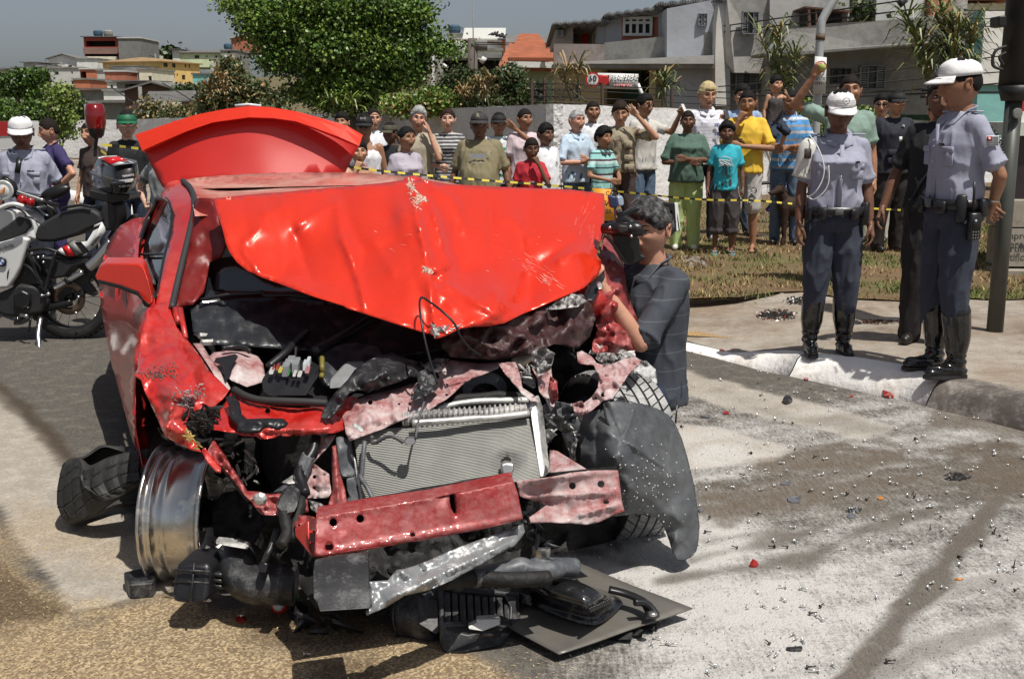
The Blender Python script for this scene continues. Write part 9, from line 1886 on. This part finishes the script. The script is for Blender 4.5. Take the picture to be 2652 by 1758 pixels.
cable('cable_loop',[V3((A_.x-.10,7.7,2.05)),V3((A_.x-.17,7.7,2.02)),V3((A_.x-.18,7.7,1.93)),V3((A_.x-.11,7.7,1.90))],.010,m_wire2,bp_);cable('cable_loop',[V3((A_.x-.10,7.7,2.01)),V3((A_.x-.14,7.7,1.98)),V3((A_.x-.11,7.7,1.93))],.010,m_wire2,bp_)
block('junction_box',[(1750+x/2.623,y/2.623,7.6)for x,y in((2195,110),(2250,105),(2250,185),(2195,180))],(0,.15,0),mat('black_steel',(.012,.012,.012),.5),bp_,.01)
def wire(label,L,r=.012):o=cable('overhead_wire',[P(*q)for q in L],r,m_wire2,None,4,5);tag(o,label,'wire','overhead wires');return o
wire('overhead wire rising from the wooden pole to the grey utility pole, upper one',[(1224,110,40),(1500,112,34),(1800,78,26),(2490,-20,20)],.014);wire('overhead wire just below the uppermost one over the grey building',[(1224,115,40),(1500,118,34),(1800,92,26),(2490,10,20)],.014)
wire('wire crossing the grey building under the 50 sign',[(1860,225,22),(2150,200,21),(2485,160,20),(2700,130,18)],.01);wire('wire below the 50 sign plate',[(1860,240,22),(2150,225,21),(2485,195,20),(2700,180,18)],.01)
wire('lowest wire in front of the shuttered windows',[(1980,232,22),(2200,240,21),(2485,225,20),(2700,205,18)],.012);wire('wire right of the grey utility pole, top',[(2490,28,20),(2600,28,18.5),(2750,26,17)],.008);wire('wire right of the grey utility pole, second',[(2490,48,20),(2600,50,18.5),(2750,48,17)],.008);wire('wire right of the grey utility pole, third',[(2490,68,20),(2600,70,18.5),(2750,70,17)],.008)
wire('double cable of dark insulators above the navy vest man',[(1950,248,22),(2200,250,20),(2480,240,18),(2700,240,17)],.014)
for i,(x,y)in enumerate(((1730,605),(1725,650))):
 b=MB();b.tube([s4(x-60,y+8,18),s4(x+60,y-6,18)],.03,6);b.tube([s4(x-20,y+4,18),s4(x+30,y-2,18)],.05,8);tag(b.build('cable_splice',m_wire2,None,True),['upper','lower'][i]+' dark cable splice above the navy vest man\'s cap','cable splice')
wire('wire sagging over the hillside from the left',[(0,270,60),(60,290,58),(100,310,56)],.02);wire('slanting stay wire left of the grey workshop',[(290,228,62),(330,255,60),(375,285,58)],.03);wire('slanting stay wire above the yellow bungalow',[(420,215,62),(480,250,60),(535,285,58)],.03)
wire('faint line between the ridge houses',[(360,140,180),(402,148,180),(430,160,180)],.05)
for i,(x,y)in enumerate(((1190,205),(1228,200),(1286,222),(1345,238),(1300,228))):
 c=P(1050+x/5.258,50+y/5.258,99);b=MB();b.ball(c,(.22,.16,.14),n=8,m=6);b.ball(c+V3((.18,0,.14)),.09,n=6,m=5);b.tube([c+V3((-.15,0,0)),c+V3((-.42,0,-.08))],[.08,.03],5);tag(b.build('pigeon',mat('pigeon_grey',(.05,.05,.055),.8),None,True),'small dark bird perched on the white shed roof\'s ridge','bird','birds on the shed roof')
def tape(label,pts3,w,seg,mats,n=200):
 L_=catmull(pts3,40);root=None;V=[];s=0;mi=[];b=MB()
 for i in range(len(L_)-1):
  a,c=L_[i],L_[i+1];s+=(c-a).length;b.m=int(s/seg)%2;tw=.35*math.sin(s*1.7);u_=V3((0,math.sin(tw),math.cos(tw)))*w;tw2=.35*math.sin((s+.1)*1.7)
  b.add([a-u_*.5,c-u_*.5,c+u_*.5,a+u_*.5],[(0,1,2,3)])
 o=b.build('barrier_tape',mats,None);return tag(o,label,'barrier tape')
t_y=mat('tape_yellow',(.75,.62,.08),.5,var=.05);t_k=mat('tape_black',(.015,.015,.015),.5)
tape('yellow and black tape stretched in front of the crowd',[P(880,428,9.6),P(960,440,9.6),P(1080,452,9.7),P(1240,466,9.9),P(1400,478,10.),P(1600,496,10.2),P(1800,516,10.6),P(1960,520,10.8),P(2085,530,11.),P(2400,548,11.4)],.018,.062,[t_y,t_k])
tape('yellow and black tape across the boy in the green cap',[P(262,375,10.6),P(300,378,10.6),P(350,384,10.4),P(420,392,10.2)],.022,.10,[t_y,t_k]);tape('tape running down behind the beacon pole',[P(240,363,10.8),P(255,385,10.6),P(275,400,10.5),P(300,420,10.4)],.022,.1,[t_k,t_y])
nt=empty('orange_notice',tuple(P(1575,530,10.1)),0,'orange notice card with black print hanging from the tape','notice')
block('card',[(1538,488,10.1),(1583,490,10.1),(1592,570,10.1),(1540,575,10.1)],(0,.004,0),mat('notice_orange',(.75,.32,.02),.6),nt,0)
for i,(t_,y)in enumerate((('CA',502),('VIA',530),('SIL',548))):text('notice_print',t_,.05,m_sk,fx_(P(1578,y,10.07)),nt,.001,.001)
def belt_kit(root,s,hi=True):
 b=MB();V=[];n=28
 for z,k in((.945,1.),(.945,1.07),(1.0,1.07),(1.0,1.)):
  for j in range(n):
   t=2*math.pi*j/n;c,q=math.cos(t),math.sin(t);V.append((.190*k*math.copysign(abs(c)**.87,c),.142*k*math.copysign(abs(q)**.87,q),z))
 b.add(V,[(i*n+j,i*n+(j+1)%n,(i+1)*n+(j+1)%n,(i+1)*n+j)for i in range(3)for j in range(n)]);be=addp(root,'belt',b,mB,s)
 for(a,w,h_,d)in((-150,.05,.10,.04),(-120,.06,.08,.035),(-60,.06,.07,.035),(-25,.05,.15,.05),(20,.06,.10,.05),(120,.06,.08,.04),(165,.055,.09,.05)):
  t=rads(a);q=MB();q.box((0,0,0),(w,d,h_),bev=.008);M=Matrix.Translation((.205*math.cos(t),.16*math.sin(t),.955))@Matrix.Rotation(t+math.pi/2,4,'Z');q.v=[tuple(M@V3(v))for v in q.v];addp(root,'pouch',q,m_blk,s)
 q=MB();q.box((0,-.158,.972),(.055,.012,.045),bev=.004);addp(root,'buckle',q,m_gry,s)
def shirt_kit(root,s,name=True,bust=0.):
 yy=-.150-bust
 for sd in(-1,1):
  q=MB();q.box((sd*.082,yy+.008,1.265),(.085,.012,.032),bev=.004);M=Matrix.Rotation(sd*.18,4,'Z');q.v=[tuple(M@V3(v))for v in q.v];addp(root,'pocket_flap',q,c_unif,s)
  q=MB();q.box((sd*.082,yy+.012,1.215),(.078,.008,.075),bev=.003);q.v=[tuple(M@V3(v))for v in q.v];addp(root,'pocket',q,c_unif,s)
  q=MB();q.box((sd*.13,.01,1.478-.012),(.085,.045,.012),bev=.004);q.v=[tuple(Matrix.Rotation(sd*.0,4,'Y')@V3(v))for v in q.v];addp(root,'shoulder_strap',q,c_unif,s)
 q=MB();q.box((.085,yy,1.292),(.055,.004,.014));addp(root,'name_tape',q,m_blk,s)
 for z in(1.36,1.28,1.20,1.12,1.05):q=MB();q.ball((0,yy+.012-(.01 if 1.15<z<1.3 else-.006),z),(.006,.003,.006),n=8,m=5);addp(root,'button',q,m_stl,s)
 q=MB();q.box((0,yy+.018,1.20),(.026,.006,.40));addp(root,'button_placket',q,c_unif,s)
def cap_kit(root,s,HM):
 for a in(0,.12,-.12):
  q=MB();q.tube([HM@V3(v)for v in((-.058+a*.0,-.086,.070+a*.10),(-.025,-.104,.072+a*.10),(.0,-.108,.072+a*.1),(.025,-.104,.072+a*.10),(.058,-.086,.070+a*.10))],.0016,5);addp(root,'cap_piping',q,mat('piping_grey',(.20,.20,.21),.6),1.)
 q=MB();q.tube([HM@V3((.020*math.cos(t*.524),-.108,.084+.019*math.sin(t*.524)))for t in range(13)],.0022,5);addp(root,'cap_badge',q,mat('piping_grey',(.20,.20,.21),.6),1.)
 q=MB();q.tube([HM@V3(v)for v in((-.008,-.111,.078),(.0,-.111,.092),(.008,-.111,.078),(-.006,-.111,.086),(.008,-.111,.086))],.0018,5);addp(root,'cap_badge',q,mat('piping_grey',(.20,.20,.21),.6),1.)
r,s,HM=OFF_W;belt_kit(r,s);shirt_kit(r,s,bust=.012);cap_kit(r,s,HM)
def armband(root,s):
 sd=-1;b=MB();n=22;V=[];e=V3((sd*.222,.03,1.12));sh=V3((sd*.168,.012,1.425));d=(e-sh).normalized();X=V3((0,1,0)).cross(d).normalized();Yv=d.cross(X)
 for t,r_ in((-.01,.040),(.02,.064),(.08,.074),(.15,.072),(.23,.070),(.245,.075),(.245,.070)):
  for j in range(n):
   a=2*math.pi*j/n;V.append(sh+d*t+X*r_*math.cos(a)+Yv*r_*math.sin(a))
 b.add(V,[(i*n+j,i*n+(j+1)%n,(i+1)*n+(j+1)%n,(i+1)*n+j)for i in range(6)for j in range(n)]);ab=addp(root,'armband',b,mat('armband_white',(.72,.71,.66),.35,coat=.4,var=.03),s);sl_=ab.modifiers.new('t','SOLIDIFY');sl_.thickness=.004
 c=(sh+d*.085)+V3((-.02,-.082,0));q=MB();q.box(tuple(c),(.046,.010,.066),bev=.006);addp(root,'armband_badge',q,mat('badge_dark',(.06,.045,.04),.5,var=.6,vs=60),s)
 M=frame((sh+d*.215+V3((0,-.078,0)))*s,V3((1,-.12,.05)),(-.05,0,1));
 cu=bpy.data.curves.new('t','FONT');cu.body='TRÂNSITO'[3:];cu.size=.034*s;cu.extrude=.001;cu.align_x='CENTER';cu.space_character=1.5;t=bpy.data.objects.new('t',cu);me=bpy.data.meshes.new_from_object(t);bpy.data.objects.remove(t)
 mesh('armband_lettering',[M@v.co for v in me.vertices],[tuple(p.vertices)for p in me.polygons],mat('letter_gold',(.20,.17,.10),.5),root,local=True)
 q=MB();q.tube(catmull([V3(v)for v in((-.19,-.03,1.46),(-.15,-.13,1.38),(-.115,-.165,1.27),(-.12,-.170,1.18),(-.16,-.165,1.10),(-.20,-.11,1.06))],5),.004,7);q.tube(catmull([V3(v)for v in((-.085,-.165,1.27),(-.08,-.175,1.18),(-.095,-.172,1.12),(-.13,-.165,1.075),(-.17,-.14,1.05),(-.20,-.10,1.07))],5),.004,7);addp(root,'white_lanyard',q,m_sw,s)
armband(r,s)
q=MB();q.lathe([(.030,-.008),(.034,0),(.030,.008)],Matrix.Translation((.275,-.036,.915)),14);addp(r,'wristwatch',q,mB,s)
r,s=OFF_L;belt_kit(r,s);shirt_kit(r,s)
q=MB();q.tube([V3((0,-.135,1.40)),V3((-.02,-.165,1.28))],.022,8,flat=.4);addp(r,'radio_mic',q,mB,s)
r,s,HM=OFF_R;belt_kit(r,s);cap_kit(r,s,HM);shirt_kit(r,s)
q=MB();q.box((.225,-.01,.86),(.045,.065,.15),bev=.008);q.box((.25,-.01,.875),(.006,.045,.05));rd_=addp(r,'belt_radio',q,mB,s)
q=MB();q.tube([(.225,-.02,.93),(.232,-.03,1.10)],[.009,.006],8);addp(r,'radio_antenna',q,mB,s)
q=MB()
for i in range(3):
 for j in range(3):q.ball((.249,-.025+.015*i,.80+.016*j),(.003,.005,.005),n=6,m=4)
addp(r,'radio_keys',q,m_gry,s)
q=MB();L_=[]
for i in range(120):
 t=i/119;c=V3((.10,.0,1.47)).lerp(V3((.225,.12,1.20)),t)+V3((.06*math.sin(t*3.1),.03*math.sin(t*3.1),0));a=t*2*math.pi*16;L_.append(c+V3((.010*math.cos(a),.010*math.sin(a),0)))
q.tube(L_,.0035,5);addp(r,'coiled_cord',q,mB,s)
pc=V3((.262,.035,1.315));q=MB();q.box(tuple(pc),(.004,.072,.052));addp(r,'flag_patch',q,m_sw,s)
for i in range(5):q=MB();q.box((pc.x+.003,pc.y,pc.z-.020+i*.010),(.002,.066,.0045));addp(r,'flag_stripe',q,mat('flag_grey',(.10,.10,.12),.6),s)
q=MB();q.box((pc.x+.0045,pc.y-.021,pc.z+.012),(.002,.028,.024));addp(r,'flag_canton',q,m_sr,s)
q=MB();q.ball((pc.x+.006,pc.y-.021,pc.z+.012),(.001,.007,.007),n=8,m=5);addp(r,'flag_disc',q,m_sw,s)
q=MB();q.lathe([(.030,-.006),(.034,0),(.030,.006)],Matrix.Translation((.09,.175,.985)),14);addp(r,'wristwatch',q,m_stl,s)
# ---- prints on shirts
by={o['label']:(o,s_)for o,s_,_ in PEOPLE}
def find(k):return[v for l,v in by.items()if k in l][0]
pr_n=mat('print_navy',(.04,.08,.22),.8);pr_w=mat('print_pale',(.55,.58,.60),.8);pr_r=mat('print_red',(.50,.03,.04),.8);pr_k=mat('print_black',(.02,.02,.02),.8)
o,s_=find('bleached-blond');chest_text(o,s_,'SIDE',.045,pr_n,.10,1.275,-.150,bold=.002);chest_text(o,s_,'SEA',.050,pr_n,.10,1.18,-.152,bold=.002);scribble(o,s_,pr_n,-.08,1.30,.02,.02,-.152,2,3,.002)
o,s_=find('heavy man');chest_text(o,s_,'ZINPE',.060,mat('print_slate',(.30,.34,.42),.8),.0,1.275,-.205,bold=.003);chest_text(o,s_,'time   zone',.028,pr_w,.0,1.225,-.212);scribble(o,s_,pr_w,.12,1.32,.018,.02,-.19,3,5,.003)
chest_text(o,s_,'R',.05,mat('cap_letter',(.45,.42,.30),.7),-.0,1.70,-.150,'cap_letter',.003)
o,s_=find('boy in cyan');scribble(o,s_,pr_w,.0,1.24,.10,.07,-.158,7,7,.0045);scribble(o,s_,pr_k,.02,1.12,.07,.09,-.162,7,8,.0045)
o,s_=find('man in yellow');scribble(o,s_,mat('print_brown',(.10,.06,.02),.8),-.05,1.24,.07,.06,-.16,6,9,.004)
q=MB();q.tube([V3((.12+.03*math.cos(t),-.125,.68+.03*math.sin(t)))for t in[i*.5 for i in range(14)]],.006,5);q.tube([V3((.07,-.13,.60)),V3((.10,-.135,.64)),V3((.14,-.13,.60)),V3((.13,-.13,.56))],.006,5);addp(o,'shorts_print',q,pr_k,s_);scribble(o,s_,m_sw,.10,.62,.045,.08,-.128,6,10,.004,'shorts_print')
o,s_=find('white vest');q=MB();q.lathe([(.012,0),(.018,.003),(.012,.005)],Matrix.Translation((.02,-.155,1.21))@Matrix.Rotation(math.pi/2,4,'X'),12);q.tube([(-.03,-.155,1.21),(-.005,-.157,1.215)],.007,6);addp(o,'lips_print',q,pr_r,s_)
chest_text(o,s_,'(o-o)',.03,pr_w,0,1.705,-.142,'cap_print',.001)
o,s_=find('sunglasses');chest_text(o,s_,'ASSOCIL',.032,pr_r,.0,1.27,-.150,bold=.001);scribble(o,s_,pr_r,.02,1.31,.04,.02,-.150,2,12,.002)
o,s_=find('small boy in red');chest_text(o,s_,'PUMP',.03,pr_w,-.02,1.18,-.150)
o,s_=find('chubby boy');scribble(o,s_,pr_k,.07,1.25,.02,.03,-.165,4,14,.002)
o,s_=find('navy pocketed');scribble(o,s_,pr_w,.02,1.375,.016,.012,-.148,4,15,.005)
q=MB();q.box((.015,-.158,1.235),(.085,.006,.058));addp(o,'badge_card',q,mat('badge_blue_card',(.12,.20,.32),.5),s_);q=MB();q.box((-.008,-.163,1.235),(.035,.004,.054));addp(o,'badge_photo',q,m_sw,s_)
for sd in(-1,1):
 for z in(1.09,1.00):q=MB();q.box((sd*.09,-.160,z),(.11,.03,.075),bev=.008);addp(o,'vest_pocket',q,c_navy,s_)
o,s_=find('camouflage');
for i,(x,z,w,h_)in enumerate(((.08,1.25,.10,.10),(.09,1.10,.11,.08),(-.08,1.10,.10,.08),(.10,.99,.12,.09),(-.08,.99,.12,.09))):q=MB();q.box((x,-.165,z),(w,.035,h_),bev=.012);addp(o,'vest_pocket',q,c_camo,s_)
o,s_=find('man all in black');q=MB();q.tube(catmull([V3(v)for v in((.12,-.12,1.42),(.02,-.155,1.25),(-.08,-.15,1.10),(-.14,-.12,.98))],4),.016,6,flat=.3);addp(o,'chest_strap',q,c_navy,s_);q=MB();q.box((.02,-.165,1.12),(.045,.004,.07));addp(o,'id_card',q,m_sw,s_)
for k in('traffic armband',):pass
def glasses(k,dark=True):
 o,s_=find(k);HM=[h for oo,ss,h in PEOPLE if oo==o][0];q=MB()
 for sd in(-1,1):q.ball((sd*.031,-.088,.010),(.024,.007,.015),HM,12,6);q.tube([HM@V3((sd*.052,-.082,.014)),HM@V3((sd*.076,-.03,.012)),HM@V3((sd*.082,.01,.008))],.0026*s_,4)
 q.tube([HM@V3((-.012,-.095,.014)),HM@V3((.012,-.095,.014))],.003*s_,4);addp(o,'sunglasses',q,mat('dark_lens',(.008,.008,.009),.1,coat=.6),1.)
for k in('man in sunglasses','dark glasses','white vest'):glasses(k)
def hold(k,sd,armk,label,name,cat,dims,m,off=(0,-.03,.05),extra=None):
 o,s_=find(k);e,w,th,hk=ARMS[armk];M=Matrix.Translation(o.location)@Matrix.Rotation(o.rotation_euler[2],4,'Z');p=M@(V3((sd*w[0]+sd*off[0],w[1]+off[1],w[2]+off[2]))*s_)
 q=MB();q.box((0,0,0),dims,bev=.004);R_=Matrix.Translation(p)@Matrix.Rotation(o.rotation_euler[2]+.2,4,'Z')@Matrix.Rotation(-.5,4,'X');q.v=[tuple(R_@V3(v))for v in q.v];tag(q.build(name,m,None),label,cat)
hold('bleached-blond',1,'phone','black phone held by the bleached-blond man','mobile_phone','phone',(.055,.014,.11),mB,(-.03,-.10,.06));hold('man in sunglasses',1,'phonehi','white phone held up by the man in sunglasses','mobile_phone','phone',(.055,.014,.11),m_sw,(-.05,-.10,.06))
o,s_=find('fist raised');M=Matrix.Translation(o.location)@Matrix.Rotation(o.rotation_euler[2],4,'Z');q=MB();q.ball(M@(V3((-.24,-.12,1.80))*s_),.032,n=14,m=10);tag(q.build('green_ball',mat('tennis_green',(.35,.42,.10),.8),None,True),'small green ball in the raised fist behind the policewoman','ball')
vc=empty('video_camera',tuple(P(1600,600,4.72)),0,'black shoulder video camera with blue-fronted lamp in the cameraman\'s hands','video camera')
def z3(x,y,Y):return(1480+x/6.03,500+y/6.03,Y)
vp=lambda nm,L,dep,m,par=vc,bev=.008,sg_=3:block(nm,[z3(*q)for q in L],(0,dep,0),m,par,bev,sg_)
vp('camera_body',[(600,640,4.72),(760,620,4.72),(1000,640,4.72),(1060,700,4.72),(1090,960,4.72),(1180,1000,4.72),(1100,1060,4.72),(900,1140,4.72),(780,1000,4.72),(660,760,4.72)],.16,mB)
MB().tube([P(*z3(500,560,4.74)),P(*z3(700,560,4.70)),P(*z3(1000,560,4.66)),P(*z3(1080,560,4.66)),P(*z3(1110,545,4.66))],[.022,.029,.031,.029,.024],18).build('viewfinder',mB,vc,True)
MB().tube([P(*z3(700,470,4.72)),P(*z3(860,420,4.72)),P(*z3(940,480,4.7)),P(*z3(930,560,4.68))],.022,10).build('viewfinder_arm',m_blk,vc,True)
vp('viewfinder_cap',[(740,500,4.63),(880,510,4.63),(900,600,4.63),(760,640,4.63),(715,570,4.63)],.04,mBm)
vp('handle_grip',[(770,350,4.74),(850,290,4.74),(1000,220,4.74),(1085,215,4.74),(1050,290,4.74),(900,360,4.74),(840,400,4.74)],.05,mB)
vp('lamp_stem',[(690,280,4.72),(800,270,4.72),(830,330,4.72),(870,450,4.72),(790,480,4.72),(740,400,4.72),(690,330,4.72)],.05,mB)
lh=vp('lamp_housing',[(580,60,4.70),(620,45,4.70),(700,60,4.70),(735,200,4.70),(700,230,4.70),(610,240,4.70),(600,180,4.70)],.07,mat('lamp_navy',(.02,.035,.09),.4));vp('lamp_lens',[(700,50,4.71),(800,40,4.72),(820,120,4.72),(822,205,4.72),(740,225,4.71),(712,130,4.71)],.06,mat('lamp_glass',(.30,.36,.46),.2,coat=.6),vc,.01)
vp('camera_back',[(1270,110,4.90),(1370,92,4.90),(1400,140,4.90),(1620,165,4.94),(1660,300,4.94),(1700,600,4.94),(1560,620,4.94),(1560,300,4.92)],.03,mB);vp('battery_plate',[(1610,150,4.93),(1665,160,4.95),(1705,585,4.95),(1640,605,4.93)],.02,m_sw,vc,.004)
cable('camera_cable',[P(*z3(a,b,c))for a,b,c in((520,650,4.66),(640,780,4.66),(760,960,4.68),(880,1120,4.70))],.008,mB,vc)
for(x,y)in((920,525),(600,540),(935,675)):MB().ball(P(*z3(x,y,4.63)),.007,n=8,m=5).build('camera_knob',m_stl,vc,True)
def dog():
 Y=12.9;c=P(2060,560,Y);gz=ground_z(c.x,Y);root=empty('dog',(c.x,Y,gz),rads(0),'dark brown dog standing left of the policewoman\'s legs','dog')
 b=MB();m=mat('dog_fur',(.035,.015,.008),.8,var=.4,vs=30,bump=.8,bs=70)
 chain(b,[(-.10,0,.44),(.06,.05,.43),(.24,.12,.44)],[.115,.10,.085],12)
 chain(b,[(-.12,0,.48),(-.18,-.03,.58),(-.20,-.04,.62)],[.075,.06,.058],10);chain(b,[(-.20,-.05,.63),(-.27,-.08,.60),(-.31,-.10,.59)],[.060,.036,.026],10)
 for(x,y)in((-.13,-.06),(-.10,.07)):chain(b,[(x,y,.42),(x-.01,y,.24),(x,y,.10),(x-.02,y-.01,.025)],[.055,.036,.026,.028],8)
 for(x,y)in((.23,.06),(.25,.19)):chain(b,[(x,y,.44),(x-.03,y,.30),(x+.06,y,.19),(x+.03,y,.08),(x+.01,y-.01,.025)],[.070,.050,.028,.024,.028],8)
 chain(b,[(.30,.14,.48),(.38,.18,.42),(.40,.20,.32)],[.028,.02,.012],8)
 co,fc,nr=remesh(b.v,b.f,.012,2);mesh('body',co,fc,m,root,True,local=True)
 for sd in(-1,1):q=MB();q.ball((-.185+.0*sd,-.04+sd*.052,.63),(.022,.012,.045),n=8,m=6);mesh('ear',q.v,q.f,m,root,True,local=True)
 q=MB();q.ball((-.335,-.112,.595),.013,n=8,m=5);mesh('nose',q.v,q.f,m_drk,root,True,local=True)
dog()
def bicycle():
 Y=13.8;c=P(2062,500,Y);gz=ground_z(c.x,Y);root=empty('bicycle',(c.x,Y,gz),0,'purple-framed bicycle propped behind the man in the blue striped polo','bicycle');pu=mat('frame_purple',(.05,.03,.20),.35,coat=.5)
 w=[V3((c.x-.35,Y,gz+.33)),V3((c.x+.65,Y+.15,gz+.33))]
 for q_ in w:
  q=MB();q.lathe([(.31,-.02),(.33,-.022),(.345,0),(.33,.022),(.31,.02),(.305,0),(.31,-.02)],Matrix.Translation(q_)@Matrix.Rotation(math.pi/2,4,'X'),32);wh_=q.build('wheel',m_rub,root,True)
  q=MB()
  for i in range(16):a=i*math.pi/8;q.tube([q_,q_+V3((.31*math.cos(a),0,.31*math.sin(a)))],.002,3)
  q.build('spokes',m_stl,wh_,kind='stuff')
 bb_=V3((c.x+.12,Y+.05,gz+.28));st_=V3((c.x-.02,Y+.04,gz+.82));hd2=V3((c.x+.48,Y+.12,gz+.86))
 q=MB();
 for a,b_ in((bb_,st_),(bb_,hd2-V3((0,0,.12))),(st_-V3((0,0,.08)),hd2-V3((0,0,.04))),(bb_,w[0]),(st_-V3((0,0,.1)),w[0]),(hd2,w[1])):q.tube([a,b_],.018,8)
 q.build('frame',pu,root,True)
 q=MB();q.tube([hd2,hd2+V3((-.02,0,.12)),hd2+V3((-.02,-.22,.16))],.012,6);q.tube([hd2+V3((-.02,0,.12)),hd2+V3((-.02,.22,.16))],.012,6);q.build('handlebar',mB,root,True)
 q=MB();q.ball(st_+V3((-.05,0,.10)),(.13,.07,.03),n=12,m=6);q.tube([st_,st_+V3((0,0,.1))],.013,6);q.build('saddle',mB,root,True)
 q=MB();q.tube([bb_+V3((0,-.06,0)),bb_+V3((-.06,-.08,.14))],.010,5);q.tube([bb_+V3((0,.06,0)),bb_+V3((.06,.08,-.14))],.010,5);q.lathe([(.07,-.003),(.09,-.003),(.09,.003),(.07,.003)],Matrix.Translation(bb_)@Matrix.Rotation(math.pi/2,4,'X'),20);q.build('crankset',m_stl,root,True)
bicycle()
def kiosk():
 Y=10.6;root=empty('concrete_kiosk_base',tuple(G(2620,715,.15)),0,'weathered concrete base with faded lettering at the right edge','concrete base');mcb=mat('base_concrete',(.33,.30,.25),.9,var=.2,vs=3,c2=(.14,.12,.09),c2s=3.5,c2t=.58,c2w=.12)
 def q(v,y0,h_,Y_,x0=2575):a=P(x0,v,Y_);return a
 for(v0,v1,Yy)in((520,588,10.6),(592,690,10.6),(702,722,10.45)):
  a=P(2592,v1,Yy);t_=P(2592,v0,Yy);MB().obox(V3((a.x,Yy,a.z if v1<700 else .1)),(2.2,0,0),(0,.35,0),(0,0,t_.z-(a.z if v1<700 else .1))).build('concrete_course',mcb,root)
 sc_=Yy_=10.57
 for t_,v in(('Empresa',612),('certificada',645)):text('painted_lettering',t_,.095,mat('faded_ink',(.05,.045,.04),.8),fx_(P(2638 if t_[0]=='E' else 2646,v,10.57)),root,.002,.001)
 a=P(2560,518,10.8);t_=P(2560,352,10.8);MB().obox(V3((a.x+.2,10.8,a.z)),(2.,0,0),(0,.3,0),(0,0,t_.z-a.z)).build('dark_panel',mat('purple_black',(.025,.015,.02),.35,coat=.4),root)
 a=P(2630,352,10.7);MB().obox(a,(1.5,0,0),(0,1.,0),(0,0,.12)).build('pale_ledge',mat('pale_green_paint',(.55,.58,.50),.6),root);MB().obox(a+V3((.05,.1,.12)),(.16,0,0),(0,.1,0),(0,0,.10)).build('white_box',m_sw,root);MB().obox(a+V3((.08,.3,.12)),(.2,0,0),(0,.1,0),(0,0,.22)).build('red_box',m_sr,root)
kiosk()
tv=empty('parked_vehicle',(P(-20,400,13).x,13,0),0,'white vehicle edge with dark window at the far left border','vehicle')
MB().obox(P(-290,350,13)+V3((0,0,-1.2)),P(-14,350,13)-P(-290,350,13),(0,.5,0),(0,0,1.2)).build('body',m_sw,tv);MB().obox(P(-240,330,13)+V3((0,.1,-.1)),P(-14,330,13)-P(-240,330,13),(0,.4,0),(0,0,.16)).build('roof',m_sr,tv);MB().obox(P(-100,352,12.97)+V3((0,0,-.25)),P(-18,352,12.97)-P(-100,352,12.97),(0,.01,0),(0,0,.30)).build('window',m_glass,tv)
for x_ in(P(-200,400,13).x,P(-30,400,13).x):
 q=MB();q.lathe([(0,-.1),(.3,-.1),(.33,0),(.3,.1),(0,.1)],Matrix.Translation((x_,13.0,.33))@Matrix.Rotation(math.pi/2,4,'X'),24);q.build('wheel',m_rub,tv,True)
